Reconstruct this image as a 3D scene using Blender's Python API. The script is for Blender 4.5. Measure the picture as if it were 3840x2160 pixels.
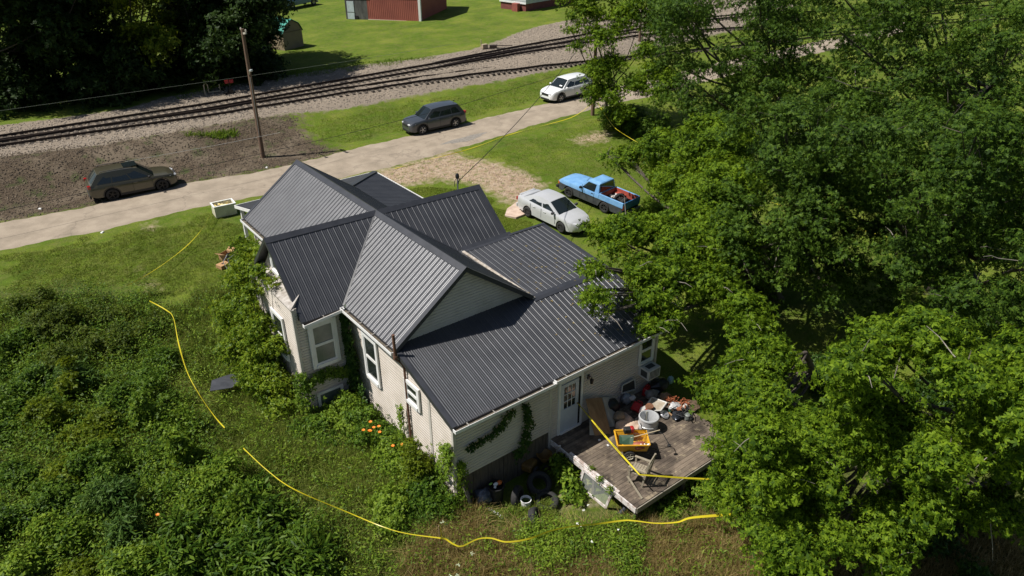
import bpy, math, random
import numpy as np
from mathutils import Vector, Matrix
R = math.radians
random.seed(7)
rng = np.random.default_rng(7)
for o in list(bpy.data.objects): bpy.data.objects.remove(o)
S = bpy.context.scene
COL = S.collection
# ------------------------------------------------------------------ camera
CX, CY, CZ = -11.63483, -23.60789, 16.37557
RT = Vector((.7922, -.61022, -.00673)); UP = Vector((.29964, .37934, .87539)); BK = Vector((-.53163, -.69551, .48336))
FPX = 2771.6
cam = bpy.data.cameras.new('camera'); camo = bpy.data.objects.new('camera', cam); COL.objects.link(camo)
cam.sensor_width = 36; cam.lens = FPX / 3840 * 36; cam.clip_end = 2000; cam.clip_start = .1
camo.matrix_world = Matrix(((RT.x, UP.x, BK.x, CX), (RT.y, UP.y, BK.y, CY), (RT.z, UP.z, BK.z, CZ), (0, 0, 0, 1)))
S.camera = camo
# ------------------------------------------------------------------ light
ELEV, SUNX, SUNY = 57.0, -.90, .435
wd = bpy.data.worlds.new("World"); S.world = wd; wd.use_nodes = True
nt = wd.node_tree; nt.nodes.clear()
wo = nt.nodes.new('ShaderNodeOutputWorld'); bg = nt.nodes.new('ShaderNodeBackground'); sky = nt.nodes.new('ShaderNodeTexSky')
sky.sky_type = 'NISHITA'; sky.sun_disc = False; sky.sun_elevation = R(ELEV); sky.sun_rotation = math.atan2(SUNX, SUNY)
bg.inputs[1].default_value = .05
nt.links.new(sky.outputs[0], bg.inputs[0]); nt.links.new(bg.outputs[0], wo.inputs[0])
sl = bpy.data.lights.new('sun', 'SUN'); sl.energy = 5.0; sl.angle = R(.55); sl.color = (1, .955, .88)
so = bpy.data.objects.new('sun', sl); COL.objects.link(so)
n_ = math.hypot(SUNX, SUNY)
sdir = Vector((SUNX / n_ * math.cos(R(ELEV)), SUNY / n_ * math.cos(R(ELEV)), math.sin(R(ELEV))))
so.rotation_euler = sdir.to_track_quat('Z', 'Y').to_euler()
S.view_settings.view_transform = 'Standard'; S.view_settings.look = 'None'; S.view_settings.exposure = 0.3; S.view_settings.gamma = 1
S.render.engine = 'CYCLES'
S.cycles.max_bounces = 6; S.cycles.diffuse_bounces = 2; S.cycles.transparent_max_bounces = 6; S.cycles.transmission_bounces = 4
S.cycles.use_denoising = True

# ------------------------------------------------------------------ helpers
def ss(a, b, v):
    t = np.clip((np.asarray(v, float) - a) / (b - a), 0, 1); return t * t * (3 - 2 * t)
def gz(x, y):
    x = np.asarray(x, float); y = np.asarray(y, float)
    r = .028 * np.clip(x - 4, 0, 45)
    z = r * ss(4, 19, y) + 1.25 * ss(23.6, 31.5, y) - .045 * np.clip(18.5 - y, 0, 60)
    z = z - .35 * ss(-6, -14, y) * ss(2, -8, x)
    z = z + .35 * ss(26, 29, y) * ss(33, 29, y) * ss(12, -2, x)
    z = z + .05 * np.sin(x * .7 + 1.3) * np.sin(y * .9) * ss(18.5, 15, y) + .04 * np.sin(x * 1.7) * np.sin(y * 1.9 + x) * ss(25, 27, y) * ss(34, 31, y)
    return z
def ray(px, py):
    d = -BK + RT * ((px - 1920) / FPX) - UP * ((py - 1080) / FPX); return d
def at_z(px, py, z):
    d = ray(px, py); t = (z - CZ) / d.z; return Vector((CX + d.x * t, CY + d.y * t, z))
def at_g(px, py, dz=0):
    z = 0.
    for _ in range(12):
        p = at_z(px, py, z + dz); z = .5 * z + .5 * float(gz(p.x, p.y))
    return Vector((p.x, p.y, z + dz))
def at_d(px, py, dist):
    d = ray(px, py).normalized(); return Vector((CX, CY, CZ)) + d * dist
def at_x(px, py, x):
    d = ray(px, py); t = (x - CX) / d.x; return Vector((CX, CY, CZ)) + d * t
def at_y(px, py, y):
    d = ray(px, py); t = (y - CY) / d.y; return Vector((CX, CY, CZ)) + d * t

_m = {}
def mat(name, c1, c2=None, scale=8., rough=.6, metal=0., bump=0., bscale=None, c3=None, detail=6., spec=.5, stretch=(1, 1, 1), lo=.35, hi=.65, coat=0.):
    if name in _m: return _m[name]
    m = bpy.data.materials.new(name); _m[name] = m; m.use_nodes = True
    n = m.node_tree.nodes; l = m.node_tree.links; b = n['Principled BSDF']
    b.inputs['Roughness'].default_value = rough; b.inputs['Metallic'].default_value = metal
    b.inputs['Specular IOR Level'].default_value = spec
    if coat: b.inputs['Coat Weight'].default_value = coat; b.inputs['Coat Roughness'].default_value = .06
    b.inputs['Base Color'].default_value = (*c1, 1)
    tc = n.new('ShaderNodeTexCoord'); mp = n.new('ShaderNodeMapping'); mp.inputs['Scale'].default_value = stretch
    l.new(tc.outputs['Object'], mp.inputs[0])
    if c2:
        no = n.new('ShaderNodeTexNoise'); no.inputs['Scale'].default_value = scale; no.inputs['Detail'].default_value = detail; no.inputs['Roughness'].default_value = .62
        l.new(mp.outputs[0], no.inputs[0])
        cr = n.new('ShaderNodeValToRGB'); e = cr.color_ramp.elements
        e[0].position = lo; e[0].color = (*c1, 1); e[1].position = hi; e[1].color = (*c2, 1)
        if c3: k = e.new((lo + hi) / 2); k.color = (*c3, 1)
        l.new(no.outputs[0], cr.inputs[0]); l.new(cr.outputs[0], b.inputs['Base Color'])
    if bump:
        n2 = n.new('ShaderNodeTexNoise'); n2.inputs['Scale'].default_value = bscale or scale; n2.inputs['Detail'].default_value = 5
        l.new(mp.outputs[0], n2.inputs[0]); bp = n.new('ShaderNodeBump'); bp.inputs['Strength'].default_value = min(bump, 1); bp.inputs['Distance'].default_value = .02 * bump
        l.new(n2.outputs[0], bp.inputs['Height']); l.new(bp.outputs[0], b.inputs['Normal'])
    return m
def leafmat(name, ca, cb, cc, trans=.35, rough=.45, nscale=.8):
    if name in _m: return _m[name]
    m = bpy.data.materials.new(name); _m[name] = m; m.use_nodes = True
    n = m.node_tree.nodes; l = m.node_tree.links; b = n['Principled BSDF']
    b.inputs['Roughness'].default_value = rough; b.inputs['Specular IOR Level'].default_value = .14
    g = n.new('ShaderNodeNewGeometry'); tc = n.new('ShaderNodeTexCoord'); no = n.new('ShaderNodeTexNoise'); no.inputs['Scale'].default_value = nscale; no.inputs['Detail'].default_value = 3
    l.new(tc.outputs['Object'], no.inputs[0])
    mx = n.new('ShaderNodeMath'); mx.operation = 'MULTIPLY_ADD'; mx.inputs[1].default_value = .45; l.new(g.outputs['Random Per Island'], mx.inputs[0]); 
    m2 = n.new('ShaderNodeMath'); m2.operation = 'MULTIPLY'; m2.inputs[1].default_value = .6; l.new(no.outputs[0], m2.inputs[0]); l.new(m2.outputs[0], mx.inputs[2])
    cr = n.new('ShaderNodeValToRGB'); e = cr.color_ramp.elements
    e[0].position = .30; e[0].color = (*ca, 1); e[1].position = .74; e[1].color = (*cc, 1); k = e.new(.52); k.color = (*cb, 1)
    l.new(mx.outputs[0], cr.inputs[0]); l.new(cr.outputs[0], b.inputs['Base Color'])
    tr = n.new('ShaderNodeBsdfTranslucent'); mxs = n.new('ShaderNodeMixShader'); mxs.inputs[0].default_value = trans
    hs = n.new('ShaderNodeHueSaturation'); hs.inputs['Value'].default_value = 1.5; hs.inputs['Hue'].default_value = .485; l.new(cr.outputs[0], hs.inputs['Color']); l.new(hs.outputs[0], tr.inputs[0])
    l.new(b.outputs[0], mxs.inputs[1]); l.new(tr.outputs[0], mxs.inputs[2]); l.new(mxs.outputs[0], n['Material Output'].inputs[0])
    return m
def glassmat(name, c, rough=.06):
    return mat(name, c, rough=rough, spec=.9)

class MB:
    def __init__(s): s.v = []; s.f = []; s.mi = []
    def add(s, vs, fs, mi=0):
        k = len(s.v); s.v += [tuple(p) for p in vs]; s.f += [tuple(i + k for i in f) for f in fs]; s.mi += [mi] * len(fs); return s
    def box(s, c, d, rot=None, mi=0, taper=1.):
        x, y, z = d[0] / 2, d[1] / 2, d[2] / 2; vs = []
        for sz in (-1, 1):
            t = taper if sz > 0 else 1
            for sx, sy in ((-1, -1), (1, -1), (1, 1), (-1, 1)): vs.append(Vector((sx * x * t, sy * y * t, sz * z)))
        if rot is not None:
            q = rot if isinstance(rot, Matrix) else Matrix.Rotation(rot, 3, 'Z'); vs = [q @ v for v in vs]
        c = Vector(c)
        return s.add([v + c for v in vs], [(3, 2, 1, 0), (4, 5, 6, 7), (0, 1, 5, 4), (1, 2, 6, 5), (2, 3, 7, 6), (3, 0, 4, 7)], mi)
    def beam(s, a, b, w, h, up=Vector((0, 0, 1)), mi=0):
        a = Vector(a); b = Vector(b); d = b - a; L = d.length; d.normalize()
        if abs(d.dot(up)) > .98: up = Vector((1, 0, 0))
        y = up.cross(d).normalized(); z = d.cross(y)
        return s.box((a + b) / 2, (L, w, h), Matrix((d, y, z)).transposed(), mi)
    def tube(s, pts, rad, n=8, cap=True, mi=0):
        pts = [Vector(p) for p in pts]; rad = rad if isinstance(rad, (list, tuple)) else [rad] * len(pts)
        k = len(s.v); u = None
        for i, p in enumerate(pts):
            d = (pts[min(i + 1, len(pts) - 1)] - pts[max(i - 1, 0)]).normalized()
            if u is None: u = d.orthogonal().normalized()
            else: u = (u - d * u.dot(d)).normalized()
            w = d.cross(u)
            for j in range(n):
                a = 2 * math.pi * j / n; q = p + (u * math.cos(a) + w * math.sin(a)) * rad[i]; s.v.append(tuple(q))
        for i in range(len(pts) - 1):
            for j in range(n):
                s.f.append((k + i * n + j, k + i * n + (j + 1) % n, k + (i + 1) * n + (j + 1) % n, k + (i + 1) * n + j)); s.mi.append(mi)
        if cap:
            s.f.append(tuple(k + j for j in range(n))[::-1]); s.mi.append(mi)
            e = k + (len(pts) - 1) * n; s.f.append(tuple(e + j for j in range(n))); s.mi.append(mi)
        return s
    def lathe(s, prof, n=24, c=(0, 0, 0), rot=None, mi=0):
        k = len(s.v); c = Vector(c)
        for r, z in prof:
            for j in range(n):
                a = 2 * math.pi * j / n; p = Vector((r * math.cos(a), r * math.sin(a), z))
                if rot is not None: p = rot @ p
                s.v.append(tuple(p + c))
        for i in range(len(prof) - 1):
            for j in range(n):
                s.f.append((k + i * n + j, k + i * n + (j + 1) % n, k + (i + 1) * n + (j + 1) % n, k + (i + 1) * n + j)); s.mi.append(mi)
        return s
    def prism(s, poly, a, b, axis='z', mi=0):
        def P(u, v, w): return (u, v, w) if axis == 'z' else ((u, w, v) if axis == 'y' else (w, u, v))
        n = len(poly); vs = [P(u, v, a) for u, v in poly] + [P(u, v, b) for u, v in poly]
        fs = [tuple(range(n))[::-1], tuple(range(n, 2 * n))] + [(i, (i + 1) % n, n + (i + 1) % n, n + i) for i in range(n)]
        return s.add(vs, fs, mi)
    def quad(s, a, b, c, d, mi=0): return s.add([a, b, c, d], [(0, 1, 2, 3)], mi)
    def build(s, name, m=None, parent=None, smooth=None, bevel=0., label=None, loc=None, rot=None):
        me = bpy.data.meshes.new(name); me.from_pydata(s.v, [], s.f)
        ms = m if isinstance(m, (list, tuple)) else [m]
        for q in ms: me.materials.append(q)
        if len(ms) > 1: me.polygons.foreach_set('material_index', s.mi)
        me.validate(); me.update()
        o = bpy.data.objects.new(name, me); COL.objects.link(o)
        if smooth is not None:
            me.polygons.foreach_set('use_smooth', [True] * len(me.polygons)); me.set_sharp_from_angle(angle=R(smooth))
        if bevel:
            b = o.modifiers.new('b', 'BEVEL'); b.width = bevel; b.segments = 2; b.limit_method = 'ANGLE'; b.angle_limit = R(40)
        if parent is not None: o.parent = parent
        if loc is not None: o.location = loc
        if rot is not None: o.rotation_euler = (0, 0, rot)
        if label: o['label'] = label
        return o
def tag(o, label=None, cat=None, group=None, kind=None):
    if label: o['label'] = label
    if cat: o['category'] = cat
    if group: o['group'] = group
    if kind: o['kind'] = kind
    return o
def thing(name, label, cat, loc=(0, 0, 0), rz=0., group=None, rot=None, sc=None):
    o = bpy.data.objects.new(name, None); COL.objects.link(o); o.empty_display_size = .2
    o.location = loc; o.rotation_euler = rot if rot else (0, 0, rz)
    if sc: o.scale = (sc, sc, sc)
    return tag(o, label, cat, group)
def struct(o): o['kind'] = 'structure'; return o
def np_mesh(name, V, nper, m, parent=None, extra=None):
    """V (n,3) vertices in runs of nper per face"""
    me = bpy.data.meshes.new(name); nv = len(V); nf = nv // nper
    me.vertices.add(nv); me.vertices.foreach_set('co', V.astype(np.float32).ravel())
    me.loops.add(nv); me.loops.foreach_set('vertex_index', np.arange(nv, dtype=np.int32))
    me.polygons.add(nf); me.polygons.foreach_set('loop_start', np.arange(0, nv, nper, dtype=np.int32)); me.polygons.foreach_set('loop_total', np.full(nf, nper, dtype=np.int32))
    me.materials.append(m); me.update(calc_edges=True)
    o = bpy.data.objects.new(name, me); COL.objects.link(o)
    if parent is not None: o.parent = parent
    return o
# ------------------------------------------------------------------ ground
def poly_sd(X, Y, P):
    P = np.array(P, float); d = np.full(X.shape, 1e9); ins = np.zeros(X.shape, bool)
    for i in range(len(P)):
        a = P[i]; b = P[(i + 1) % len(P)]; e = b - a
        t = np.clip(((X - a[0]) * e[0] + (Y - a[1]) * e[1]) / max(e @ e, 1e-9), 0, 1)
        d = np.minimum(d, np.hypot(X - a[0] - t * e[0], Y - a[1] - t * e[1]))
        c = ((a[1] > Y) != (b[1] > Y)) & (X < (b[0] - a[0]) * (Y - a[1]) / (b[1] - a[1] + 1e-12) + a[0]); ins ^= c
    return np.where(ins, d, -d)
def gp(pts): return [tuple(at_g(*p)[:2]) for p in pts]
far_edge = [(-900, 1060), (-400, 930), (0, 834), (348, 767), (671, 688), (950, 644), (1093, 614), (1280, 566), (1528, 507), (1752, 457), (2025, 392), (2250, 338), (2472, 288), (2900, 190), (3400, 80)]
near_edge = [(-900, 1225), (-400, 1055), (0, 944), (382, 869), (621, 809), (795, 775), (994, 735), (1140, 700), (1330, 662), (1520, 615), (1712, 566), (1926, 497), (2199, 417), (2423, 368), (2650, 308), (3050, 205), (3550, 90)]
g_up = [(-500, 590), (0, 470), (250, 440), (470, 408), (620, 365), (800, 330), (956, 304), (1080, 283), (1198, 265), (1354, 243), (1520, 226), (1633, 208), (1760, 188), (1873, 152), (1943, 122), (2021, 98), (2098, 82), (2250, 60), (2500, 15), (2900, -40)]
g_lo = [(3000, 60), (2512, 169), (2150, 248), (1926, 293), (1727, 328), (1528, 363), (1400, 388), (1280, 412), (1100, 425), (944, 445), (800, 470), (596, 505), (298, 555), (0, 590), (-500, 680)]
BALL = gp(g_up) + gp(g_lo)
DIRT = gp([(-500, 660), (0, 575), (298, 545), (596, 495), (800, 462), (944, 437), (1060, 425), (1130, 440), (1120, 480), (1180, 520), (1230, 548), (1260, 560), (1270, 574), (1093, 620), (950, 650), (671, 693), (348, 772), (0, 840), (-500, 960)])
GREENB = [gp([(700, 505), (800, 492), (920, 478), (935, 505), (850, 515), (740, 525)]), gp([(985, 480), (1040, 470), (1060, 510), (1010, 525)]), gp([(590, 520), (620, 522), (620, 540), (590, 535)])]
DRIVE = gp([(1250, 690), (1330, 640), (1300, 672), (1500, 622), (1700, 565), (1745, 592), (1830, 603), (1920, 632), (2000, 662), (2035, 692), (2000, 740), (1990, 800), (1950, 775), (1890, 750), (1850, 725), (1800, 700), (1720, 680), (1640, 672), (1560, 690), (1480, 700), (1380, 702)])
SOIL = [gp([(2130, 520), (2220, 490), (2310, 495), (2270, 535), (2180, 545)]), gp([(535, 835), (580, 832), (585, 865), (545, 868)]), gp([(545, 1060), (590, 1055), (590, 1095), (545, 1095)]),
        gp([(2090, 1835), (2200, 1800), (2230, 1880), (2120, 1925)]), gp([(500, 1010), (530, 1010), (535, 1035), (505, 1035)]), gp([(2600, 1760), (2760, 1720), (2800, 1760), (2640, 1800)]), gp([(2000, 160), (1850, 170), (1900, 200), (2000, 190)])]
FARROAD = gp([(930, 0), (1060, -5), (1050, 12), (960, 42), (930, 55), (860, 60), (840, 20)])
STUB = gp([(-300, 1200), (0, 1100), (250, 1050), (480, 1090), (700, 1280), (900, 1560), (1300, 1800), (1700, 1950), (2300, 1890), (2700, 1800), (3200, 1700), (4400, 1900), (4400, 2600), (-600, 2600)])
def axis(lo, a, b, hi, f, c):
    return np.unique(np.round(np.concatenate([np.linspace(lo, a, int((a - lo) / c) + 1), np.arange(a, b, f), np.linspace(b, hi, int((hi - b) / c) + 1)]), 4))
gx = axis(-120, -20, 50, 260, .33, 4.); gy = axis(-60, -18, 56, 300, .33, 4.)
GX, GY = np.meshgrid(gx, gy); GZ = gz(GX, GY)
far = ss(70, 130, GY); GZ = GZ + far * .0
V = np.stack([GX, GY, GZ], -1).reshape(-1, 3); nx, ny = len(gx), len(gy)
ii = (np.arange(ny - 1)[:, None] * nx + np.arange(nx - 1)[None, :]).ravel()
me = bpy.data.meshes.new('ground'); F = np.stack([ii, ii + 1, ii + nx + 1, ii + nx], -1)
me.vertices.add(len(V)); me.vertices.foreach_set('co', V.astype(np.float32).ravel())
me.loops.add(F.size); me.loops.foreach_set('vertex_index', F.astype(np.int32).ravel())
me.polygons.add(len(F)); me.polygons.foreach_set('loop_start', np.arange(0, F.size, 4, dtype=np.int32)); me.polygons.foreach_set('loop_total', np.full(len(F), 4, dtype=np.int32))
me.update(calc_edges=True); me.polygons.foreach_set('use_smooth', [True] * len(F))
x, y = V[:, 0], V[:, 1]
def sm(sd, w=.5): return np.clip(sd / w * .5 + .5, 0, 1)
zb = sm(poly_sd(x, y, BALL), .9); zd = sm(poly_sd(x, y, DIRT), 2.4)
for g in GREENB: zd = np.minimum(zd, 1 - .55 * sm(poly_sd(x, y, g), 1.6))
zs = sm(poly_sd(x, y, DRIVE), 1.3)
for g in SOIL: zs = np.maximum(zs, .75 * sm(poly_sd(x, y, g), .9))
zs = np.maximum(zs, sm(poly_sd(x, y, FARROAD), 2.))
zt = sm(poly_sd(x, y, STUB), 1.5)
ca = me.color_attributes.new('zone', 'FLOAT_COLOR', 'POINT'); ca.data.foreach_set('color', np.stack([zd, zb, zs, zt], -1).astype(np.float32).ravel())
gmt = bpy.data.materials.new('ground'); gmt.use_nodes = True; n = gmt.node_tree.nodes; l = gmt.node_tree.links; b = n['Principled BSDF']; b.inputs['Roughness'].default_value = .95; b.inputs['Specular IOR Level'].default_value = .1
tc = n.new('ShaderNodeTexCoord'); at = n.new('ShaderNodeAttribute'); at.attribute_name = 'zone'; sp = n.new('ShaderNodeSeparateColor'); l.new(at.outputs['Color'], sp.inputs[0])
def noise(sc, det=5, st=None, ro=.6):
    q = n.new('ShaderNodeTexNoise'); q.inputs['Scale'].default_value = sc; q.inputs['Detail'].default_value = det; q.inputs['Roughness'].default_value = ro
    if st:
        mp = n.new('ShaderNodeMapping'); mp.inputs['Scale'].default_value = st; mp.inputs['Rotation'].default_value = (0, 0, R(35)); l.new(tc.outputs['Object'], mp.inputs[0]); l.new(mp.outputs[0], q.inputs[0])
    else: l.new(tc.outputs['Object'], q.inputs[0])
    return q.outputs[0]
def ramp(src, *st):
    c = n.new('ShaderNodeValToRGB'); e = c.color_ramp.elements; e[0].position = st[0][0]; e[0].color = (*st[0][1], 1); e[1].position = st[-1][0]; e[1].color = (*st[-1][1], 1)
    for p, k in st[1:-1]: z = e.new(p); z.color = (*k, 1)
    l.new(src, c.inputs[0]); return c.outputs[0]
def mth(op, a, b_):
    q = n.new('ShaderNodeMath'); q.operation = op
    for i, s_ in enumerate((a, b_)):
        if isinstance(s_, (int, float)): q.inputs[i].default_value = s_
        else: l.new(s_, q.inputs[i])
    return q.outputs[0]
def mix(fac, a, b_):
    q = n.new('ShaderNodeMix'); q.data_type = 'RGBA'; l.new(fac, q.inputs[0])
    for i, s_ in ((6, a), (7, b_)):
        if isinstance(s_, tuple): q.inputs[i].default_value = (*s_, 1)
        else: l.new(s_, q.inputs[i])
    return q.outputs[2]
def edge(m, ns, amt=.9, w=.12):
    a = mth('ADD', m, mth('MULTIPLY', mth('SUBTRACT', ns, .5), amt)); q = n.new('ShaderNodeMapRange'); q.inputs[1].default_value = .5 - w; q.inputs[2].default_value = .5 + w; l.new(a, q.inputs[0]); return q.outputs[0]
n1 = noise(.35, 6); n2 = noise(2.2, 6); n3 = noise(14, 5); n4 = noise(60, 3); n5 = noise(1.1, 5, (.35, 2.2, 1)); n6 = noise(170, 2)
lawn = ramp(n1, (.32, (.068, .112, .010)), (.5, (.140, .190, .016)), (.66, (.25, .275, .040)))
lawn = mix(ramp(n2, (.42, (0, 0, 0)), (.66, (.75, .75, .75))), lawn, (.21, .20, .062))
lawn = mix(ramp(n5, (.45, (0, 0, 0)), (.7, (.55, .55, .55))), lawn, (.15, .235, .022))
lawn = mix(ramp(n3, (.35, (.55, .55, .55)), (.55, (0, 0, 0))), lawn, (.035, .07, .012))
lawn = mix(ramp(n6, (.4, (.5, .5, .5)), (.6, (0, 0, 0))), lawn, (.04, .085, .012))
ball = ramp(n4, (.30, (.10, .088, .075)), (.47, (.22, .182, .142)), (.6, (.35, .29, .228)), (.78, (.54, .46, .375)))
ball = mix(ramp(n2, (.5, (0, 0, 0)), (.75, (.5, .5, .5))), ball, (.16, .14, .12)); ball = mix(ramp(n1, (.52, (0, 0, 0)), (.7, (.45, .45, .45))), ball, (.34, .28, .22))
dirt = ramp(n3, (.32, (.030, .023, .016)), (.5, (.080, .060, .042)), (.68, (.17, .132, .092)))
dirt = mix(ramp(n4, (.62, (0, 0, 0)), (.72, (.6, .6, .6))), dirt, (.30, .26, .21)); dirt = mix(ramp(n2, (.5, (0, 0, 0)), (.72, (.6, .6, .6))), dirt, (.16, .125, .085)); dirt = mix(ramp(n1, (.48, (0, 0, 0)), (.62, (.6, .6, .6))), dirt, (.21, .17, .125))
dirt = mix(ramp(noise(.9, 5), (.55, (0, 0, 0)), (.68, (.8, .8, .8))), dirt, (.05, .075, .022))
soil = ramp(n2, (.3, (.30, .21, .14)), (.5, (.42, .32, .22)), (.7, (.50, .40, .31)))
soil = mix(ramp(n4, (.35, (.5, .5, .5)), (.55, (0, 0, 0))), soil, (.22, .16, .10)); soil = mix(ramp(noise(3.5, 6), (.52, (0, 0, 0)), (.64, (.85, .85, .85))), soil, (.14, .16, .05))
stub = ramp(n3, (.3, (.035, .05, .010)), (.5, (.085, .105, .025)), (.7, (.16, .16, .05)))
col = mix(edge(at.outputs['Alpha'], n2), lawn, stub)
col = mix(edge(sp.outputs['Blue'], n2, .8, .2), col, soil); col = mix(edge(sp.outputs['Red'], n2, .9), col, dirt); col = mix(edge(sp.outputs['Green'], n2, .7, .1), col, ball)
l.new(col, b.inputs['Base Color'])
bp = n.new('ShaderNodeBump'); bp.inputs['Strength'].default_value = .8; bp.inputs['Distance'].default_value = .06; l.new(mth('ADD', mth('MULTIPLY', n4, .5), mth('ADD', n3, mth('MULTIPLY', n6, .3))), bp.inputs['Height']); l.new(bp.outputs[0], b.inputs['Normal'])
me.materials.append(gmt); go = bpy.data.objects.new('ground', me); COL.objects.link(go); struct(go)
# ------------------------------------------------------------------ road
asph = mat('asphalt', (.27, .225, .172), (.37, .31, .24), scale=.9, rough=.9, bump=.4, bscale=90, c3=(.32, .265, .205), spec=.2)
nn = asph.node_tree.nodes; ll = asph.node_tree.links
vor = nn.new('ShaderNodeTexVoronoi'); vor.feature = 'DISTANCE_TO_EDGE'; vor.inputs['Scale'].default_value = .22; nz = nn.new('ShaderNodeTexNoise'); nz.inputs['Scale'].default_value = 1.2; nz.inputs['Detail'].default_value = 8; tcc = nn.new('ShaderNodeTexCoord')
ad = nn.new('ShaderNodeMix'); ad.data_type = 'VECTOR'; ad.inputs[0].default_value = .12; ll.new(tcc.outputs['Object'], ad.inputs[4]); ll.new(tcc.outputs['Object'], nz.inputs[0])
sc_ = nn.new('ShaderNodeVectorMath'); sc_.operation = 'SCALE'; sc_.inputs[3].default_value = 12; ll.new(nz.outputs['Color'], sc_.inputs[0]); ll.new(sc_.outputs[0], ad.inputs[5]); ll.new(ad.outputs[1], vor.inputs['Vector'])
mr = nn.new('ShaderNodeMapRange'); mr.inputs[1].default_value = .003; mr.inputs[2].default_value = .012; mr.inputs[3].default_value = .28; mr.inputs[4].default_value = 0; ll.new(vor.outputs['Distance'], mr.inputs[0])
fin = nn.new('ShaderNodeTexNoise'); fin.inputs['Scale'].default_value = 70; ll.new(tcc.outputs['Object'], fin.inputs[0])
mf = nn.new('ShaderNodeMix'); mf.data_type = 'RGBA'; mf.blend_type = 'MULTIPLY'; mf.inputs[0].default_value = .5; crr = nn.new('ShaderNodeValToRGB'); crr.color_ramp.elements[0].position = .3; crr.color_ramp.elements[0].color = (.6, .6, .6, 1); crr.color_ramp.elements[1].position = .6; ll.new(fin.outputs[0], crr.inputs[0])
src = asph.node_tree.nodes['Principled BSDF'].inputs['Base Color'].links[0].from_socket
ll.new(src, mf.inputs[6]); ll.new(crr.outputs[0], mf.inputs[7])
m3 = nn.new('ShaderNodeMix'); m3.data_type = 'RGBA'; ll.new(mr.outputs[0], m3.inputs[0]); ll.new(mf.outputs[2], m3.inputs[6]); m3.inputs[7].default_value = (.10, .085, .07, 1); ll.new(m3.outputs[2], nn['Principled BSDF'].inputs['Base Color'])
fe = sorted(gp(far_edge)); ne = sorted(gp(near_edge))
fx, fy = np.array(fe).T; nx_, ny_ = np.array(ne).T
xs = np.arange(max(fx[0], nx_[0]), min(fx[-1], nx_[-1]), .3)
yf = np.interp(xs, fx, fy) + .12 * np.sin(xs * 1.9) * np.sin(xs * .7) + .05 * np.sin(xs * 7); yn = np.interp(xs, nx_, ny_) + .14 * np.sin(xs * 1.3 + 1) * np.sin(xs * .53) + .05 * np.sin(xs * 6 + 2)
mb = MB(); K = 13
for i, X in enumerate(xs):
    for k in range(K):
        Y = yn[i] + (yf[i] - yn[i]) * k / (K - 1); mb.v.append((X, Y, float(gz(X, Y)) + (.035 if 0 < k < K - 1 else -.03)))
for i in range(len(xs) - 1):
    for k in range(K - 1): mb.f.append((i * K + k, (i + 1) * K + k, (i + 1) * K + k + 1, i * K + k + 1)); mb.mi.append(0)
rd = struct(mb.build('road', asph, smooth=60))
def road_y(X, t): return float(np.interp(X, xs, yn) * (1 - t) + np.interp(X, xs, yf) * t)
# dark tar patch and oil stain sheets
tar = mat('tar_patch', (.16, .145, .125), (.26, .235, .205), scale=5, rough=.85)
mb = MB(); c = at_g(1745, 522); pts = []
for k in range(22):
    a = 2 * math.pi * k / 22; r_ = 1 + .18 * math.sin(3 * a) + .1 * math.sin(7 * a); pts.append((c.x + 1.75 * r_ * math.cos(a), c.y + .42 * r_ * math.sin(a)))
mb.v = [(px_, py_, float(gz(px_, py_)) + .040) for px_, py_ in pts]; mb.f = [tuple(range(22))]; mb.mi = [0]
struct(mb.build('road_patch', tar))
# ------------------------------------------------------------------ concrete path pieces
conc = mat('old_concrete', (.42, .31, .24), (.55, .43, .35), scale=3, rough=.9, bump=.5, bscale=30)
for k, pl in enumerate([[(1893, 812), (1902, 785), (1948, 752), (1985, 762), (1992, 800), (1935, 822)], [(2010, 700), (2075, 690), (2085, 712), (2020, 722)]][:1]):
    mb = MB(); p = [at_g(*q) for q in pl]; mb.prism([(q.x, q.y) for q in p], p[0].z - .05, max(q.z for q in p) + .04); struct(mb.build('concrete_path', conc, bevel=.01))
# ------------------------------------------------------------------ railway
ZR = 1.30
rail_m = mat('rusty_rail', (.030, .020, .017), (.055, .036, .028), scale=12, rough=.6, metal=.3)
head_m = mat('rail_head', (.16, .14, .13), rough=.3, metal=.8)
tie_m = mat('creosote_tie', (.030, .024, .019), (.085, .068, .052), scale=6, rough=.95, stretch=(1, 8, 1))
# pixel traces of track centre rails (lower rail of each track), projected on the track bed
def tr(pts): 
    w = [at_g(x_, y_, .13) for x_, y_ in pts]; return np.array([[q.x, q.y] for q in w])
lowr = tr([(-700, 655), (0, 541), (500, 466), (963, 399), (1280, 358), (1750, 288), (2150, 228)])
upr = tr([(-700, 572), (0, 512), (350, 460), (700, 392), (963, 354), (1280, 303), (1600, 256), (1900, 207), (2150, 157)])
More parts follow.
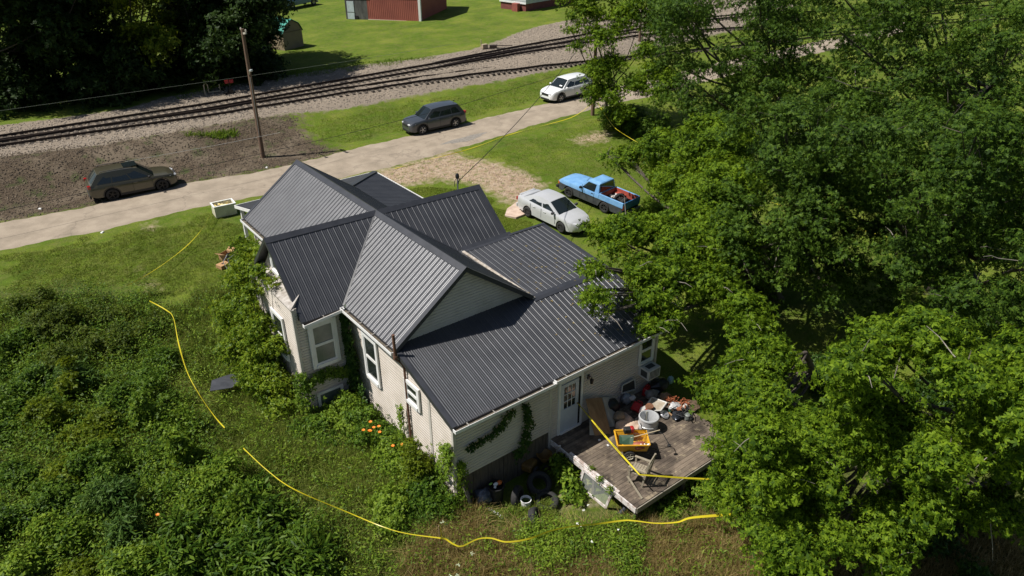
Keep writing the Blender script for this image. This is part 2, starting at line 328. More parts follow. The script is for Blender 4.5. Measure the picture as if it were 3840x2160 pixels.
# track 1 follows the low trace exactly, gauge 1.435; track 2 converges with it at the left
def fitline(T, deg):
    c_ = np.polyfit(T[:, 0], T[:, 1], deg); return c_
c1 = fitline(lowr, 2)
XA = np.concatenate([np.arange(-40, 70, 1.5), np.arange(70, 200, 6)])
y1 = np.polyval(c1, np.minimum(XA, 60)) + np.where(XA > 60, (XA - 60) * np.polyval(np.polyder(c1), 60), 0)
off = np.interp(XA, [-40, -22, -9.6, 11, 32, 60, 200], [.3, .4, 1.0, 2.5, 4.1, 5.0, 5.6]); off3 = off + np.interp(XA, [0, 24, 49, 80, 200], [.1, .15, 2.7, 4.2, 5])
def track(label, yb, gr, skip=0, ties=True, gauge=1.435, phase=0., x0=-60.):
    t = thing('railway_track', label, 'railway track', (0, 0, 0), group=gr); ZB = gz(XA, yb) + .06
    for g in (0, gauge):
        m_ = MB(); P = [(X, Y + g, Z) for X, Y, Z in zip(XA, yb, ZB) if X >= x0]
        for (z0, z1, hw) in ((.0, .025, .07), (.025, .115, .012), (.115, .155, .036)):
            k = len(m_.v)
            for X, Y, Z in P:
                m_.v += [(X, Y - hw, Z + z0), (X, Y + hw, Z + z0), (X, Y + hw, Z + z1), (X, Y - hw, Z + z1)]
            for i in range(len(P) - 1):
                for j in range(4): m_.f.append((k + i * 4 + j, k + i * 4 + (j + 1) % 4, k + i * 4 + 4 + (j + 1) % 4, k + i * 4 + 4 + j)); m_.mi.append(0)
        m_.build('rail', rail_m, t)
    base = None; rest = MB(); X = max(-14., x0) + phase; cnt = 0
    while X < 62 and ties:
        Y = float(np.interp(X, XA, yb)) + gauge / 2; sl_ = math.atan(float((np.interp(X + 1, XA, yb) - np.interp(X - 1, XA, yb)) / 2)); X += .52 + random.uniform(-.03, .03)
        zz = float(np.interp(X, XA, ZB)) + random.uniform(-.115, -.07)
        if cnt < 100:
            if base is None: base = MB().box((0, 0, 0), (.22, 2.6, .15)).build('sleeper', tie_m, t, bevel=.01); o = base
            else: o = base.copy(); COL.objects.link(o); o.parent = t
            o.location = (X, Y + random.uniform(-.08, .08), zz); o.rotation_euler = (random.uniform(-.01, .01), 0, sl_ + random.uniform(-.02, .02))
        else: rest.box((X, Y, zz), (.22, 2.6, .15))
        cnt += 1
    if cnt > 100: tag(rest.build('sleeper_run', tie_m, t), kind='stuff')
    return t
track('straight main railway track nearer the road, its sleeper ends showing in the gravel', y1, 'railway tracks')
track('siding track farther from the road, closing in on the main track at the left', y1 + off, 'railway tracks', phase=.2)
track('third railway track branching off the siding beyond the second switch, toward the mobile home', y1 + off3, 'railway tracks', phase=.1, x0=24.)
# ------------------------------------------------------------------ house materials
roofm = mat('dark_roof_metal', (.052, .054, .061), (.070, .072, .080), scale=1.4, rough=.43, metal=.42, spec=.9, detail=4)
trimm = mat('roof_trim', (.030, .032, .038), (.042, .044, .052), scale=2, rough=.38, spec=.6)
white = mat('white_trim', (.74, .74, .73), (.60, .59, .56), scale=2.5, rough=.5, lo=.5, hi=.8)
side_m = mat('vinyl_siding', (.62, .56, .505), (.50, .445, .385), scale=1.3, rough=.6, lo=.42, hi=.72, detail=9)
wood_dark = mat('weathered_boards', (.06, .048, .036), (.13, .105, .08), scale=3, rough=.95, stretch=(6, 6, .6), bump=.4)
glass = glassmat('window_glass', (.020, .026, .022)); screen_m = mat('window_screen', (.075, .10, .085), (.13, .16, .135), scale=3, rough=.25, spec=.7)
gutter_in = mat('gutter_litter', (.055, .045, .035), (.16, .13, .09), scale=14, rough=.95)
soff = mat('soffit', (.30, .28, .25), rough=.8)
rust = mat('rusty_pipe', (.07, .030, .018), (.20, .10, .06), scale=9, rough=.9, bump=.3)
PER = .2286
PROF = [(-.027, 0), (-.011, .017), (.011, .017), (.027, 0), (.058, 0), (.074, .0055), (.082, .0055), (.098, 0), (.129, 0), (.145, .0055), (.153, .0055), (.169, 0)]
def prange(poly, ax, s):
    """t-range of the convex polygon along axis 1-ax at coordinate s on axis ax"""
    ts = []
    for i in range(len(poly)):
        a, b_ = poly[i], poly[(i + 1) % len(poly)]
        if abs(a[ax] - b_[ax]) < 1e-9:
            if abs(a[ax] - s) < 1e-6: ts += [a[1 - ax], b_[1 - ax]]
        elif min(a[ax], b_[ax]) - 1e-7 <= s <= max(a[ax], b_[ax]) + 1e-7:
            u = (s - a[ax]) / (b_[ax] - a[ax]); ts.append(a[1 - ax] + u * (b_[1 - ax] - a[1 - ax]))
    return (min(ts), max(ts)) if ts else None
def roof_panel(mb, poly, run, zf, ph=0.):
    ax = 1 if run == 'x' else 0
    lo = min(p[ax] for p in poly); hi = max(p[ax] for p in poly); sv = {lo: 0., hi: 0.}
    for p in poly: sv[p[ax]] = 0.
    k = math.floor((lo - ph) / PER) - 1
    while ph + k * PER < hi + PER:
        for d, h in PROF:
            q = ph + k * PER + d
            if lo < q < hi: sv[q] = h
        k += 1
    ks = sorted(sv)
    # fill in the heights of added corner samples
    for q in ks:
        if sv[q] == 0.:
            d = (q - ph) % PER; d = d - PER if d > PER - .042 else d
            sv[q] = float(np.interp(d, [a for a, _ in PROF] + [PER - .042], [h for _, h in PROF] + [0]))
    base = len(mb.v); prev = None
    for q in ks:
        t = prange(poly, ax, min(max(q, lo), hi))
        for tt in t:
            x_, y_ = (tt, q) if ax == 1 else (q, tt); mb.v.append((x_, y_, zf(x_, y_) + sv[q]))
        i = len(mb.v) - 2
        if prev is not None: 
            f = (prev, i, i + 1, prev + 1) if ax == 0 else (prev, prev + 1, i + 1, i)
            mb.f.append(f); mb.mi.append(0)
        prev = i
def slab(mb, poly, zf, t0=.004, t1=.10):
    n = len(poly); up = [(x_, y_, zf(x_, y_) - t0) for x_, y_ in poly]; dn = [(x_, y_, zf(x_, y_) - t1) for x_, y_ in poly]
    mb.add(up + dn, [tuple(range(n)), tuple(range(n, 2 * n))[::-1]] + [(i, n + i, n + (i + 1) % n, (i + 1) % n) for i in range(n)])
house = thing('house', 'cream sided single storey house with a dark ribbed metal cross gable roof', 'house')
ZR_, ZE = 5.5, 3.46
zB = lambda x_, y_: ZR_ - .7286 * abs(x_)            # ridge along Y
# wings: ridge a touch higher at the left end, lower at the right one, as measured
def zAl(x_, y_):
    k = max(0, -x_ / 4.34); return (ZR_ + .09 * k) - abs(y_) * ((ZR_ + .09 * k) - (ZE - .13 * k)) / 2.41
def zAr(x_, y_):
    k = max(0, x_ / 4.74); return (ZR_ - .11 * k) - abs(y_) * ((ZR_ - .11 * k) - (ZE - .07 * k)) / 2.41
zL = lambda x_, y_: 3.85 + (y_ + 2.01) * (.485 / 3.97)
zS = lambda x_, y_: 3.365 + (y_ + 5.98) * (1.035 / 3.09)
FACES = [
 ('roof', [(0, 0), (0, 7.33), (-2.8, 7.33), (-2.8, 2.41)], 'x', zB), ('roof', [(0, 0), (2.8, 2.41), (2.8, 7.33), (0, 7.33)], 'x', zB),
 ('roof', [(0, 0), (-2.8, -2.41), (-2.8, -5.98), (0, -5.98)], 'x', zB), ('roof', [(0, 0), (0, -5.98), (2.8, -5.98), (2.8, -2.41)], 'x', zB),
 ('roof', [(0, 0), (-4.34, 0), (-4.34, -2.41), (-2.8, -2.41)], 'y', zAl), ('roof', [(0, 0), (-2.8, 2.41), (-4.34, 2.41), (-4.34, 0)], 'y', zAl),
 ('roof', [(0, 0), (2.43, -2.08), (4.74, -2.08), (4.74, 0)], 'y', zAr), ('roof', [(0, 0), (4.74, 0), (4.74, 2.41), (2.8, 2.41)], 'y', zAr),
 ('roof', [(2.3, -1.98), (6.55, -1.98), (6.55, -5.98), (2.3, -5.98)], 'y', zL), ('roof', [(-2.74, -5.62), (6.55, -5.62), (6.55, -9.07), (-2.74, -9.07)], 'y', zS)]
FACES[9] = ('roof', [(-2.74, -5.66), (2.72, -5.66), (2.72, -5.98), (6.55, -5.98), (6.55, -9.07), (-2.74, -9.07)], 'y', zS)
for i, (nm, poly, run, zf) in enumerate(FACES):
    mb = MB()
    if i == 9:
        roof_panel(mb, [(-2.74, -5.66), (2.79, -5.66), (2.79, -9.07), (-2.74, -9.07)], run, zf); roof_panel(mb, [(2.79, -5.98), (6.55, -5.98), (6.55, -9.07), (2.79, -9.07)], run, zf)
        slab(mb, [(-2.74, -5.66), (2.79, -5.66), (2.79, -9.07), (-2.74, -9.07)], zf); slab(mb, [(2.79, -5.98), (6.55, -5.98), (6.55, -9.07), (2.79, -9.07)], zf)
    else:
        roof_panel(mb, poly, run, zf, .05 * i); slab(mb, poly, zf)
    mb.build('roof', roofm, house)
# ridge caps: folded strips
def cap(mb, a, b_, za, w, sl1, sl2, ax, dz=.030, zb=None):
    """ridge strip from a to b along axis; falls sl1/sl2 per metre to the two sides"""
    zb = za if zb is None else zb
    if ax == 'y': 
        x0, ya, yb = a; P = [(x0 - w, -w * sl1), (x0, 0), (x0 + w, -w * sl2)]
        vs = [(p[0], yy, zz + p[1] + dz) for yy, zz in ((ya, za), (yb, zb)) for p in P]
    else:
        y0, xa, xb = a; P = [(y0 - w, -w * sl1), (y0, 0), (y0 + w, -w * sl2)]
        vs = [(xx, p[0], zz + p[1] + dz) for xx, zz in ((xa, za), (xb, zb)) for p in P]
    lo = [(v[0], v[1], v[2] - .022) for v in vs]
    mb.add(vs + lo, [(0, 1, 4, 3), (1, 2, 5, 4), (6, 9, 10, 7), (7, 10, 11, 8), (0, 3, 9, 6), (2, 8, 11, 5), (0, 6, 7, 1), (1, 7, 8, 2), (3, 4, 10, 9), (4, 5, 11, 10)])
def trim(name, f): m_ = MB(); f(m_); return m_.build(name, trimm, house)
trim('ridge_cap', lambda m_: cap(m_, (0, 7.36, -6.0), None, 5.5, .17, .7286, .7286, 'y'))
trim('ridge_cap', lambda m_: cap(m_, (0, -.05, -4.36), None, 5.503, .17, .85, .85, 'x', zb=5.59))
trim('ridge_cap', lambda m_: cap(m_, (0, .05, 4.76), None, 5.497, .17, .85, .85, 'x', zb=5.39))
trim('ridge_cap', lambda m_: cap(m_, (-5.98, 2.75, 6.56), None, 3.365, .16, .33, -.12, 'x'))
trim('flashing', lambda m_: cap(m_, (-2.06, 2.45, 4.85), None, 3.83, .15, .12, -.55, 'x', zb=3.83))
trim('flashing', lambda m_: cap(m_, (-1.98, 4.7, 6.57), None, 3.86, .12, .12, 1.0, 'x'))
def rake(x0, y0, z0, x1, y1, z1, dx, dy):
    """edge strip lying on the roof edge with a turned-down face"""
    m_ = MB(); a = Vector((x0, y0, z0 + .026)); b_ = Vector((x1, y1, z1 + .026)); o_ = Vector((dx, dy, 0)); i_ = -o_ * .13; e = o_ * .02
    dn = Vector((0, 0, -.17))
    vs = [a + i_, a + e, a + e + dn, b_ + i_, b_ + e, b_ + e + dn]; vs2 = [v + Vector((0, 0, -.02)) - e * (1 if k % 3 else 0) for k, v in enumerate(vs)]
    m_.add(vs + vs2, [(0, 1, 4, 3), (1, 2, 5, 4), (6, 9, 10, 7), (7, 10, 11, 8), (0, 3, 9, 6), (2, 8, 11, 5), (0, 6, 7, 1), (1, 7, 8, 2), (3, 4, 10, 9), (4, 5, 11, 10)]); m_.build('rake_trim', trimm, house)
for sx in (-1, 1):
    rake(0, -5.98, 5.5, sx * 2.8, -5.98, 3.46, 0, -1); rake(0, 7.33, 5.5, sx * 2.8, 7.33, 3.46, 0, 1)
for sy in (-1, 1):
    rake(-4.34, 0, 5.59, -4.34, sy * 2.41, 3.33, -1, 0); rake(4.74, 0, 5.39, 4.74, 2.41 if sy > 0 else -2.08, 3.39 if sy > 0 else 3.66, 1, 0)
rake(-2.74, -6.0, zS(0, -6.0), -2.74, -9.07, zS(0, -9.07), -1, 0); rake(6.55, -5.98, 3.365, 6.55, -9.07, zS(0, -9.07), 1, 0); rake(6.55, -1.98, 3.853, 6.55, -5.98, 3.365, 1, 0)
# valley flashing, pale and dusty, along the back gable's right slope
dusty = mat('dusty_flashing', (.30, .25, .20), (.55, .50, .44), scale=7, rough=.7)
m_ = MB(); m_.beam((2.43, -2.12, 3.865), (2.80, -6.02, 3.40), .11, .035); m_.build('valley_flashing', dusty, house)
for a, b_ in (((0, 0, 5.5), (-2.8, -2.41, 3.46)), ((0, 0, 5.5), (-2.8, 2.41, 3.46)), ((0, 0, 5.5), (2.43, -2.08, 3.75)), ((0, 0, 5.5), (2.8, 2.41, 3.46))):
    m_ = MB(); m_.beam(Vector(a) + Vector((0, 0, .01)), Vector(b_) + Vector((0, 0, .01)), .07, .03); m_.build('valley_flashing', trimm, house)
# ---- walls
def wall(mb, A, B, poly, off=.020, lap=.11):
    """lapped siding on the vertical plane through A,B; poly in (s,z), convex; outside is to the right of A->B"""
    A = Vector((*A, 0)); B = Vector((*B, 0)); d = (B - A).normalized(); n_ = Vector((d.y, -d.x, 0))
    zlo = min(p[1] for p in poly); zhi = max(p[1] for p in poly); zs_ = sorted(set([zlo, zhi] + [p[1] for p in poly] + list(np.arange(zlo, zhi, lap))))
    P = [(p[0], p[1]) for p in poly]
    for z0, z1 in zip(zs_[:-1], zs_[1:]):
        if z1 - z0 < 1e-5: continue
        e = 1e-6; r0 = prange(P, 1, z0 + e); r1 = prange(P, 1, z1 - e)
        if not r0 or not r1: continue
        zm = z0 + (z1 - z0) * .80; f_ = (zm - z0) / (z1 - z0); m0 = r0[0] + (r1[0] - r0[0]) * f_; m1 = r0[1] + (r1[1] - r0[1]) * f_
        rows = [(r0, z0, 0), (r0, z0, off), ((m0, m1), zm, off), ((m0, m1), zm + .004, 0), (r1, z1, 0)]; k = len(mb.v)
        for (u0, u1), zz, o_ in rows: mb.v += [tuple(A + d * u0 + n_ * o_ + Vector((0, 0, zz))), tuple(A + d * u1 + n_ * o_ + Vector((0, 0, zz)))]
        for j in range(4): mb.f.append((k + 2 * j, k + 2 * j + 1, k + 2 * j + 3, k + 2 * j + 2)); mb.mi.append(0)
def W(A, B, poly, m_=None, name='wall'):
    mb = MB(); wall(mb, A, B, poly)
    return mb.build(name, m_ or side_m, house)
def rect(w, z0, z1): return [(0, z0), (w, z0), (w, z1), (0, z1)]
FL = -1.9
# left side of back block, from the back corner forward: outside is -X, so run toward... A->B with outside on the right
W((-2.55, -2.1), (-2.55, -8.78), [(0, FL), (6.68, FL), (6.68, 2.34), (3.55, 3.32), (0, 3.36)])
W((-2.55, -8.78), (6.28, -8.78), [(0, -.01), (3.8, -.01), (3.8, 2.33), (0, 2.33)])
W((1.25, -8.78), (6.28, -8.78), rect(5.03, FL, 2.33))
W((6.28, -8.78), (6.28, -2.0), [(0, FL), (6.78, FL), (6.78, 3.7), (2.8, 3.27), (0, 2.33)])
W((-2.55, -5.70), (2.55, -5.70), [(0, 3.30), (5.1, 3.30), (5.1, 3.56), (2.55, 5.40), (0, 3.56)])
W((-4.5, -2.1), (-2.55, -2.1), rect(1.95, FL, 3.30)); W((-4.5, -2.1), (-4.37, -2.1), rect(.13, 3.30, 3.80))
W((-4.5, 2.1), (-4.5, -2.1), rect(4.2, FL, 3.80))
W((-4.05, 2.1), (-4.05, -2.1), [(0, 3.2), (4.2, 3.2), (2.1, 5.42)], name='gable_wall')
W((-2.5, 2.1), (-4.5, 2.1), rect(2.0, FL, 3.30)); W((-2.5, 7.0), (-2.5, 2.1), rect(4.9, FL, 3.6))
W((2.5, 7.0), (-2.5, 7.0), [(0, -1.2), (5, -1.2), (5, 3.6), (2.5, 5.38), (0, 3.6)]); W((2.5, 2.1), (2.5, 7.0), rect(4.9, FL, 3.6)); W((4.45, 2.1), (2.5, 2.1), rect(1.95, FL, 3.4))
W((4.45, -1.9), (4.45, 2.1), [(0, FL), (4, FL), (4, 3.5), (1.9, 5.3), (0, 3.7)]); W((6.28, -2.0), (4.45, -2.0), rect(1.83, FL, 3.7))
m_ = MB(); m_.box((0, -1, 2.), (4.9, 9, 1.4)); 
# vertical boards under the back wall
m_ = MB(); xx = -2.5
while xx < 1.2:
    m_.box((xx + .075, -8.745 + random.uniform(-.01, .012), (FL - .01) / 2 - .01), (.143, .03, -FL - .01 + random.uniform(-.02, .0))); xx += .15
m_.build('skirting_boards', wood_dark, house)
m_ = MB(); m_.box((-2.565, -8.76, (FL - .02) / 2), (.05, .16, -FL)); m_.build('skirting_boards', mat('grey_bare_wood', (.16, .14, .12), (.32, .29, .26), scale=5, rough=.95, stretch=(6, 6, .5)), house)
# corner boards
tb_ = mat('trim_board', (.56, .53, .48), (.45, .42, .38), scale=2, rough=.6)
for (x_, y_, z0, z1) in ((-2.565, -8.79, -.02, 2.30), (-4.515, -2.115, FL, 3.78), (-4.515, 2.115, FL, 3.3), (-2.52, 7.02, FL, 3.5), (6.3, -8.79, FL, 2.3)): MB().box((x_, y_, (z0 + z1) / 2), (.10, .10, z1 - z0)).build('corner_trim', tb_, house)
MB().box((-2.565, -7.47, .6), (.05, .12, 3.8)).build('corner_trim', tb_, house); MB().box((1.25, -8.79, .2), (.10, .045, 4.2)).build('corner_trim', tb_, house)
# pent ledge over the left bay
m_ = MB(); m_.add([(-4.58, -2.15, 3.80), (-4.58, 2.15, 3.80), (-4.04, 1.7, 4.02), (-4.04, -1.7, 4.02), (-4.58, -2.15, 3.72), (-4.58, 2.15, 3.72), (-4.04, 1.7, 3.72), (-4.04, -1.7, 3.72)], [(3, 2, 1, 0), (4, 5, 6, 7), (0, 1, 5, 4), (0, 4, 7, 3), (1, 2, 6, 5), (2, 3, 7, 6)]); m_.build('ledge', mat('ledge_paint', (.45, .42, .39), (.25, .22, .19), scale=5, rough=.8), house)
# gutters
def gutter(a, b_, outx, outy):
    a = Vector(a); b_ = Vector(b_); o_ = Vector((outx, outy, 0))
    g = MB(); g.beam(a + o_ * .15, b_ + o_ * .15, .018, .11); g.beam(a + o_ * .08 + Vector((0, 0, -.05)), b_ + o_ * .08 + Vector((0, 0, -.05)), .13, .012)
    for e in (a, b_): g.box(e + o_ * .08, (.02 if outy else .15, .02 if outx else .15, .11))
    gg = g.build('gutter', white, house)
    g = MB(); g.beam(a + o_ * .075 + Vector((0, 0, -.02)), b_ + o_ * .075 + Vector((0, 0, -.02)), .12, .03); g.build('leaf_litter', gutter_in, gg)
    L = (b_ - a).length; g = MB()
    for k in range(int(L / .8)):
        p = a.lerp(b_, (k + .5) / int(L / .8)) + o_ * .075 + Vector((0, 0, .055)); g.box(p, (.15 if outx else .03, .15 if outy else .03, .012))
    g.build('gutter_hanger', mat('old_bracket', (.20, .18, .16), (.38, .36, .33), scale=9, rough=.6), gg)
gutter((-2.8, 7.33, 3.38), (-2.8, 2.45, 3.38), -1, 0); gutter((-2.8, -2.41, 3.38), (-2.8, -5.98, 3.38), -1, 0)
gutter((-4.34, -2.41, 3.24), (-2.85, -2.41, 3.38), 0, -1)
gutter((-2.74, -9.07, 2.26), (1.1, -9.07, 2.24), 0, -1); gutter((1.15, -9.07, 2.29), (6.55, -9.07, 2.29), 0, -1)
# fascia behind the back eave
m_ = MB(); m_.box((1.9, -9.045, 2.22), (9.25, .03, .18)); m_.build('fascia', trimm, house)
m_ = MB(); m_.box((1.9, -8.92, 2.20), (9.2, .27, .02)); m_.build('soffit', soff, house)
# ---- windows and doors
def window(px, py, pz, w, h, nrm, par=house, gm=glass, casing=.11, mid=True, lab=None, open_=0., casing_m=None):
    """sash window centred at the point; nrm is '-x', '-y' ..."""
    r_ = {'-y': 0, '-x': -math.pi / 2, '+x': math.pi / 2, '+y': math.pi}[nrm]; Q = Matrix.Rotation(r_, 3, 'Z'); c = Vector((px, py, pz)) + Q @ Vector((0, -.026, 0))
    def bx(m_, cc, d): m_.box(c + Q @ Vector(cc), d, Q)
    m_ = MB(); t = casing
    bx(m_, (-w / 2 - t / 2, -.03, 0), (t, .06, h + 2 * t)); bx(m_, (w / 2 + t / 2, -.03, 0), (t, .06, h + 2 * t)); bx(m_, (0, -.032, h / 2 + t / 2), (w, .06, t)); bx(m_, (0, -.045, -h / 2 - t / 2), (w, .09, t))
    wn = m_.build('window', casing_m or white, par, label=lab)
    m_ = MB(); f_ = .05
    for zz, hh in ((h / 4, h / 2), (-h / 4, h / 2)):
        if not mid and zz < 0: break
        if not mid: zz, hh = 0, h
        bx(m_, (-w / 2 + f_ / 2, -.022, zz), (f_, .044, hh)); bx(m_, (w / 2 - f_ / 2, -.022, zz), (f_, .044, hh)); bx(m_, (0, -.024, zz + hh / 2 - f_ / 2), (w - 2 * f_, .044, f_)); bx(m_, (0, -.024, zz - hh / 2 + f_ / 2), (w - 2 * f_, .044, f_))
    m_.build('sash', white, wn)
    m_ = MB(); bx(m_, (0, -.014, 0), (w - .02, .012, h - .02)); m_.build('pane', gm, wn); return wn
window(-2.565, -3.75, 1.86, .80, 1.66, '-x', lab='tall sash window with its lower half open and dark', casing=.12)
window(-2.565, -6.52, 1.98, .66, .66, '-x', casing=.12)
window(-3.60, -2.115, 2.12, .78, 1.55, '-y', gm=screen_m, casing=.14)
window(-3.65, -2.115, -.35, .9, .9, '-y', gm=screen_m, casing=.06, mid=False)
window(-4.515, -.55, 2.05, .85, 1.6, '-x'); window(-2.515, 5.2, 2.2, .9, 1.6, '-x'); window(-4.065, 0, 4.55, .6, .6, '-x', mid=False)
window(5.75, -8.795, 1.50, .62, 1.0, '-y', casing=.07)
window(0, 7.015, 2.2, .9, 1.5, '+y'); window(6.295, -6.8, 1.2, .9, 1.2, '+x')
red_thing = None
# back door
doorw = mat('door_paint', (.52, .58, .66), (.45, .50, .57), scale=2, rough=.35)
m_ = MB(); DX, DZ = 2.13, -.34
m_.box((DX - .50, -8.81, DZ + 1.05), (.09, .07, 2.12)); m_.box((DX + .50, -8.81, DZ + 1.05), (.09, .07, 2.12)); m_.box((DX, -8.812, DZ + 2.15), (1.09, .07, .09)); m_.box((DX, -8.83, DZ + .03), (.92, .12, .06))
dr = m_.build('door', white, house, label='white back door with a nine pane window')
m_ = MB(); m_.box((DX - .05, -8.82, DZ + .53), (.80, .035, .93)); m_.box((DX - .05, -8.82, DZ + 1.97), (.80, .035, .14)); m_.box((DX - .38, -8.82, DZ + 1.45), (.14, .035, .9)); m_.box((DX + .28, -8.82, DZ + 1.45), (.14, .035, .9)); m_.build('door_leaf', doorw, dr, bevel=.004)
m_ = MB(); m_.box((DX - .05, -8.812, DZ + 1.45), (.54, .012, .88)); m_.build('pane', glass, dr)
m_ = MB(); 
for k in (-1, 1): m_.box((DX - .05 + k * .09, -8.826, DZ + 1.45), (.02, .02, .88)); m_.box((DX - .05, -8.828, DZ + 1.45 + k * .147), (.52, .02, .02))
m_.build('muntin', white, dr)
m_ = MB(); m_.box((DX + .41, -8.805, DZ + 1.05), (.10, .03, 2.0)); m_.build('gap', mat('dark_gap', (.008, .008, .008), rough=.9), dr)
m_ = MB(); m_.lathe([(0, .05), (.028, .045), (.03, .02), (.012, .015), (.012, 0)], 12, (DX + .30, -8.82, DZ + 1.0), Matrix.Rotation(R(90), 3, 'X')); m_.build('handle', mat('brass', (.5, .36, .15), rough=.3, metal=1.), dr, smooth=40)
# porch lamp
black_m = mat('black_metal', (.012, .012, .013), rough=.4)
m_ = MB(); m_.box((2.93, -8.81, 1.52), (.10, .04, .16)); m_.tube([(2.93, -8.83, 1.54), (2.93, -8.93, 1.60), (2.93, -8.98, 1.53)], .012); m_.lathe([(.02, .10), (.07, .06), (.055, -.10), (.02, -.12)], 10, (2.93, -8.98, 1.44)); m_.build('porch_lamp', black_m, house, smooth=40)
# rusty vent pipe beside the gutter end
vt, vb = at_x(1474, 1256, -2.86), at_x(1483, 1343, -2.86); m_ = MB(); m_.tube([vt, (vb.x, vb.y, vb.z)], .05, 12); m_.lathe([(.07, 0), (.07, .12), (.055, .13)], 12, (vb.x, vb.y, vb.z - .04)); m_.tube([(vb.x, vb.y, vb.z - .03), (-2.68, vb.y - .05, vb.z - .25), (-2.64, vb.y - .1, vb.z - .4), (-2.64, vb.y - .1, -1.6)], .04, 10); m_.build('vent_pipe', rust, house, smooth=50)
# electric service mast with weatherhead
grey_m = mat('galvanised', (.30, .31, .32), (.42, .43, .44), scale=6, rough=.4, metal=.6)
MX, MY = 4.62, 1.42
m_ = MB(); m_.tube([(MX, MY, 3.0), (MX, MY, 5.35)], .032, 10); mast = m_.build('service_mast', grey_m, house, smooth=40)
m_ = MB(); m_.lathe([(.05, -.05), (.085, 0), (.08, .12), (.04, .18), (0, .19)], 12, (MX, MY, 5.33)); m_.tube([(MX, MY, 5.35), (MX - .12, MY + .03, 5.2), (MX - .14, MY + .03, 4.95)], .014, 6); m_.tube([(MX, MY, 5.35), (MX + .12, MY + .03, 5.25), (MX + .10, MY + .08, 5.0), (MX + .16, MY + .2, 5.05)], .014, 6); m_.build('weatherhead', black_m, mast, smooth=40)
# ---- front porch (part of the house)
px0, px1, py0, py1, pz0, pz1 = -2.05, 5.48, 7.0, 10.8, 2.72, 3.30
zpf = lambda x_, y_: pz0 + (10.8 - y_) * (pz1 - pz0) / 2.4
zpr = lambda x_, y_: pz0 + (5.48 - x_) * (pz1 - pz0) / 2.4
zPF = lambda x_, y_: min(zpf(x_, y_), 9)
for poly, run, zf in (([(-2.05, 10.8), (-2.05, 7.35), (2.0, 7.35), (2.03, 7.35), (5.48, 10.8)], 'y', zpf), ([(5.48, 10.8), (2.5, 7.82), (2.5, 2.45), (5.48, 2.45)], 'x', zpr)):
    m_ = MB(); roof_panel(m_, poly, run, zf); slab(m_, poly, zf, t1=.12); m_.build('porch_roof', roofm, house)
m_ = MB(); m_.beam((5.48, 10.8, 2.76), (2.5, 7.82, 2.76 + 2.98 * .2417), .26, .03); m_.build('ridge_cap', trimm, house)
m_ = MB(); m_.beam((5.53, 10.82, 2.66), (5.53, 2.45, 2.66), .03, .15); m_.beam((-2.1, 10.85, 2.66), (5.53, 10.85, 2.66), .03, .15); m_.beam((-2.1, 10.85, 2.66), (-2.1, 7.4, 3.45), .03, .15); m_.build('fascia', white, house)
for p in ((-1.9, 10.5), (1.5, 10.5), (5.2, 10.5), (5.2, 6.5)): m_ = MB(); m_.box((p[0], p[1], 1.2), (.14, .14, 2.9)); m_.box((p[0], p[1], -.2), (.22, .22, .2)); m_.build('porch_post', white, house)
m_ = MB(); m_.box((1.7, 8.9, -.25), (7.2, 3.7, .12)); m_.build('porch_floor', mat('porch_floor_paint', (.25, .24, .23), rough=.7), house)
# ------------------------------------------------------------------ deck
deckm = bpy.data.materials.new('deck_boards'); deckm.use_nodes = True
n = deckm.node_tree.nodes; l = deckm.node_tree.links; b = n['Principled BSDF']; b.inputs['Roughness'].default_value = .9; tc = n.new('ShaderNodeTexCoord')
col = mix(ramp(noise(1.6, 7), (.40, (0, 0, 0)), (.62, (1, 1, 1))), ramp(noise(7, 6, (.5, 9, 1)), (.3, (.10, .078, .058)), (.7, (.205, .160, .120))), (.055, .042, .032))
col = mix(ramp(noise(4.5, 7), (.56, (0, 0, 0)), (.68, (.7, .7, .7))), col, (.33, .27, .18))
gi = n.new('ShaderNodeNewGeometry'); hs = n.new('ShaderNodeHueSaturation'); mr = n.new('ShaderNodeMapRange'); mr.inputs[3].default_value = .72; mr.inputs[4].default_value = 1.25; l.new(gi.outputs['Random Per Island'], mr.inputs[0]); l.new(mr.outputs[0], hs.inputs['Value']); l.new(col, hs.inputs['Color']); l.new(hs.outputs[0], b.inputs['Base Color'])
deck = thing('deck', 'weathered wooden deck behind the back door', 'deck')
DX0, DX1, DY0, DY1, DT = 1.31, 6.25, -12.82, -8.82, -.36
m_ = MB(); yy = DY0 + .07
while yy < DY1:
    m_.box(((DX0 + DX1) / 2, yy, DT - .018), (DX1 - DX0 + random.uniform(-.01, .015), .136, .036)); yy += .1435
m_.build('deck_boards', deckm, deck)
m_ = MB(); m_.box(((DX0 + DX1) / 2, DY0 - .02, DT - .13), (DX1 - DX0, .04, .20)); m_.build('rim_joist', mat('grey_bare_wood2', (.17, .15, .12), (.30, .27, .22), scale=6, rough=.95, stretch=(1, 6, 6)), deck)
peel = mat('peeling_white_paint', (.62, .58, .56), (.36, .28, .24), scale=7, rough=.8, lo=.48, hi=.62)
m_ = MB(); m_.box((DX0 - .02, (DY0 + DY1) / 2, DT - .12), (.04, DY1 - DY0, .2)); m_.box((DX0 + .03, -10.9, DT + .02), (.09, 2.3, .035)); m_.build('rim_joist', peel, deck)
for p in ((DX0 + .08, DY0 + .08), (3.6, DY0 + .08), (DX1 - .1, DY0 + .08), (DX0 + .08, -10.9), (DX0 + .08, -9.1)): m_ = MB(); z0 = float(gz(*p)) - .2; m_.box((p[0], p[1], (DT - .04 + z0) / 2), (.10, .10, DT - .04 - z0)); m_.build('post', wood_dark, deck)
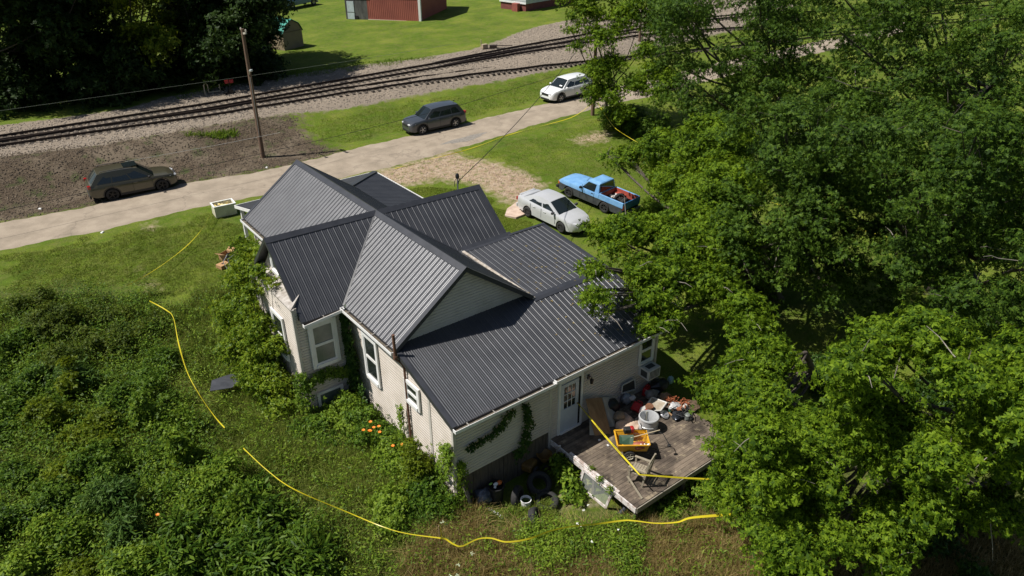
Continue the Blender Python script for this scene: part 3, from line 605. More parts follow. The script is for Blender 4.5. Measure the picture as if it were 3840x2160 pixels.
# ------------------------------------------------------------------ vehicles
tyre_m = mat('tyre_rubber', (.014, .014, .015), (.028, .027, .026), scale=20, rough=.85)
rim_m = mat('alloy_rim', (.45, .46, .48), rough=.3, metal=.8); steel_m = mat('steel_rim', (.045, .045, .045), rough=.6, metal=.3); darkrim = mat('dark_rim', (.03, .03, .032), rough=.4, metal=.5)
plast = mat('black_plastic', (.016, .016, .017), rough=.6); cglass = glassmat('car_glass', (.012, .017, .018), .04); lampw = mat('lamp_glass', (.55, .56, .58), rough=.12, spec=.9); lampr = mat('tail_lamp', (.30, .012, .012), rough=.15, spec=.9)
chrome = mat('chrome', (.7, .7, .72), rough=.12, metal=1.); under = mat('underbody', (.008, .008, .008), rough=.9)
def wheel(par, x, y, R_, side, rm, spokes=7, w=.22, loc_z=None):
    Q = Matrix.Rotation(R(90) * side, 3, 'X').to_3x3() if side > 0 else Matrix.Rotation(R(-90), 3, 'X').to_3x3()
    Q = Matrix.Rotation(R(-90) * side, 3, 'X')
    wo_ = bpy.data.objects.new('wheel', None); COL.objects.link(wo_); wo_.parent = par; wo_.location = (x, y, R_ if loc_z is None else loc_z); wo_.empty_display_size = .1
    h = w / 2; r = R_; t = MB().lathe([(r * .62, -h * .9), (r * .80, -h), (r * .95, -h * .85), (r, -h * .55), (r, h * .55), (r * .95, h * .85), (r * .80, h), (r * .62, h * .9), (r * .62, -h * .9)], 28, rot=Q); t.build('tyre', tyre_m, wo_, smooth=50)
    m_ = MB(); m_.lathe([(r * .63, h * .88), (r * .60, h * .93), (r * .56, h * .6), (r * .54, -.02)], 24, rot=Q)
    m_.lathe([(r * .13, h * .55), (r * .12, h * .7), (0.001, h * .72)], 12, rot=Q)
    for k in range(spokes):
        a = 2 * math.pi * k / spokes; p = [Vector((math.cos(a) * r * .08, math.sin(a) * r * .08, h * .55)), Vector((math.cos(a) * r * .60, math.sin(a) * r * .60, h * .72))]
        m_.beam(Q @ p[0], Q @ p[1], r * .13, .02, up=Q @ Vector((0, 0, 1)))
    m_.build('rim', rm, wo_, smooth=35)
    m_ = MB(); m_.lathe([(r * .57, .01), (.001, .01)], 20, rot=Q); m_.build('brake', under, wo_)
    return wo_
def car(name, label, cat, loc, rz, sp):
    L, Wd, H, wb, Rw = sp['L'], sp['W'], sp['H'], sp['wb'], sp['R']; fo = sp['fo']  # front overhang
    paint = sp['paint']; t = thing(name, label, cat, loc, rz); hw = Wd / 2
    xf = L / 2; ax1 = xf - fo; ax2 = ax1 - wb; Z = sp['top']     # top: list (x, z) of shoulder line from rear to front
    tx, tz = [p[0] for p in Z], [p[1] for p in Z]; px_, pw = [p[0] for p in sp['plan']], [p[1] for p in sp['plan']]
    bx_, bz = [p[0] for p in sp['bot']], [p[1] for p in sp['bot']]
    xsn = sorted(set([round(v, 4) for v in np.linspace(-xf, xf, 70)] + [round(a + Rw * 1.17 * math.cos(k), 4) for a in (ax1, ax2) for k in np.linspace(0, math.pi, 13)]))
    body = MB(); n = 0; clad = MB()
    for X in xsn:
        zt = float(np.interp(X, tx, tz)); w_ = float(np.interp(X, px_, pw)) * hw; zb = float(np.interp(X, bx_, bz))
        for a in (ax1, ax2):
            d = abs(X - a)
            if d < Rw * 1.17: zb = max(zb, Rw * .98 + math.sqrt((Rw * 1.17) ** 2 - d * d))
        zb = min(zb, zt - .10); cr = sp.get('crown', .035)
        ring = [(0, zb), (w_ * .93, zb), (w_ * .99, zb + .03), (w_, max(zb + .05, zt - .30)), (w_ * .985, max(zb + .07, zt - .10)), (w_ * .93, zt - .015), (w_ * .84, zt), (w_ * .45, zt + cr * .8), (0, zt + cr)]
        for yy, zz in ring: body.v.append((X, yy, zz))
        for yy, zz in ring[1:-1][::-1]: body.v.append((X, -yy, zz))
        n += 1
    K = 16
    for i in range(n - 1):
        for j in range(K): body.f.append((i * K + j, i * K + (j + 1) % K, (i + 1) * K + (j + 1) % K, (i + 1) * K + j)); body.mi.append(1 if j in (0, 15) else 0)
    body.f.append(tuple(range(K))); body.mi.append(0); body.f.append(tuple(range((n - 1) * K, n * K))[::-1]); body.mi.append(0)
    bo = body.build('body', [paint, under], t, smooth=38)
    bo.data.polygons.foreach_get
    # greenhouse
    G = sp['gh']; zbelt = lambda X: float(np.interp(X, tx, tz)) + .005
    A, Bq, Cq, D = G['base_f'], G['top_f'], G['top_r'], G['base_r']; wb_, wt_ = hw * G.get('wb', .86), hw * G.get('wt', .66); zr = H - .035
    za, zd = zbelt(A), zbelt(D)
    P = {}
    for s in (-1, 1):
        P['A', s] = Vector((A, s * wb_, za - .02)); P['B', s] = Vector((Bq, s * wt_, zr - .02)); P['C', s] = Vector((Cq, s * wt_, zr - .03)); P['D', s] = Vector((D, s * wb_, zd - .02))
    gh = MB(); mid_x = (Bq + Cq) / 2; top = []
    for X in np.linspace(Cq, Bq, 7):
        arch = .05 * (1 - ((X - mid_x) / ((Bq - Cq) / 2)) ** 2)
        for yf_ in (-1, -.8, -.4, 0, .4, .8, 1): gh.v.append((X, yf_ * wt_, zr - .025 + arch + .035 * (1 - yf_ * yf_)))
    for i in range(6):
        for j in range(6): a = i * 7 + j; gh.f.append((a, a + 7, a + 8, a + 1)); gh.mi.append(0)
    def sk(a, b_, c_, d_): gh.add([a, b_, c_, d_], [(0, 1, 2, 3)])
    e = [Vector(v) for v in gh.v]
    fr = [e[42 + j] for j in range(7)]; re = [e[j] for j in range(7)]
    bA = [P['A', -1].lerp(P['A', 1], j / 6) + Vector((.10 * (1 - (j / 3 - 1) ** 2), 0, .015 * (1 - (j / 3 - 1) ** 2))) for j in range(7)]; bD = [P['D', -1].lerp(P['D', 1], j / 6) + Vector((-.06 * (1 - (j / 3 - 1) ** 2), 0, 0)) for j in range(7)]
    for j in range(6): sk(fr[j], fr[j + 1], bA[j + 1], bA[j]); sk(bD[j], bD[j + 1], re[j + 1], re[j])
    for s, c_ in ((-1, 0), (1, 6)):
        lo = [P['D', s].lerp(P['A', s], k / 6) for k in range(7)]; lo = [Vector((v.x, v.y, zbelt(v.x) - .02)) for v in lo]; up_ = [e[k * 7 + c_] for k in range(7)]
        for k in range(6): sk(*((lo[k], lo[k + 1], up_[k + 1], up_[k]) if s < 0 else (lo[k + 1], lo[k], up_[k], up_[k + 1])))
    gh.build('cabin', paint, t, smooth=38)
    def pane(name, pts, nrm, m_=cglass, grow=.006, par=t):
        q = MB(); nv = Vector(nrm).normalized(); a = [Vector(p) + nv * grow for p in pts]; b_ = [Vector(p) - nv * .01 for p in pts]; k = len(pts)
        q.add(a + b_, [tuple(range(k)), tuple(range(k, 2 * k))[::-1]] + [(i, k + i, k + (i + 1) % k, (i + 1) % k) for i in range(k)]); return q.build(name, m_, par)
    # windscreen & rear glass as curved strips lying on the cabin
    def glass_strip(name, top, bot, u0, v0, v1):
        q = MB(); rows = []
        cen = sum(top + bot, Vector()) / 14; nv = (top[6] - top[0]).cross(bot[3] - top[3]).normalized()
        if nv.dot(cen - Vector((mid_x, 0, H * .6))) < 0: nv = -nv
        for v in (v0, v1):
            for j in range(7):
                u = j / 6 * (1 - 2 * u0) + u0; f_ = u * 6; i = min(int(f_), 5); g_ = f_ - i
                a = top[i].lerp(top[i + 1], g_); b_ = bot[i].lerp(bot[i + 1], g_); q.v.append(tuple(a.lerp(b_, v) + nv * .007))
        for j in range(6): q.f.append((j, j + 1, 7 + j + 1, 7 + j)); q.mi.append(0)
        return q.build(name, cglass, t, smooth=60)
    glass_strip('windscreen', fr, bA, .045, .04, .97)
    if not sp.get('pickup'): glass_strip('rear_window', re, bD, .07, .06, .93 if sp.get('sedan') else .80)
    else: glass_strip('rear_window', re, bD, .10, .12, .85)
    # side windows
    for s in (-1, 1):
        nrm = Vector((0, s * (zr - za), (wb_ - wt_))).normalized()
        def on(xb, v):   # point on the side surface at belt parameter x and height fraction
            lo = Vector((xb, s * wb_, zbelt(xb))); f_ = (xb - D) / (A - D); up_ = Vector((Cq + (Bq - Cq) * f_, s * wt_, zr - .03)); return lo.lerp(up_, v)
        for (xr, xq, xr2, xq2) in G['win']:
            pane('side_window', [on(xr, .06), on(xq, .06), on(xq2, .90), on(xr2, .90)] if s > 0 else [on(xq, .06), on(xr, .06), on(xr2, .90), on(xq2, .90)], nrm)
    # wheels, arches
    for a in (ax1, ax2):
        for s in (-1, 1):
            wheel(t, a, s * (hw - .115), Rw, s, sp['rim'], sp.get('spokes', 7))
            if sp.get('clad'):
                q = MB(); pts = [(a + (Rw * 1.17 + .0) * math.cos(k), s * (hw * .985 + .006), Rw * .98 + Rw * 1.17 * math.sin(k)) for k in np.linspace(-.1, math.pi + .1, 15)]
                pts2 = [(a + (Rw * 1.17 + .065) * math.cos(k), s * (hw * .985 + .012), Rw * .98 + (Rw * 1.17 + .065) * math.sin(k)) for k in np.linspace(-.1, math.pi + .1, 15)]
                q.v = pts + pts2; q.f = [(i, i + 1, 16 + i, 15 + i) for i in range(14)]; q.mi = [0] * 14; q.build('arch_trim', plast, t)
    for s in (-1, 1):
        if sp.get('clad'):
            m_ = MB(); m_.box(((ax1 + ax2) / 2, s * (hw * .985), .30), (wb - 2 * Rw * 1.17, .03, .14)); m_.build('sill_trim', plast, t, bevel=.01)
        m_ = MB(); m_.add([], []); m_.box((A - .28, s * (hw + .07), zbelt(A) + .06), (.13, .20, .13)); m_.build('mirror', sp.get('mirror', paint), t, bevel=.03)
        if sp.get('rails'):
            m_ = MB(); m_.tube([(Cq + .15, s * wt_ * .93, zr + .02), (Cq + .22, s * wt_ * .93, zr + .085), (Bq - .3, s * wt_ * .93, zr + .085), (Bq - .2, s * wt_ * .93, zr + .03)], .022, 8); m_.build('roof_rail', sp['rails'], t, smooth=50)
        for xd in sp['doors']:
            m_ = MB(); m_.box((xd, s * (hw * .999), (.38 + zbelt(xd)) / 2 - .02), (.012, .010, zbelt(xd) - .42)); m_.build('door_seam', under, t)
        for xd in sp['handles']:
            m_ = MB(); m_.box((xd, s * (hw * .992 + .015), zbelt(xd) - .16), (.19, .03, .035)); m_.build('door_handle', sp.get('handle_m', paint), t, bevel=.008)
    # nose and tail
    zn = sp['nose_z']; zt_ = sp['tail_z']; wn = float(np.interp(xf - .05, px_, pw)) * hw
    m_ = MB(); m_.box((xf - .02, 0, zn - .10), (.10, wn * 1.15, .16)); m_.build('grille', sp.get('grille_m', plast), t, bevel=.02)
    m_ = MB(); m_.box((xf - .03, 0, .30), (.10, wn * 1.5, .16)); m_.build('bumper', sp.get('bump_m', plast), t, bevel=.02)
    m_ = MB(); m_.box((-xf + .03, 0, .38), (.10, hw * 1.7, .22)); m_.build('bumper', sp.get('bump_m', plast), t, bevel=.02)
    for s in (-1, 1):
        hx, hl, hh = sp['head']; m_ = MB(); xx0 = xf - hx; 
        w0 = float(np.interp(xx0, px_, pw)) * hw; w1 = float(np.interp(xf - .03, px_, pw)) * hw
        a = [Vector((xx0, s * (w0 + .004), zn + hh)), Vector((xf - .01, s * (w1 * .95), zn - .02)), Vector((xf + .012, s * w1 * .60, zn - .03)), Vector((xf - .02, s * w1 * .60, zn + hh * .55)), Vector((xx0 + .08, s * w0 * .90, zn + hh + .02))]
        b_ = [v + Vector((-.03, -s * .04, -hl)) for v in a]; k = 5
        m_.add(a + b_, [tuple(range(k)), tuple(range(k, 2 * k))[::-1]] + [(i, k + i, k + (i + 1) % k, (i + 1) % k) for i in range(k)]); m_.build('headlight', lampw, t)
        w2 = float(np.interp(-xf + .1, px_, pw)) * hw; m_ = MB(); m_.box((-xf + .07, s * (w2 - .09), zt_), (.16, .22, sp.get('tail_h', .18))); m_.build('tail_light', lampr, t, bevel=.02)
    return t
def place(pf, pr_, wb, fo, L, dz=0.):
    """car pose from the photo's front and rear wheel contacts on the visible side"""
    a = at_g(*pf); b_ = at_g(*pr_); return a, b_
gray_p = mat('charcoal_paint', (.045, .050, .058), rough=.28, spec=.6, coat=.8); white_p = mat('white_paint', (.78, .79, .80), rough=.25, coat=.7); silver_p = mat('silver_paint', (.50, .51, .53), (.55, .56, .58), scale=1, rough=.30, metal=.15, coat=.6)
olive_p = mat('olive_paint', (.062, .056, .034), (.072, .066, .040), scale=1, rough=.30, metal=.2, coat=.7)
suv_plan = [(-2.3, .80), (-2.2, .90), (-1.8, .985), (0, 1.0), (1.6, .985), (2.05, .90), (2.22, .80), (2.3, .62)]
def scaled(pts, L, L0): return [(p[0] * L / L0, p[1]) for p in pts]
suv = dict(L=4.60, W=1.86, H=1.69, wb=2.69, R=.355, fo=.93, paint=gray_p, plan=suv_plan,
    top=[(-2.3, .92), (-2.22, 1.02), (-1.9, 1.06), (.9, 1.03), (1.25, 1.04), (1.9, .97), (2.15, .88), (2.3, .70)], bot=[(-2.3, .40), (-2.1, .26), (2.0, .24), (2.3, .32)],
    gh=dict(base_f=1.12, top_f=.42, top_r=-1.72, base_r=-2.16, wb=.90, wt=.70, win=[(-1.05, -.10, -1.05, -.10), (-.02, .86, -.02, .62), (-1.80, -1.14, -1.66, -1.14)]),
    rim=rim_m, spokes=5, clad=True, doors=[-1.10, -.06, 1.0], handles=[-.85, .15], nose_z=.80, tail_z=1.0, head=(.42, .08, .05), mirror=gray_p)
def car_at(front, rear, side, sp):
    """stand the car so the wheels of one side (-1: its right side, 1: its left side) touch the two photo points"""
    a = at_g(*front); b_ = at_g(*rear); d = (a - b_); d.z = 0; ang = math.atan2(d.y, d.x); m_ = (a + b_) / 2
    xm = sp['L'] / 2 - sp['fo'] - sp['wb'] / 2; y_ = side * (sp['W'] / 2 - .06)
    off = Matrix.Rotation(ang, 3, 'Z') @ Vector((xm, y_, 0)); c = Vector((m_.x, m_.y, 0)) - off; c.z = float(gz(c.x, c.y)) + .03
    return c, ang
def slope(t, c, ang, half=1.3):
    f_ = Vector((math.cos(ang), math.sin(ang), 0)); s_ = Vector((-f_.y, f_.x, 0)); p = c + f_ * half; q = c - f_ * half; u = c + s_ * .8; v = c - s_ * .8
    pitch = math.atan2(float(gz(p.x, p.y)) - float(gz(q.x, q.y)), 2 * half); roll = math.atan2(float(gz(u.x, u.y)) - float(gz(v.x, v.y)), 1.6)
    t.rotation_euler = (Matrix.Rotation(ang, 3, 'Z') @ Matrix.Rotation(-pitch, 3, 'Y') @ Matrix.Rotation(roll, 3, 'X')).to_euler()
c, a = car_at((1590, 506), (1707, 480), 1, suv); t = car('parked_car', 'charcoal grey sport utility vehicle parked at the road edge, its silver wheels toward the house', 'car', c, a, suv); slope(t, c, a)
m_ = MB(); m_.box((-1.75, 0, 1.74), (.14, .05, .07), taper=.4); m_.build('roof_antenna', gray_p, t)
wsp = dict(suv); wsp.update(L=4.60, W=1.88, H=1.66, wb=2.71, paint=white_p, rim=rim_m, spokes=5, clad=True, mirror=white_p, nose_z=.76, head=(.5, .07, .06),
    top=[(-2.3, .90), (-2.2, 1.05), (-1.9, 1.08), (.9, 1.02), (1.3, 1.02), (1.9, .92), (2.15, .80), (2.3, .64)])
c, a = car_at((2106, 385), (2195, 362), 1, wsp); t = car('parked_car', 'white sport utility vehicle parked at the road edge beside the leafy tree', 'car', c, a, wsp); slope(t, c, a)
m_ = MB(); m_.box((1.02, .45, 1.20), (.10, .30, .01), Matrix.Rotation(R(45), 3, 'Y')); m_.build('windscreen_label', white, t)
osp = dict(L=4.86, W=1.86, H=1.68, wb=2.745, R=.36, fo=.95, paint=olive_p, plan=scaled(suv_plan, 4.86, 4.6),
    top=[(-2.43, .92), (-2.36, 1.02), (-2.0, 1.05), (.9, 1.0), (1.2, 1.01), (1.95, .95), (2.25, .86), (2.43, .68)], bot=[(-2.43, .42), (-2.1, .28), (2.1, .27), (2.43, .36)],
    gh=dict(base_f=1.15, top_f=.35, top_r=-1.78, base_r=-2.30, wb=.90, wt=.69, win=[(-1.10, -.12, -1.10, -.12), (-.04, .90, -.04, .60), (-1.95, -1.18, -1.62, -1.18)]),
    rim=darkrim, spokes=5, clad=True, doors=[-1.15, -.08, 1.0], handles=[-.9, .1], nose_z=.80, tail_z=.98, head=(.42, .08, .05), rails=plast, mirror=plast)
c, a = car_at((613, 715), (430, 751), -1, osp); t = car('parked_car', 'olive estate car with black roof rails parked against the dirt bank', 'car', c, a, osp); slope(t, c, a)
m_ = MB(); m_.box((.05, 0, 1.712), (.75, .85, .008)); m_.build('sunroof', cglass, t)
ssp = dict(L=4.58, W=1.73, H=1.44, wb=2.62, R=.305, fo=.93, paint=silver_p, sedan=True, plan=[(-2.29, .72), (-2.15, .88), (-1.7, .985), (0, 1.0), (1.5, .985), (1.95, .90), (2.15, .76), (2.29, .52)],
    top=[(-2.29, .86), (-2.20, .99), (-1.9, 1.02), (-1.5, 1.01), (-.2, .95), (.8, .93), (1.1, .93), (1.6, .87), (1.95, .78), (2.15, .67), (2.29, .52)], bot=[(-2.29, .36), (-2.0, .24), (1.9, .20), (2.29, .26)], crown=.045,
    gh=dict(base_f=1.10, top_f=.25, top_r=-1.08, base_r=-1.80, wb=.90, wt=.70, win=[(-1.22, -.20, -1.02, -.20), (-.10, .84, -.10, .46)]),
    rim=steel_m, spokes=8, doors=[-1.02, -.15, .92], handles=[-.72, .12], nose_z=.68, tail_z=.80, head=(.45, .12, .05), bump_m=silver_p, mirror=mat('dark_mirror', (.05, .05, .055), rough=.4))
c, a = car_at((2096, 872), (1984, 818), -1, ssp); t = car('parked_car', 'silver four door saloon parked beside the house', 'car', c, a, ssp); slope(t, c, a)
m_ = MB(); m_.box((-2.14, 0, 1.035), (.14, 1.15, .035)); m_.build('spoiler', silver_p, t, bevel=.012)
# pickup
blue_p = mat('blue_paint', (.14, .32, .60), (.21, .42, .70), scale=3, rough=.4, coat=.3); dkside = mat('dark_lower_paint', (.035, .038, .045), (.06, .065, .07), scale=4, rough=.5); bedred = mat('red_bed', (.42, .075, .045), (.26, .06, .04), scale=5, rough=.7)
dkblue = mat('dark_blue_tailgate', (.02, .10, .24), (.035, .15, .32), scale=3, rough=.35)
psp = dict(L=3.05, W=1.65, H=1.57, wb=2.75, R=.33, fo=.75)
fa = at_g(2138, 742); ra = at_g(2245, 783); 
def pickup():
    L, W_, hw = 4.9, 1.66, .83
    f_ = at_g(2133, 741); r_ = at_g(2262, 796); d = f_ - r_; ang = math.atan2(d.y, d.x)
    offx = 1.55; c = Vector((f_.x, f_.y, 0)) - Matrix.Rotation(ang, 3, 'Z') @ Vector((offx, -(hw - .1) * -1, 0)) 
    c.z = float(gz(c.x, c.y)) + .03
    t = thing('pickup_truck', 'old light blue pickup truck with dark lower sides and a red open bed', 'pickup truck', c, ang); slope(t, c, ang)
    ax1, ax2, Rw = 1.55, -1.15, .34
    def side(z0, z1, x0, x1, mt, nm, arches=True, proud=0.):
        m_ = MB(); X = np.linspace(x0, x1, 60)
        for s in (-1, 1):
            k = len(m_.v)
            for q in X:
                zb = z0
                for a in (ax1, ax2):
                    dd = abs(q - a)
                    if dd < Rw * 1.2: zb = max(zb, Rw + math.sqrt((Rw * 1.2) ** 2 - dd * dd))
                zb = min(zb, z1 - .01); ins = .10 * max(0, (q - 2.1) / .35) + .04 * max(0, (-2.3 - q) / .1)
                m_.v += [(q, s * (hw + proud - ins), zb), (q, s * (hw + proud - ins), z1), (q, s * (hw - .08 - ins), z1), (q, s * (hw - .08 - ins), zb)]
            for i in range(len(X) - 1):
                for j in range(4): m_.f.append((k + i * 4 + j, k + i * 4 + (j + 1) % 4, k + i * 4 + 4 + (j + 1) % 4, k + i * 4 + 4 + j)); m_.mi.append(0)
            m_.f += [(k, k + 3, k + 2, k + 1), tuple(k + (len(X) - 1) * 4 + j for j in range(4))]; m_.mi += [0, 0]
        return m_.build(nm, mt, t)
    side(.30, .74, -2.42, 2.45, dkside, 'lower_body'); 
    m_ = MB(); 
    hood = [(.75, 1.03), (1.6, 1.0), (2.3, .93), (2.45, .86)]
    for s0, s1 in zip(hood[:-1], hood[1:]): pass
    H_ = MB(); st = [(-.66, 1.02, .83), (.75, 1.02, .83), (1.3, 1.01, .825), (2.0, .97, .80), (2.35, .92, .75), (2.45, .84, .72)]
    for X, zt, w_ in st:
        for yy, zz in ((w_, .741), (w_, zt - .10), (w_ * .97, zt - .02), (w_ * .80, zt), (w_ * .4, zt + .02), (0, zt + .025), (-w_ * .4, zt + .02), (-w_ * .80, zt), (-w_ * .97, zt - .02), (-w_, zt - .10), (-w_, .741)): H_.v.append((X, yy, zz))
    for i in range(len(st) - 1):
        for j in range(11): H_.f.append((i * 11 + j, i * 11 + (j + 1) % 11, (i + 1) * 11 + (j + 1) % 11, (i + 1) * 11 + j)); H_.mi.append(0)
    H_.f += [tuple(range(11)), tuple(range(55, 66))[::-1]]; H_.mi += [0, 0]; H_.build('body', blue_p, t, smooth=35)
    m_ = MB(); m_.box((0, 0, .55), (4.7, 1.3, .3)); m_.build('chassis', under, t)
    # cab
    g = MB(); b_ = [(-.42, .80), (.80, .80)]; zt = 1.57; T = [(-.36, .66), (.22, .66)]
    vs = [(-.66, -.80, 1.0), (.84, -.80, 1.0), (.84, .80, 1.0), (-.66, .80, 1.0), (-.57, -.68, zt - .02), (.26, -.68, zt - .02), (.26, .68, zt - .02), (-.57, .68, zt - .02), (-.50, -.45, zt + .02), (.18, -.45, zt + .02), (.18, .45, zt + .02), (-.50, .45, zt + .02)]
    g.add(vs, [(0, 1, 5, 4), (1, 2, 6, 5), (2, 3, 7, 6), (3, 0, 4, 7), (4, 5, 9, 8), (5, 6, 10, 9), (6, 7, 11, 10), (7, 4, 8, 11), (8, 9, 10, 11)]); g.build('cab', blue_p, t, bevel=.025)
    def pq(nm, pts, par=t):
        q = MB(); pts = [Vector(p) for p in pts]; nv = (pts[1] - pts[0]).cross(pts[2] - pts[1]).normalized(); cc = sum(pts, Vector()) / 4
        if nv.dot(cc - Vector((.1, 0, 1.2))) < 0: nv = -nv
        q.add([p + nv * .008 for p in pts] + [p - nv * .01 for p in pts], [(0, 1, 2, 3), (7, 6, 5, 4), (0, 4, 5, 1), (1, 5, 6, 2), (2, 6, 7, 3), (3, 7, 4, 0)]); q.build(nm, cglass, t)
    def L4(a, b_, c_, d_, u0, u1, v0, v1):
        a, b_, c_, d_ = map(Vector, (a, b_, c_, d_)); f_ = lambda u, v: a.lerp(b_, u).lerp(d_.lerp(c_, u), v); return [f_(u0, v0), f_(u1, v0), f_(u1, v1), f_(u0, v1)]
    pq('windscreen', L4(vs[1], vs[2], vs[6], vs[5], .06, .94, .06, .9)); pq('rear_window', L4(vs[3], vs[0], vs[4], vs[7], .07, .93, .15, .88))
    pq('side_window', L4(vs[0], vs[1], vs[5], vs[4], .22, .86, .06, .86)); pq('side_window', L4(vs[2], vs[3], vs[7], vs[6], .14, .78, .06, .86))
    # bed
    m_ = MB()
    for s in (-1, 1): m_.box((-1.56, s * .79, .90), (1.76, .09, .33)); 
    m_.box((-.70, 0, .90), (.06, 1.5, .33)); m_.build('bed_side', blue_p, t, bevel=.015)
    m_ = MB(); m_.box((-1.57, 0, .60), (1.72, 1.49, .04))
    for s in (-1, 1): m_.box((-1.57, s * .738, .82), (1.72, .012, .44)); m_.box((-1.15, s * .62, .72), (.75, .22, .20))
    m_.box((-.735, 0, .82), (.012, 1.46, .44)); m_.build('bed_liner', bedred, t, bevel=.01)
    m_ = MB(); m_.box((-2.46, 0, .84), (.06, 1.55, .46)); m_.box((-2.495, 0, .84), (.02, 1.2, .26)); m_.build('tailgate', dkblue, t, bevel=.01)
    m_ = MB(); m_.box((-2.58, 0, .46), (.12, 1.6, .14)); m_.build('bumper', mat('old_chrome', (.35, .36, .37), rough=.35, metal=.8), t, bevel=.02)
    m_ = MB(); m_.box((2.50, 0, .44), (.14, 1.62, .16)); m_.build('bumper', plast, t, bevel=.02)
    m_ = MB(); m_.box((2.45, 0, .66), (.04, 1.1, .2)); m_.build('grille', plast, t)
    orange = mat('amber_lens', (.55, .14, .02), rough=.2)
    for s in (-1, 1):
        m_ = MB(); m_.box((2.45, s * .62, .67), (.05, .2, .18)); m_.build('headlight', lampw, t, bevel=.01); m_ = MB(); m_.box((2.40, s * .735, .70), (.12, .03, .16)); m_.build('turn_signal', orange, t)
        m_ = MB(); m_.box((.62, s * .92, 1.05), (.10, .17, .13)); m_.build('mirror', plast, t, bevel=.02); m_ = MB(); m_.box((-2.45, s * .74, .78), (.06, .12, .26)); m_.build('tail_light', lampr, t)
        m_ = MB(); m_.box((.16, s * .832, .70), (1.02, .012, .02)); m_.box((-.34, s * .834, .68), (.012, .01, .62)); m_.box((.68, s * .834, .68), (.012, .01, .62)); m_.build('door_seam', under, t)
        m_ = MB(); m_.box((-.20, s * .842, .92), (.14, .02, .03)); m_.build('door_handle', plast, t)
        for a in (ax1, ax2): wheel(t, a, s * .72, Rw, s, steel_m, 6)
    return t, c, ang
PK, pkc, pka = pickup()
def in_pk(x_, y_, z_): return PK.matrix_basis @ Vector((x_, y_, z_))
bpy.context.view_layer.update()
def tyre(label, loc, Q, r=.33, h=.11, group=None, name='tyre', rm=None):
    o = MB().lathe([(r * .58, -h * .9), (r * .62, -h), (r * .82, -h), (r * .96, -h * .8), (r, -h * .4), (r, h * .4), (r * .96, h * .8), (r * .82, h), (r * .62, h), (r * .58, h * .9), (r * .66, h * .5), (r * .70, 0), (r * .66, -h * .5), (r * .58, -h * .9)], 32).build(name, rm or tyre_m, None, smooth=50)
    o.location = loc; o.rotation_euler = Q; return tag(o, label, 'tyre', group)
tyre('worn tyre standing on edge in the pickup bed', in_pk(-1.72, .15, .95), (R(70), R(12), pka + R(40)), group='tyres in the pickup bed')
tyre('worn tyre lying flat in the pickup bed against the tailgate', in_pk(-2.02, -.20, .74), (R(8), R(14), 0), group='tyres in the pickup bed')
tyre('third tyre leaning behind the other two in the pickup bed', in_pk(-2.10, .30, .88), (R(60), R(20), pka + R(80)), group='tyres in the pickup bed')
m_ = MB(); random.seed(3)
o = MB().box((0, 0, 0), (.4, .3, .22)).build('storage_box', mat('red_box', (.45, .05, .04), (.3, .04, .03), rough=.5), bevel=.03); o.location = in_pk(-2.15, -.05 + .55, .73); o.rotation_euler = (0, 0, pka + .3); tag(o, 'faded red box in the corner of the pickup bed by the tailgate', 'box')
def sheetmesh(name, w, h, amp, m, seed, n=14, fold=2.2):
    r_ = random.Random(seed); mb = MB(); ph = [r_.uniform(0, 6) for _ in range(6)]
    for i in range(n):
        for j in range(n):
            u, v = i / (n - 1) - .5, j / (n - 1) - .5; z = amp * (math.sin(u * 9 * fold / 2 + ph[0] + 2 * v) * .5 + math.sin(v * 11 * fold / 2 + ph[1] + 3 * u) * .4 + .35 * math.sin((u + v) * 19 + ph[2])) + amp
            e = 1 + .16 * math.sin(3 * math.atan2(v, u) + ph[3]) + .1 * math.sin(5 * math.atan2(v, u) + ph[4]); mb.v.append((u * w * e, v * h * e, max(z, .004)))
    for i in range(n - 1):
        for j in range(n - 1): a = i * n + j; mb.f.append((a, a + n, a + n + 1, a + 1)); mb.mi.append(0)
    o = mb.build(name, m, smooth=70); s_ = o.modifiers.new('t', 'SOLIDIFY'); s_.thickness = .01; return o
o = sheetmesh('crumpled_bag', .6, .5, .09, mat('pale_plastic_bag', (.6, .58, .55), (.35, .28, .26), scale=6, rough=.5), 5); o.location = in_pk(-1.05, -.3, .64); tag(o, 'crumpled pale plastic bag in the pickup bed behind the cab', 'bag')
# ------------------------------------------------------------------ poles and wires
polem = mat('pole_wood', (.10, .060, .038), (.19, .125, .085), scale=4, rough=.95, stretch=(8, 8, .5), bump=.4)
ins_m = mat('weathered_arm', (.42, .40, .33), (.30, .28, .23), scale=5, rough=.8)
wire_m = mat('black_cable', (.012, .012, .012), rough=.6); wire_g = mat('pale_wire', (.20, .22, .18), rough=.6)
def pole(label, base, top, r0=.15, r1=.10, group='utility poles'):
    t = thing('utility_pole', label, 'utility pole', base, group=group); d = Vector(top) - Vector(base)
    MB().tube([(0, 0, -.3), d * .5, d], [r0, (r0 + r1) / 2, r1], 12).build('shaft', polem, t, smooth=50); return t, d
pb = at_g(986.5, 590); pt = at_y(908, 108, pb.y)
t, d = pole('brown utility pole with a short top arm and pale lamp arm beside the dirt bank', pb, pt)
m_ = MB(); m_.beam(d + Vector((.05, .35, -.35)), d + Vector((-.05, -.75, -.15)), .10, .12); m_.build('crossarm', ins_m, t, bevel=.01)
for s in (-.6, .25): m_ = MB(); m_.lathe([(.03, 0), (.06, .03), (.05, .08), (.065, .11), (.03, .17), (0, .17)], 10, d + Vector((0, s, -.12))); m_.build('insulator', ins_m, t, smooth=40)
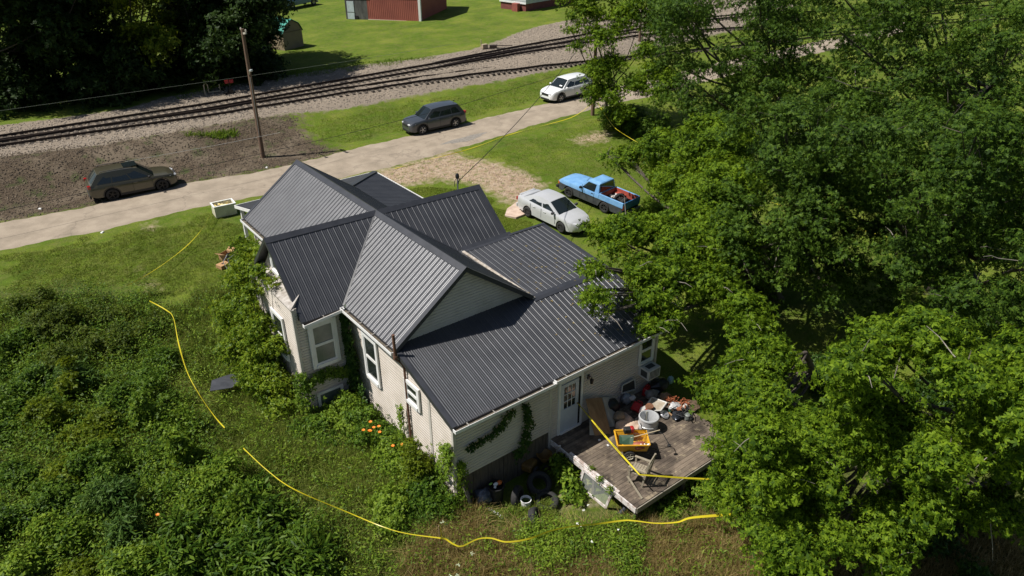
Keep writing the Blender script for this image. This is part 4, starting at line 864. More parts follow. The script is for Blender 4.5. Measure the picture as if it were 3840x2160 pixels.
h5 = d * .66; m_ = MB(); m_.tube([h5, h5 + Vector((-.15, -.5, .35)), h5 + Vector((-.25, -1.1, .55))], .035, 8); m_.lathe([(0, .05), (.09, .03), (.11, -.06), (.05, -.10), (0, -.1)], 12, h5 + Vector((-.26, -1.2, .55))); m_.build('lamp_arm', mat('pale_metal', (.5, .53, .5), rough=.4, metal=.3), t, smooth=40)
m_ = MB(); m_.tube([(-.05, -.13, 1.5), d * .3 + Vector((-.04, -.15, 0)), h5 * .98 + Vector((-.04, -.13, 0))], .018, 6); m_.build('conduit', grey_m, t)
p3b = at_g(2398, 156); t3, d3 = pole('slim wooden pole with white insulators beyond the tracks, seen between tree branches', p3b, at_y(2402, 88, p3b.y), .13, .10)
m_ = MB(); m_.beam(d3 + Vector((-.3, 0, -.1)), d3 + Vector((1.1, 0, -.25)), .1, .12); m_.build('crossarm', ins_m, t3)
p2b = at_g(2222, 432); p2t = Vector((p2b.x, p2b.y, p2b.z + 7.2))
t2, d2 = pole('wooden utility pole at the road edge half hidden in the small leafy tree', p2b, p2t)
m_ = MB(); m_.beam(d2 + Vector((-.7, 0, -.3)), d2 + Vector((.7, 0, -.3)), .1, .12); m_.build('crossarm', ins_m, t2)
def wire(name, label, pts, r=.012, m=wire_m, group=None, cat='cable', sag=0.):
    P = []; pts = [Vector(p) for p in pts]
    for a, b_ in zip(pts[:-1], pts[1:]):
        for k in range(10): u = k / 10; q = a.lerp(b_, u); q.z -= sag * 4 * u * (1 - u); P.append(q)
    P.append(pts[-1]); return tag(MB().tube(P, r, 5).build(name, m), label, cat, group)
wire('service_cable', 'black twisted service cable running from the roof mast to the utility pole by the road', [(4.75, 1.6, 5.05), Vector(p2t) + Vector((0, 0, -.4))], .017, sag=.55)
wire('overhead_wire', 'dark overhead wire passing in front of the charcoal sport utility vehicle', [at_y(-500, 900, 21.2), at_y(671, 646, 21.2), at_y(1267, 510, 21.2), at_y(1720, 396, 21.2), at_y(2155, 263, 21.2), at_y(2500, 206, 21.2), at_y(3200, 70, 21.2)], .014)
wire('overhead_wire', 'pale overhead wire crossing the middle of the nearest utility pole and the dark trees', [at_y(-400, 470, 25.3), at_y(0, 415, 25.3), at_y(930, 285, 25.3), at_y(1290, 232, 25.3), at_y(1700, 165, 25.3)], .008, wire_g)
wire('guy_wire', 'pale slack wire over the dark dirt bank above the olive estate car', [at_y(470, 606, 23.6), at_y(830, 541, 23.6), at_y(1050, 497, 23.6)], .010, mat('bright_wire', (.5, .5, .48), rough=.5))
# ------------------------------------------------------------------ far buildings
redm = mat('red_siding', (.30, .085, .062), (.24, .065, .05), scale=.6, rough=.7)
def ribwall(mb, A, B, z0, z1, out, per=.24, h=.02):
    A = Vector(A); B = Vector(B); d = B - A; L = d.length; d.normalize(); o_ = Vector(out); k0 = len(mb.v); n = 0; s = 0
    while s < L:
        for q, hh in ((0, 0), (.04, h), (.08, h), (.12, 0)):
            if s + q <= L:
                p = A + d * (s + q) + o_ * hh; mb.v += [(p.x, p.y, z0), (p.x, p.y, z1)]; n += 1
        s += per
    for i in range(n - 1): mb.f.append((k0 + 2 * i, k0 + 2 * i + 2, k0 + 2 * i + 3, k0 + 2 * i + 1)); mb.mi.append(0)
B0 = at_g(1382, 74); B1 = at_g(1577, 79); ex = (B1 - B0); ex.z = 0; Lb = ex.length; ex.normalize(); ey = Vector((-ex.y, ex.x, 0)); zb_ = min(B0.z, B1.z) - .1
barn = thing('barn', 'red ribbed metal barn with white corner trim on the far lawn', 'barn')
def bp(u, v): q = B0 + ex * u + ey * v; return (q.x, q.y)
m_ = MB(); ribwall(m_, (*bp(0, 0), 0), (*bp(Lb, 0), 0), zb_ + .15, zb_ + 4.2, -ey); ribwall(m_, (*bp(Lb, 0), 0), (*bp(Lb, 8.5), 0), zb_ + .15, zb_ + 4.2, ex); ribwall(m_, (*bp(Lb, 8.5), 0), (*bp(0, 8.5), 0), zb_ + .15, zb_ + 4.2, ey); ribwall(m_, (*bp(0, 8.5), 0), (*bp(0, 0), 0), zb_ + .15, zb_ + 4.2, -ex); m_.build('wall', redm, barn)
m_ = MB(); q = B0 + ex * Lb; m_.box((q.x, q.y, zb_ + 2.1), (.28, .28, 4.2), math.atan2(ex.y, ex.x)); m_.build('corner_trim', white, barn)
m_ = MB(); m_.beam((*bp(0, -.04), zb_ + .1), (*bp(Lb, -.04), zb_ + .1), .08, .16); m_.build('base_board', mat('pale_board', (.5, .42, .33), rough=.8), barn)
m_ = MB(); vs = [Vector((*bp(-.4, -.5), zb_ + 4.1)), Vector((*bp(Lb + .4, -.5), zb_ + 4.1)), Vector((*bp(Lb + .4, 4.25), zb_ + 6)), Vector((*bp(-.4, 4.25), zb_ + 6)), Vector((*bp(Lb + .4, 9), zb_ + 4.1)), Vector((*bp(-.4, 9), zb_ + 4.1))]
m_.add(vs + [v + Vector((0, 0, -.08)) for v in vs], [(0, 1, 2, 3), (3, 2, 4, 5), (9, 8, 7, 6), (11, 10, 8, 9), (0, 6, 7, 1), (4, 10, 11, 5), (0, 3, 9, 6), (3, 5, 11, 9), (1, 7, 8, 2), (2, 8, 10, 4)]); m_.build('roof', mat('grey_roof', (.3, .3, .31), rough=.5), barn)
gw = mat('grey_boards', (.045, .045, .045), (.11, .11, .105), scale=2, rough=.9, stretch=(1, 1, .3))
lean = thing('lean_to', 'grey weathered lean-to with a pale door at the left end of the red barn', 'shed'); WL = 2.9
m_ = MB(); m_.prism([bp(-WL, .0), bp(-.03, .0), bp(-.03, 5), bp(-WL, 5)], zb_, zb_ + 3.0); m_.build('wall', gw, lean)
m_ = MB(); m_.prism([bp(-WL - .2, -.25), bp(-.03, -.25), bp(-.03, 5.2), bp(-WL - .2, 5.2)], zb_ + 3.0, zb_ + 3.12); m_.build('roof', mat('grey_roof2', (.26, .26, .26), rough=.6), lean)
m_ = MB(); m_.prism([bp(-WL + .25, -.05), bp(-WL + 1.15, -.05), bp(-WL + 1.15, -.005), bp(-WL + .25, -.005)], zb_ + .1, zb_ + 2.1); dd = m_.build('door', mat('pale_blue_door', (.50, .58, .62), (.40, .45, .47), scale=2, rough=.5), lean)
m_ = MB(); m_.prism([bp(-WL + .2, -.06), bp(-WL + 1.2, -.06), bp(-WL + 1.2, -.052), bp(-WL + .2, -.052)], zb_ + .85, zb_ + .91); m_.build('rail', gw, dd)
m_ = MB(); m_.prism([bp(-1.75, -.08), bp(-1.3, -.08), bp(-1.3, -.005), bp(-1.75, -.005)], zb_ + .1, zb_ + .5); m_.build('hatch', under, lean)
# green roofed garden shed
G1 = at_g(1140, 172); G0 = at_g(1070, 190); gx_ = G1 - G0; gx_.z = 0; GWd = 2.5; gx_.normalize(); gy_ = Vector((-gx_.y, gx_.x, 0)); G0 = G1 - gx_ * GWd; z0 = G1.z - .1
gs = thing('garden_shed', 'tan garden shed with a green metal gambrel roof under the dark trees', 'shed'); GLn = 4.2
prof = [(0, 0), (GWd, 0), (GWd - .02, 1.7), (GWd - .38, 2.35), (GWd / 2, 2.8), (.38, 2.35), (.02, 1.7)]
def gp3(u, v, z): q = G0 + gx_ * u + gy_ * v; return (q.x, q.y, z0 + z)
m_ = MB(); k = len(prof); m_.add([gp3(u, 0, z) for u, z in prof] + [gp3(u, GLn, z) for u, z in prof], [tuple(range(k)), tuple(range(k, 2 * k))[::-1]] + [(i, k + i, k + (i + 1) % k, (i + 1) % k) for i in range(k)]); m_.build('wall', mat('tan_panel', (.26, .20, .13), (.21, .165, .11), scale=1, rough=.85), gs)
m_ = MB(); rp = [(GWd + .10, 1.62), (GWd - .36, 2.42), (GWd / 2, 2.89), (.36, 2.42), (-.10, 1.62)]
for (u0, h0), (u1, h1) in zip(rp[:-1], rp[1:]):
    v = -.12; 
    while v < GLn + .1:
        for q, hh in ((0, .0), (.03, .02), (.06, .02), (.09, 0)):
            m_.v += [gp3(u0, v + q, h0 + hh), gp3(u1, v + q, h1 + hh)]; nn_ = len(m_.v)
            if not (v == -.12 and q == 0): m_.f.append((nn_ - 4, nn_ - 2, nn_ - 1, nn_ - 3)); m_.mi.append(0)
        v += .28
m_.build('roof', mat('green_roof', (.05, .26, .20), (.07, .32, .25), scale=2, rough=.35, spec=.6), gs)
m_ = MB(); a, b_ = Vector(gp3(.2, -.02, 1.72)), Vector(gp3(GWd - .2, -.02, 1.72)); m_.beam(a, b_, .03, .05); m_.build('trim', mat('brown_trim', (.10, .075, .05), rough=.8), gs)
# mobile home
M1 = at_g(1972, 44); M0 = at_g(1862, 30); mx_ = M1 - M0; mx_.z = 0; mx_.normalize(); my_ = Vector((-mx_.y, mx_.x, 0)); MW = 4.3; z0 = M1.z - .1
def mp3(u, v, z): q = M1 + mx_ * (u - MW) + my_ * v; return (q.x, q.y, z0 + z)
mh = thing('mobile_home', 'pale grey mobile home on dark red skirting on the far lawn', 'mobile home')
m_ = MB(); m_.prism([mp3(0, 0, 0)[:2], mp3(MW, 0, 0)[:2], mp3(MW, 13, 0)[:2], mp3(0, 13, 0)[:2]], z0 + .95, z0 + 3.4); m_.build('wall', mat('pale_siding', (.52, .56, .56), (.44, .48, .48), scale=.7, rough=.5), mh)
m_ = MB()
for z in np.arange(1.25, 3.3, .3): m_.beam(mp3(0, -.012, z), mp3(MW, -.012, z), .02, .02); m_.beam(mp3(MW + .012, 0, z), mp3(MW + .012, 13, z), .02, .02)
m_.build('siding_laps', mat('siding_laps', (.38, .42, .43), rough=.6), mh)
m_ = MB(); m_.prism([mp3(.08, .08, 0)[:2], mp3(MW - .08, .08, 0)[:2], mp3(MW - .08, 12.9, 0)[:2], mp3(.08, 12.9, 0)[:2]], z0 - .3, z0 + .95); m_.build('skirting', mat('red_skirting', (.20, .06, .05), (.14, .04, .035), scale=3, rough=.8), mh)
m_ = MB(); m_.beam(mp3(-.03, -.03, 1.0), mp3(MW + .03, -.03, 1.0), .05, .16); m_.build('trim', white, mh)
m_ = MB(); m_.prism([mp3(-.2, -.2, 0)[:2], mp3(MW + .2, -.2, 0)[:2], mp3(MW + .2, 13.2, 0)[:2], mp3(-.2, 13.2, 0)[:2]], z0 + 3.4, z0 + 3.6); m_.build('roof', white, mh)
m_ = MB(); a = Vector(mp3(3.0, -.35, .5)); m_.box(a, (.9, .5, 1.0), math.atan2(mx_.y, mx_.x)); tag(m_.build('storage_cabinet', mat('red_cabinet', (.30, .08, .06), (.22, .06, .05), scale=3, rough=.8), bevel=.02), 'dark red upright cabinet standing against the mobile home end wall', 'cabinet')
# far truck at the top edge
fsp = dict(suv); fsp.update(L=5.4, W=2.0, H=1.9, wb=3.6, R=.42, fo=.95, paint=mat('deep_blue_paint', (.05, .13, .26), rough=.3, coat=.7), spokes=5, clad=False, plan=scaled(suv_plan, 5.4, 4.6), top=[(-2.7, 1.15), (-2.6, 1.25), (-.9, 1.25), (.9, 1.2), (1.25, 1.22), (2.4, 1.18), (2.6, 1.1), (2.7, .9)], bot=[(-2.7, .5), (2.7, .42)],
    gh=dict(base_f=1.2, top_f=.6, top_r=-.7, base_r=-1.0, wb=.90, wt=.74, win=[(-.6, .95, -.5, .7)]), doors=[-.9, 1.1], handles=[-.6], nose_z=.98, tail_z=1.0, head=(.3, .14, .06), bump_m=white, grille_m=chrome, mirror=plast)
c, a = car_at((1100, 37), (1178, 21), 1, fsp); t = car('parked_truck', 'blue pickup truck with a white front parked by the gravel drive at the top edge', 'pickup truck', c, a, fsp); slope(t, c, a)
# ------------------------------------------------------------------ switch stands
def local(t, p): return Vector(p) - t.location
sp_ = at_g(862, 352); t = thing('switch_stand', 'black switch stand with a red double target beside the siding track', 'switch stand', sp_, group='track switch stands')
m_ = MB(); m_.box((0, 0, .05), (.9, .25, .12)); m_.box((.1, 0, .22), (.3, .3, .25)); m_.tube([(.1, 0, .3), (.1, 0, .95)], .03); m_.build('stand', black_m, t)
m_ = MB(); m_.box((-.08, 0, .98), (.32, .03, .28)); m_.box((.30, 0, .98), (.32, .03, .28)); m_.build('target', mat('red_target', (.42, .03, .03), rough=.5), t, bevel=.03)
m_ = MB(); m_.tube([(0, 0, .2), (-.7, .1, .35)], .02); m_.tube([(.1, -.1, .06), (.3, -2.2, .0)], .02); m_.build('lever', black_m, t)
sp_ = at_g(800, 352); t = tag(MB().tube([(-.6, .1, 0), (-.6, .1, .75), (-.45, .1, .95), (-.3, .1, .75), (-.3, .1, .15), (.6, .0, .15), (.6, .0, .7)], .045, 8).build('hoop_post', mat('cream_pipe', (.5, .42, .28), rough=.6), smooth=50), 'pale bent pipe hoop standing in the gravel left of the red target', 'pipe'); t.location = sp_
sp_ = at_g(1825, 183); t = thing('switch_machine', 'rusty switch machine with a pale housing on long timbers beside the far tracks', 'switch machine', sp_, group='track switch stands')
m_ = MB(); m_.box((1.9, -2.2, .0), (5.4, .25, .14), R(-47)); m_.box((2.2, -1.9, .0), (5.4, .25, .14), R(-47)); m_.build('timber', tie_m, t); m_ = MB(); m_.box((-.2, .1, .25), (.6, .4, .4)); m_.tube([(-.5, .2, .3), (-.5, .2, .9)], .04); m_.build('housing', mat('cream_box', (.42, .36, .25), (.28, .2, .13), scale=6, rough=.7), t, bevel=.03); m_ = MB(); m_.box((.5, -.4, .2), (.7, .4, .3), R(-40)); m_.tube([(.5, -.4, .3), (2.2, -1.2, .2)], .04); m_.build('gear', rail_m, t)
# ------------------------------------------------------------------ caution tape
tape_m = bpy.data.materials.new('caution_tape'); tape_m.use_nodes = True; n = tape_m.node_tree.nodes; l = tape_m.node_tree.links; b = n['Principled BSDF']; b.inputs['Roughness'].default_value = .35
b.inputs['Base Color'].default_value = (.74, .62, .03, 1); tape_m.node_tree.nodes['Principled BSDF'].inputs['Specular IOR Level'].default_value = .6
trn = n.new('ShaderNodeBsdfTranslucent'); trn.inputs[0].default_value = (.85, .72, .05, 1); mxs = n.new('ShaderNodeMixShader'); mxs.inputs[0].default_value = .3; l.new(b.outputs[0], mxs.inputs[1]); l.new(trn.outputs[0], mxs.inputs[2]); l.new(mxs.outputs[0], n['Material Output'].inputs[0])
ink = mat('tape_ink', (.03, .028, .015), rough=.6)
def spl(P, n=14):
    out = []; P = [P[0]] + list(P) + [P[-1]]
    for i in range(1, len(P) - 2):
        for k in range(n):
            t_ = k / n; a, b_, c_, d_ = P[i - 1], P[i], P[i + 1], P[i + 2]; out.append(.5 * ((2 * b_) + (c_ - a) * t_ + (2 * a - 5 * b_ + 4 * c_ - d_) * t_ ** 2 + (3 * b_ - a - 3 * c_ + d_) * t_ ** 3))
    out.append(P[-2]); return out
VIEW = Vector((.35, .55, -.75)).normalized()
def tape(label, pts, w=.044, tw=1.0, seed=1, text=False, ang0=.2):
    P = spl([Vector(p) for p in pts]); mb = MB(); mb2 = MB(); r_ = random.Random(seed); ph = r_.uniform(0, 6); s_ = 0; last = None
    for i, p in enumerate(P):
        d = (P[min(i + 1, len(P) - 1)] - P[max(i - 1, 0)]).normalized(); sd = d.cross(VIEW).normalized(); up = d.cross(sd)
        if last is not None: s_ += (p - last).length
        last = p; an = ang0 + tw * math.sin(s_ * .9 + ph) * math.sin(s_ * .37 + ph * 2); ww = w * (.75 + .25 * math.cos(s_ * 1.3 + ph)); q = (sd * math.cos(an) + up * math.sin(an)) * ww / 2
        mb.v += [tuple(p - q), tuple(p + q)]; nv = d.cross(q).normalized() * .002
        if text: mb2.v += [tuple(p - q * .45 + nv), tuple(p + q * .45 + nv), tuple(p - q * .45 - nv), tuple(p + q * .45 - nv)]
        if i: mb.f.append((2 * i - 2, 2 * i, 2 * i + 1, 2 * i - 1)); mb.mi.append(0)
    o = tag(mb.build('caution_tape', tape_m, smooth=60), label, 'caution tape', 'yellow caution tapes'); return o, P
def tline(px_list, dz): return [at_g(x_, y_, z_ if not isinstance(dz, (int, float)) else dz) for (x_, y_, *z_r) in px_list for z_ in [z_r[0] if z_r else dz]]
tape('yellow tape sagging from the white tub across the mown grass', [at_g(790, 800, .45), at_g(758, 858, .42), at_g(700, 922, .32), at_g(620, 985, .40), at_g(545, 1034, .5), at_g(475, 1072, .65)], seed=1)
tape('yellow tape running down through the weeds left of the house', [at_g(560, 1128, .9), at_g(622, 1162, .9), at_g(650, 1192, 1.3), at_g(670, 1290, 1.3), at_g(702, 1395, 1.3), at_g(750, 1484, 1.3), at_g(805, 1562, 1.3), at_g(842, 1604, 1.3)], seed=2)
tape('pale yellow tape stretched over the weeds to the stake', [at_g(912, 1680, 1.15), at_g(1000, 1762, 1.15), at_g(1100, 1833, 1.15), at_g(1285, 1913, 1.1), at_g(1480, 1990, 1.1), at_g(1652, 2018, .95)], seed=3, w=.046, tw=.9)
tape('wavy yellow tape from the stake past the tyres to the right-hand trees', [at_g(1654, 2018, .95), at_g(1672, 2022, .9), at_g(1700, 2040, .85), at_g(1732, 2048, .82), at_g(1790, 2022, .85), at_g(1840, 2018, .85), at_g(1900, 2032, .82), at_g(1985, 2020, .82), at_g(2060, 1992, .85), at_g(2140, 1975, .9), at_g(2230, 1966, .9), at_g(2335, 1952, .9), at_g(2380, 1953, .9), at_g(2460, 1962, .85), at_g(2540, 1958, .85), at_g(2590, 1942, .9), at_g(2700, 1932, .9), at_g(2800, 1926, .9)], w=.075, tw=1.1, seed=8)
stake = at_g(1652, 2062); tag(MB().tube([stake, Vector((stake.x, stake.y, stake.z + 1.0))], .015, 6).build('stake', mat('stake_wood', (.3, .22, .13), rough=.9)), 'thin wooden stake where two yellow tapes meet', 'stake')
o = tape('short yellow tape end hanging down from the stake', [stake + Vector((.02, 0, .98)), stake + Vector((.05, -.03, .7)), stake + Vector((.02, -.02, .45)), stake + Vector((.06, -.05, .2))], seed=4)[0]
handle_p = Vector((DX + .30, -8.9, DZ + 1.0)); chair_c = at_z(2398, 1780, -.36 + .78)
tp, P_ = tape('yellow lettered tape stretched from the back door handle to the wooden chair', [handle_p, handle_p.lerp(chair_c, .5) + Vector((0, 0, -.05)), chair_c], w=.066, tw=.25, seed=5, ang0=.0)
def letters(txt, P_, parent, size=.052, step=1.15):
    """printed warning repeated along the tape"""
    cu = bpy.data.curves.new('l', 'FONT'); cu.body = txt; cu.size = size; cu.align_x = 'CENTER'; cu.align_y = 'CENTER'; to = bpy.data.objects.new('l', cu); COL.objects.link(to); bpy.context.view_layer.update()
    me_ = bpy.data.meshes.new_from_object(to.evaluated_get(bpy.context.evaluated_depsgraph_get())); bpy.data.objects.remove(to); me_.materials.clear(); me_.materials.append(ink)
    a, b_ = P_[0], P_[-1]; L = (b_ - a).length; s_ = .55
    while s_ < L - .4:
        i = min(int(s_ / L * (len(P_) - 1)), len(P_) - 2); p = P_[i]; d = (P_[i + 1] - P_[i]).normalized(); q = d.cross(VIEW).normalized(); nv = d.cross(q).normalized(); tocam = (Vector((CX, CY, CZ)) - p)
        if nv.dot(tocam) < 0: nv = -nv; q = -q
        o_ = bpy.data.objects.new('lettering', me_); COL.objects.link(o_); o_.parent = parent
        o_.matrix_local = Matrix(((d.x, q.x, nv.x, p.x + nv.x * .006), (d.y, q.y, nv.y, p.y + nv.y * .006), (d.z, q.z, nv.z, p.z + nv.z * .006), (0, 0, 0, 1))); s_ += step
letters('CAUTION  DO NOT ENTER', P_, tp, .045, .9)
tape('yellow tape running from the wooden chair off the deck to the right', [chair_c, at_z(2480, 1786, .35), at_z(2600, 1794, .2), at_z(2760, 1799, .1), at_z(2920, 1799, .1)], w=.055, tw=.3, seed=6, ang0=.3)
tape('yellow tape going down from the utility pole by the road into the trees', [Vector(p2b) + Vector((.1, -.15, 1.2)), at_g(2290, 460, .9), at_g(2330, 497, .8), at_g(2440, 560, .8), at_g(2700, 690, .9), at_g(3000, 792, 1.0), at_g(3150, 838, 1.0), at_g(3330, 890, 1.0)], seed=7)
tape('yellow tape lying slack along the near edge of the road', [Vector(p2b) + Vector((-.1, -.1, 1.0)), at_g(2150, 437, .35), at_g(2040, 470, .08), at_g(1900, 508, .06), at_g(1800, 545, .06), at_g(1712, 572, .05), at_g(1600, 600, .06), at_g(1480, 632, .05)], seed=9, w=.05)
# ------------------------------------------------------------------ white tub by the road
def frame_of(c, px_dir): return c
a = at_z(802, 776, .66); b_ = at_z(882, 759, .66); c_ = at_z(784, 755, .66); ux = (b_ - a); TL_ = ux.length; ux.normalize(); uy = Vector((-ux.y, ux.x, 0)); TW = .80; base = a; base.z = float(gz(a.x, a.y))
tub = thing('storage_tub', 'white open chest of yellow scraps standing at the road edge', 'tub', base, math.atan2(ux.y, ux.x)); tubm = mat('cream_tub', (.66, .64, .52), (.5, .47, .34), scale=2.5, rough=.5)
m_ = MB(); TH = .68; th = .06
for (x0, x1, y0, y1) in ((0, TL_, 0, th), (0, TL_, TW - th, TW), (0, th, th, TW - th), (TL_ - th, TL_, th, TW - th)): m_.box(((x0 + x1) / 2, (y0 + y1) / 2, TH / 2 + .03), (x1 - x0, y1 - y0, TH - .1))
m_.box((TL_ / 2, TW / 2, .08), (TL_ - .1, TW - .1, .1)); m_.build('tub_walls', tubm, tub)
m_ = MB()
for (x0, x1, y0, y1) in ((-.03, TL_ + .03, -.03, th), (-.03, TL_ + .03, TW - th, TW + .03), (-.03, th, th, TW - th), (TL_ - th, TL_ + .03, th, TW - th)): m_.box(((x0 + x1) / 2, (y0 + y1) / 2, TH + .02), (x1 - x0, y1 - y0, .05))
m_.build('rim', mat('white_rim', (.78, .78, .74), rough=.4), tub, bevel=.008)
yel = mat('yellow_scraps', (.70, .52, .08), (.75, .68, .50), scale=9, rough=.5); m_ = MB(); random.seed(11)
for k in range(70): m_.box((random.uniform(.15, TL_ - .15), random.uniform(.12, TW - .12), .50 + random.uniform(-.03, .10)), (random.uniform(.07, .2), random.uniform(.05, .14), .02), Matrix.Rotation(random.uniform(0, 6), 3, 'Z') @ Matrix.Rotation(random.uniform(-.6, .6), 3, 'X'))
o = m_.build('scrap_heap', yel); o.location = base; o.rotation_euler = (0, 0, math.atan2(ux.y, ux.x)); tag(o, 'heap of yellow and pale scraps inside the white tub', 'scraps', kind='stuff')
# ------------------------------------------------------------------ cardboard boxes and yard things
card = mat('cardboard', (.42, .25, .12), (.36, .21, .10), scale=3, rough=.85)
def cbox(label, loc, rz, d, openf=True, holes=False):
    t = thing('cardboard_box', label, 'box', loc, rz, 'cardboard boxes on the grass'); x_, y_, z_ = d; m_ = MB(); w = .012
    m_.box((0, 0, .01), (x_, y_, .02))
    for s in (-1, 1): m_.box((s * (x_ / 2 - w / 2), 0, z_ / 2), (w, y_, z_)); m_.box((0, s * (y_ / 2 - w / 2), z_ / 2), (x_ - 2 * w, w, z_))
    if not openf: m_.box((0, 0, z_ - w / 2), (x_ - 2 * w, y_ - 2 * w, w))
    m_.build('carton', card, t)
    if openf:
        for s in (-1, 1):
            m_ = MB(); an = R(25 + 20 * (s > 0)); m_.box((s * (x_ / 2 + .10), 0, z_ + .08 * (1 if s < 0 else .4)), (.26, y_ - .02, w), Matrix.Rotation(-s * an, 3, 'Y')); m_.build('flap', card, t)
    else: m_ = MB(); m_.box((0, 0, z_ + .003), (.12, .12, .004)); m_.build('label_patch', mat('dark_label', (.03, .02, .03), rough=.7), t)
    return t
cbox('open brown cardboard box with raised flaps on the grass left of the house', at_g(851, 972), .5, (.55, .45, .36)); cbox('closed tan cardboard box with a dark square on top, on the grass', at_g(838, 1002), .35, (.52, .42, .20), False); cbox('small brown cardboard box half hidden under the left shrub', at_g(892, 984), .9, (.35, .3, .25), True)
for k in range(5): p = at_g(856 + k * 5, 972 + (k % 3) * 4); o = MB().box((0, 0, 0), (.09, .07, .03)).build('packing_scrap', white, bevel=.008); o.location = p + Vector((0, 0, .04)); o.rotation_euler = (.2 * k, .1, k); tag(o, 'small white packing scrap by the open cardboard box, ' + ('first', 'second', 'third', 'fourth', 'fifth')[k] + ' from the left', 'scrap', 'white packing scraps')
t = thing('stool', 'black round stool tipped over on the grass below the cardboard boxes', 'stool', at_g(872, 1022) + Vector((0, 0, .12)), rot=(R(35), R(-20), .6)); MB().lathe([(0, .05), (.24, .05), (.27, .02), (.27, -.02), (0, -.03)], 24).build('seat', black_m, t, smooth=40)
m_ = MB(); m_.tube([(.1, .15, 0), (.35, .45, .12), (.75, .35, .12)], .018); m_.tube([(-.1, .15, 0), (.1, .55, .1), (.55, .6, .14)], .018); m_.build('leg', grey_m, t)
o = MB().lathe([(0, .03), (.2, .05), (.24, .0), (0, -.02)], 20).build('backrest', black_m, t, smooth=40); o.location = (.62, .42, .05)
mt_ = [at_g(x_, y_, .75) for x_, y_ in ((787, 1466), (795, 1428), (850, 1405), (908, 1392), (912, 1428), (868, 1452))]; m_ = MB(); m_.v = [tuple(p + Vector((0, 0, .03 * math.sin(i * 2)))) for i, p in enumerate(mt_)] + [tuple(p + Vector((0, 0, -.03))) for p in mt_]; m_.f = [tuple(range(6)), tuple(range(6, 12))[::-1]] + [(i, 6 + i, 6 + (i + 1) % 6, (i + 1) % 6) for i in range(6)]; m_.mi = [0] * 8
tag(m_.build('rubber_mat', mat('dark_mat', (.030, .033, .042), (.06, .063, .075), scale=3, rough=.55)), 'dark grey rubber sheet lying on the weeds beside the left shrub', 'mat')
lit = mat('litter', (.7, .7, .68), rough=.6)
for px_, py_, lb in ((384, 870, 'white scrap of litter at the near road edge'), (1000, 627, 'small pale stone on the far verge near the utility pole'), (150, 782, 'white flattened litter strip on the dirt bank')):
    o = MB().box((0, 0, 0), (.22, .14, .05), taper=.6).build('litter', lit, bevel=.01); o.location = at_g(px_, py_, .03); o.rotation_euler = (.1, 0, px_); tag(o, lb, 'litter')
# ------------------------------------------------------------------ things on the deck
DK = DT
wood_br = mat('plywood', (.22, .125, .055), (.33, .20, .10), scale=2, rough=.75, stretch=(4, 1, 1)); wboard = mat('pale_boards', (.36, .33, .27), (.46, .43, .36), scale=3, rough=.8)
def slabq(name, label, cat, P, m, th=.025, group=None):
    P = [Vector(p) for p in P]; nv = (P[1] - P[0]).cross(P[2] - P[1]).normalized() * th; o = MB().add(P + [p + nv for p in P], [(0, 1, 2, 3), (7, 6, 5, 4), (0, 4, 5, 1), (1, 5, 6, 2), (2, 6, 7, 3), (3, 7, 4, 0)]).build(name, m); return tag(o, label, cat, group)
slabq('wooden_board', 'brown wooden board leaning on the wall right of the back door', 'board', [at_z(2230, 1635, DK), at_z(2291, 1626, DK), at_y(2256, 1491, -9.0), at_y(2195, 1496, -9.02)], wood_br, group='boards leaning by the back door')
slabq('wooden_board', 'pale planked panel leaning behind the brown board', 'board', [at_z(2285, 1601, DK), at_z(2305, 1600, DK), at_y(2305, 1491, -8.93), at_y(2258, 1491, -8.93)], wboard, group='boards leaning by the back door')
slabq('wooden_board', 'narrow pale board showing left of the brown board', 'board', [at_z(2211, 1632, DK), at_z(2232, 1632, DK), at_y(2228, 1545, -9.0), at_y(2210, 1545, -9.0)], wboard, group='boards leaning by the back door')
bagm = mat('black_bag', (.012, .012, .013), rough=.35, bump=1, bscale=8)
def blob(name, label, cat, loc, d, m, seed=1, amp=.18, group=None, rot=0.):
    r_ = random.Random(seed); ph = [r_.uniform(0, 6) for _ in range(8)]; mb = MB(); N, K = 14, 20
    for i in range(N + 1):
        th = math.pi * i / N
        for j in range(K):
            a = 2 * math.pi * j / K; e = 1 + amp * (math.sin(3 * a + ph[0] + 2 * th) * .5 + math.sin(5 * a + ph[1] - 3 * th) * .35 + math.sin(9 * th + ph[2] + 2 * a) * .3) * math.sin(th)
            mb.v.append((d[0] / 2 * e * math.sin(th) * math.cos(a), d[1] / 2 * e * math.sin(th) * math.sin(a), d[2] / 2 * (1 + math.cos(th) * e)))
    for i in range(N):
        for j in range(K): mb.f.append((i * K + j, (i + 1) * K + j, (i + 1) * K + (j + 1) % K, i * K + (j + 1) % K)); mb.mi.append(0)
    o = mb.build(name, m, smooth=45); o.location = loc; o.rotation_euler = (0, 0, rot); return tag(o, label, cat, group)
blob('bin_bag', 'black bin bag slumped between the wall and the leaning boards', 'bag', at_z(2218, 1560, DK) + Vector((.05, .25, 0)), (.6, .45, .85), bagm, 2)
blob('bin_bag', 'dark bag in the shade right of the leaning boards', 'bag', at_z(2330, 1580, DK) + Vector((0, .6, 0)), (.7, .6, .6), bagm, 3)
scm = mat('thin_frame', (.5, .5, .48), rough=.5); a = [at_y(2331, 1475, -8.92), at_y(2334, 1445, -8.92), at_y(2380, 1421, -8.92), at_y(2383, 1460, -8.92)]; m_ = MB()
for p, q in ((a[0], a[1]), (a[1], a[2]), (a[2], a[3]), (a[3], a[0])): m_.beam(p, q, .03, .04)
wf = tag(m_.build('window_screen', scm), 'pale empty window screen frame leaning on the back wall', 'window screen')
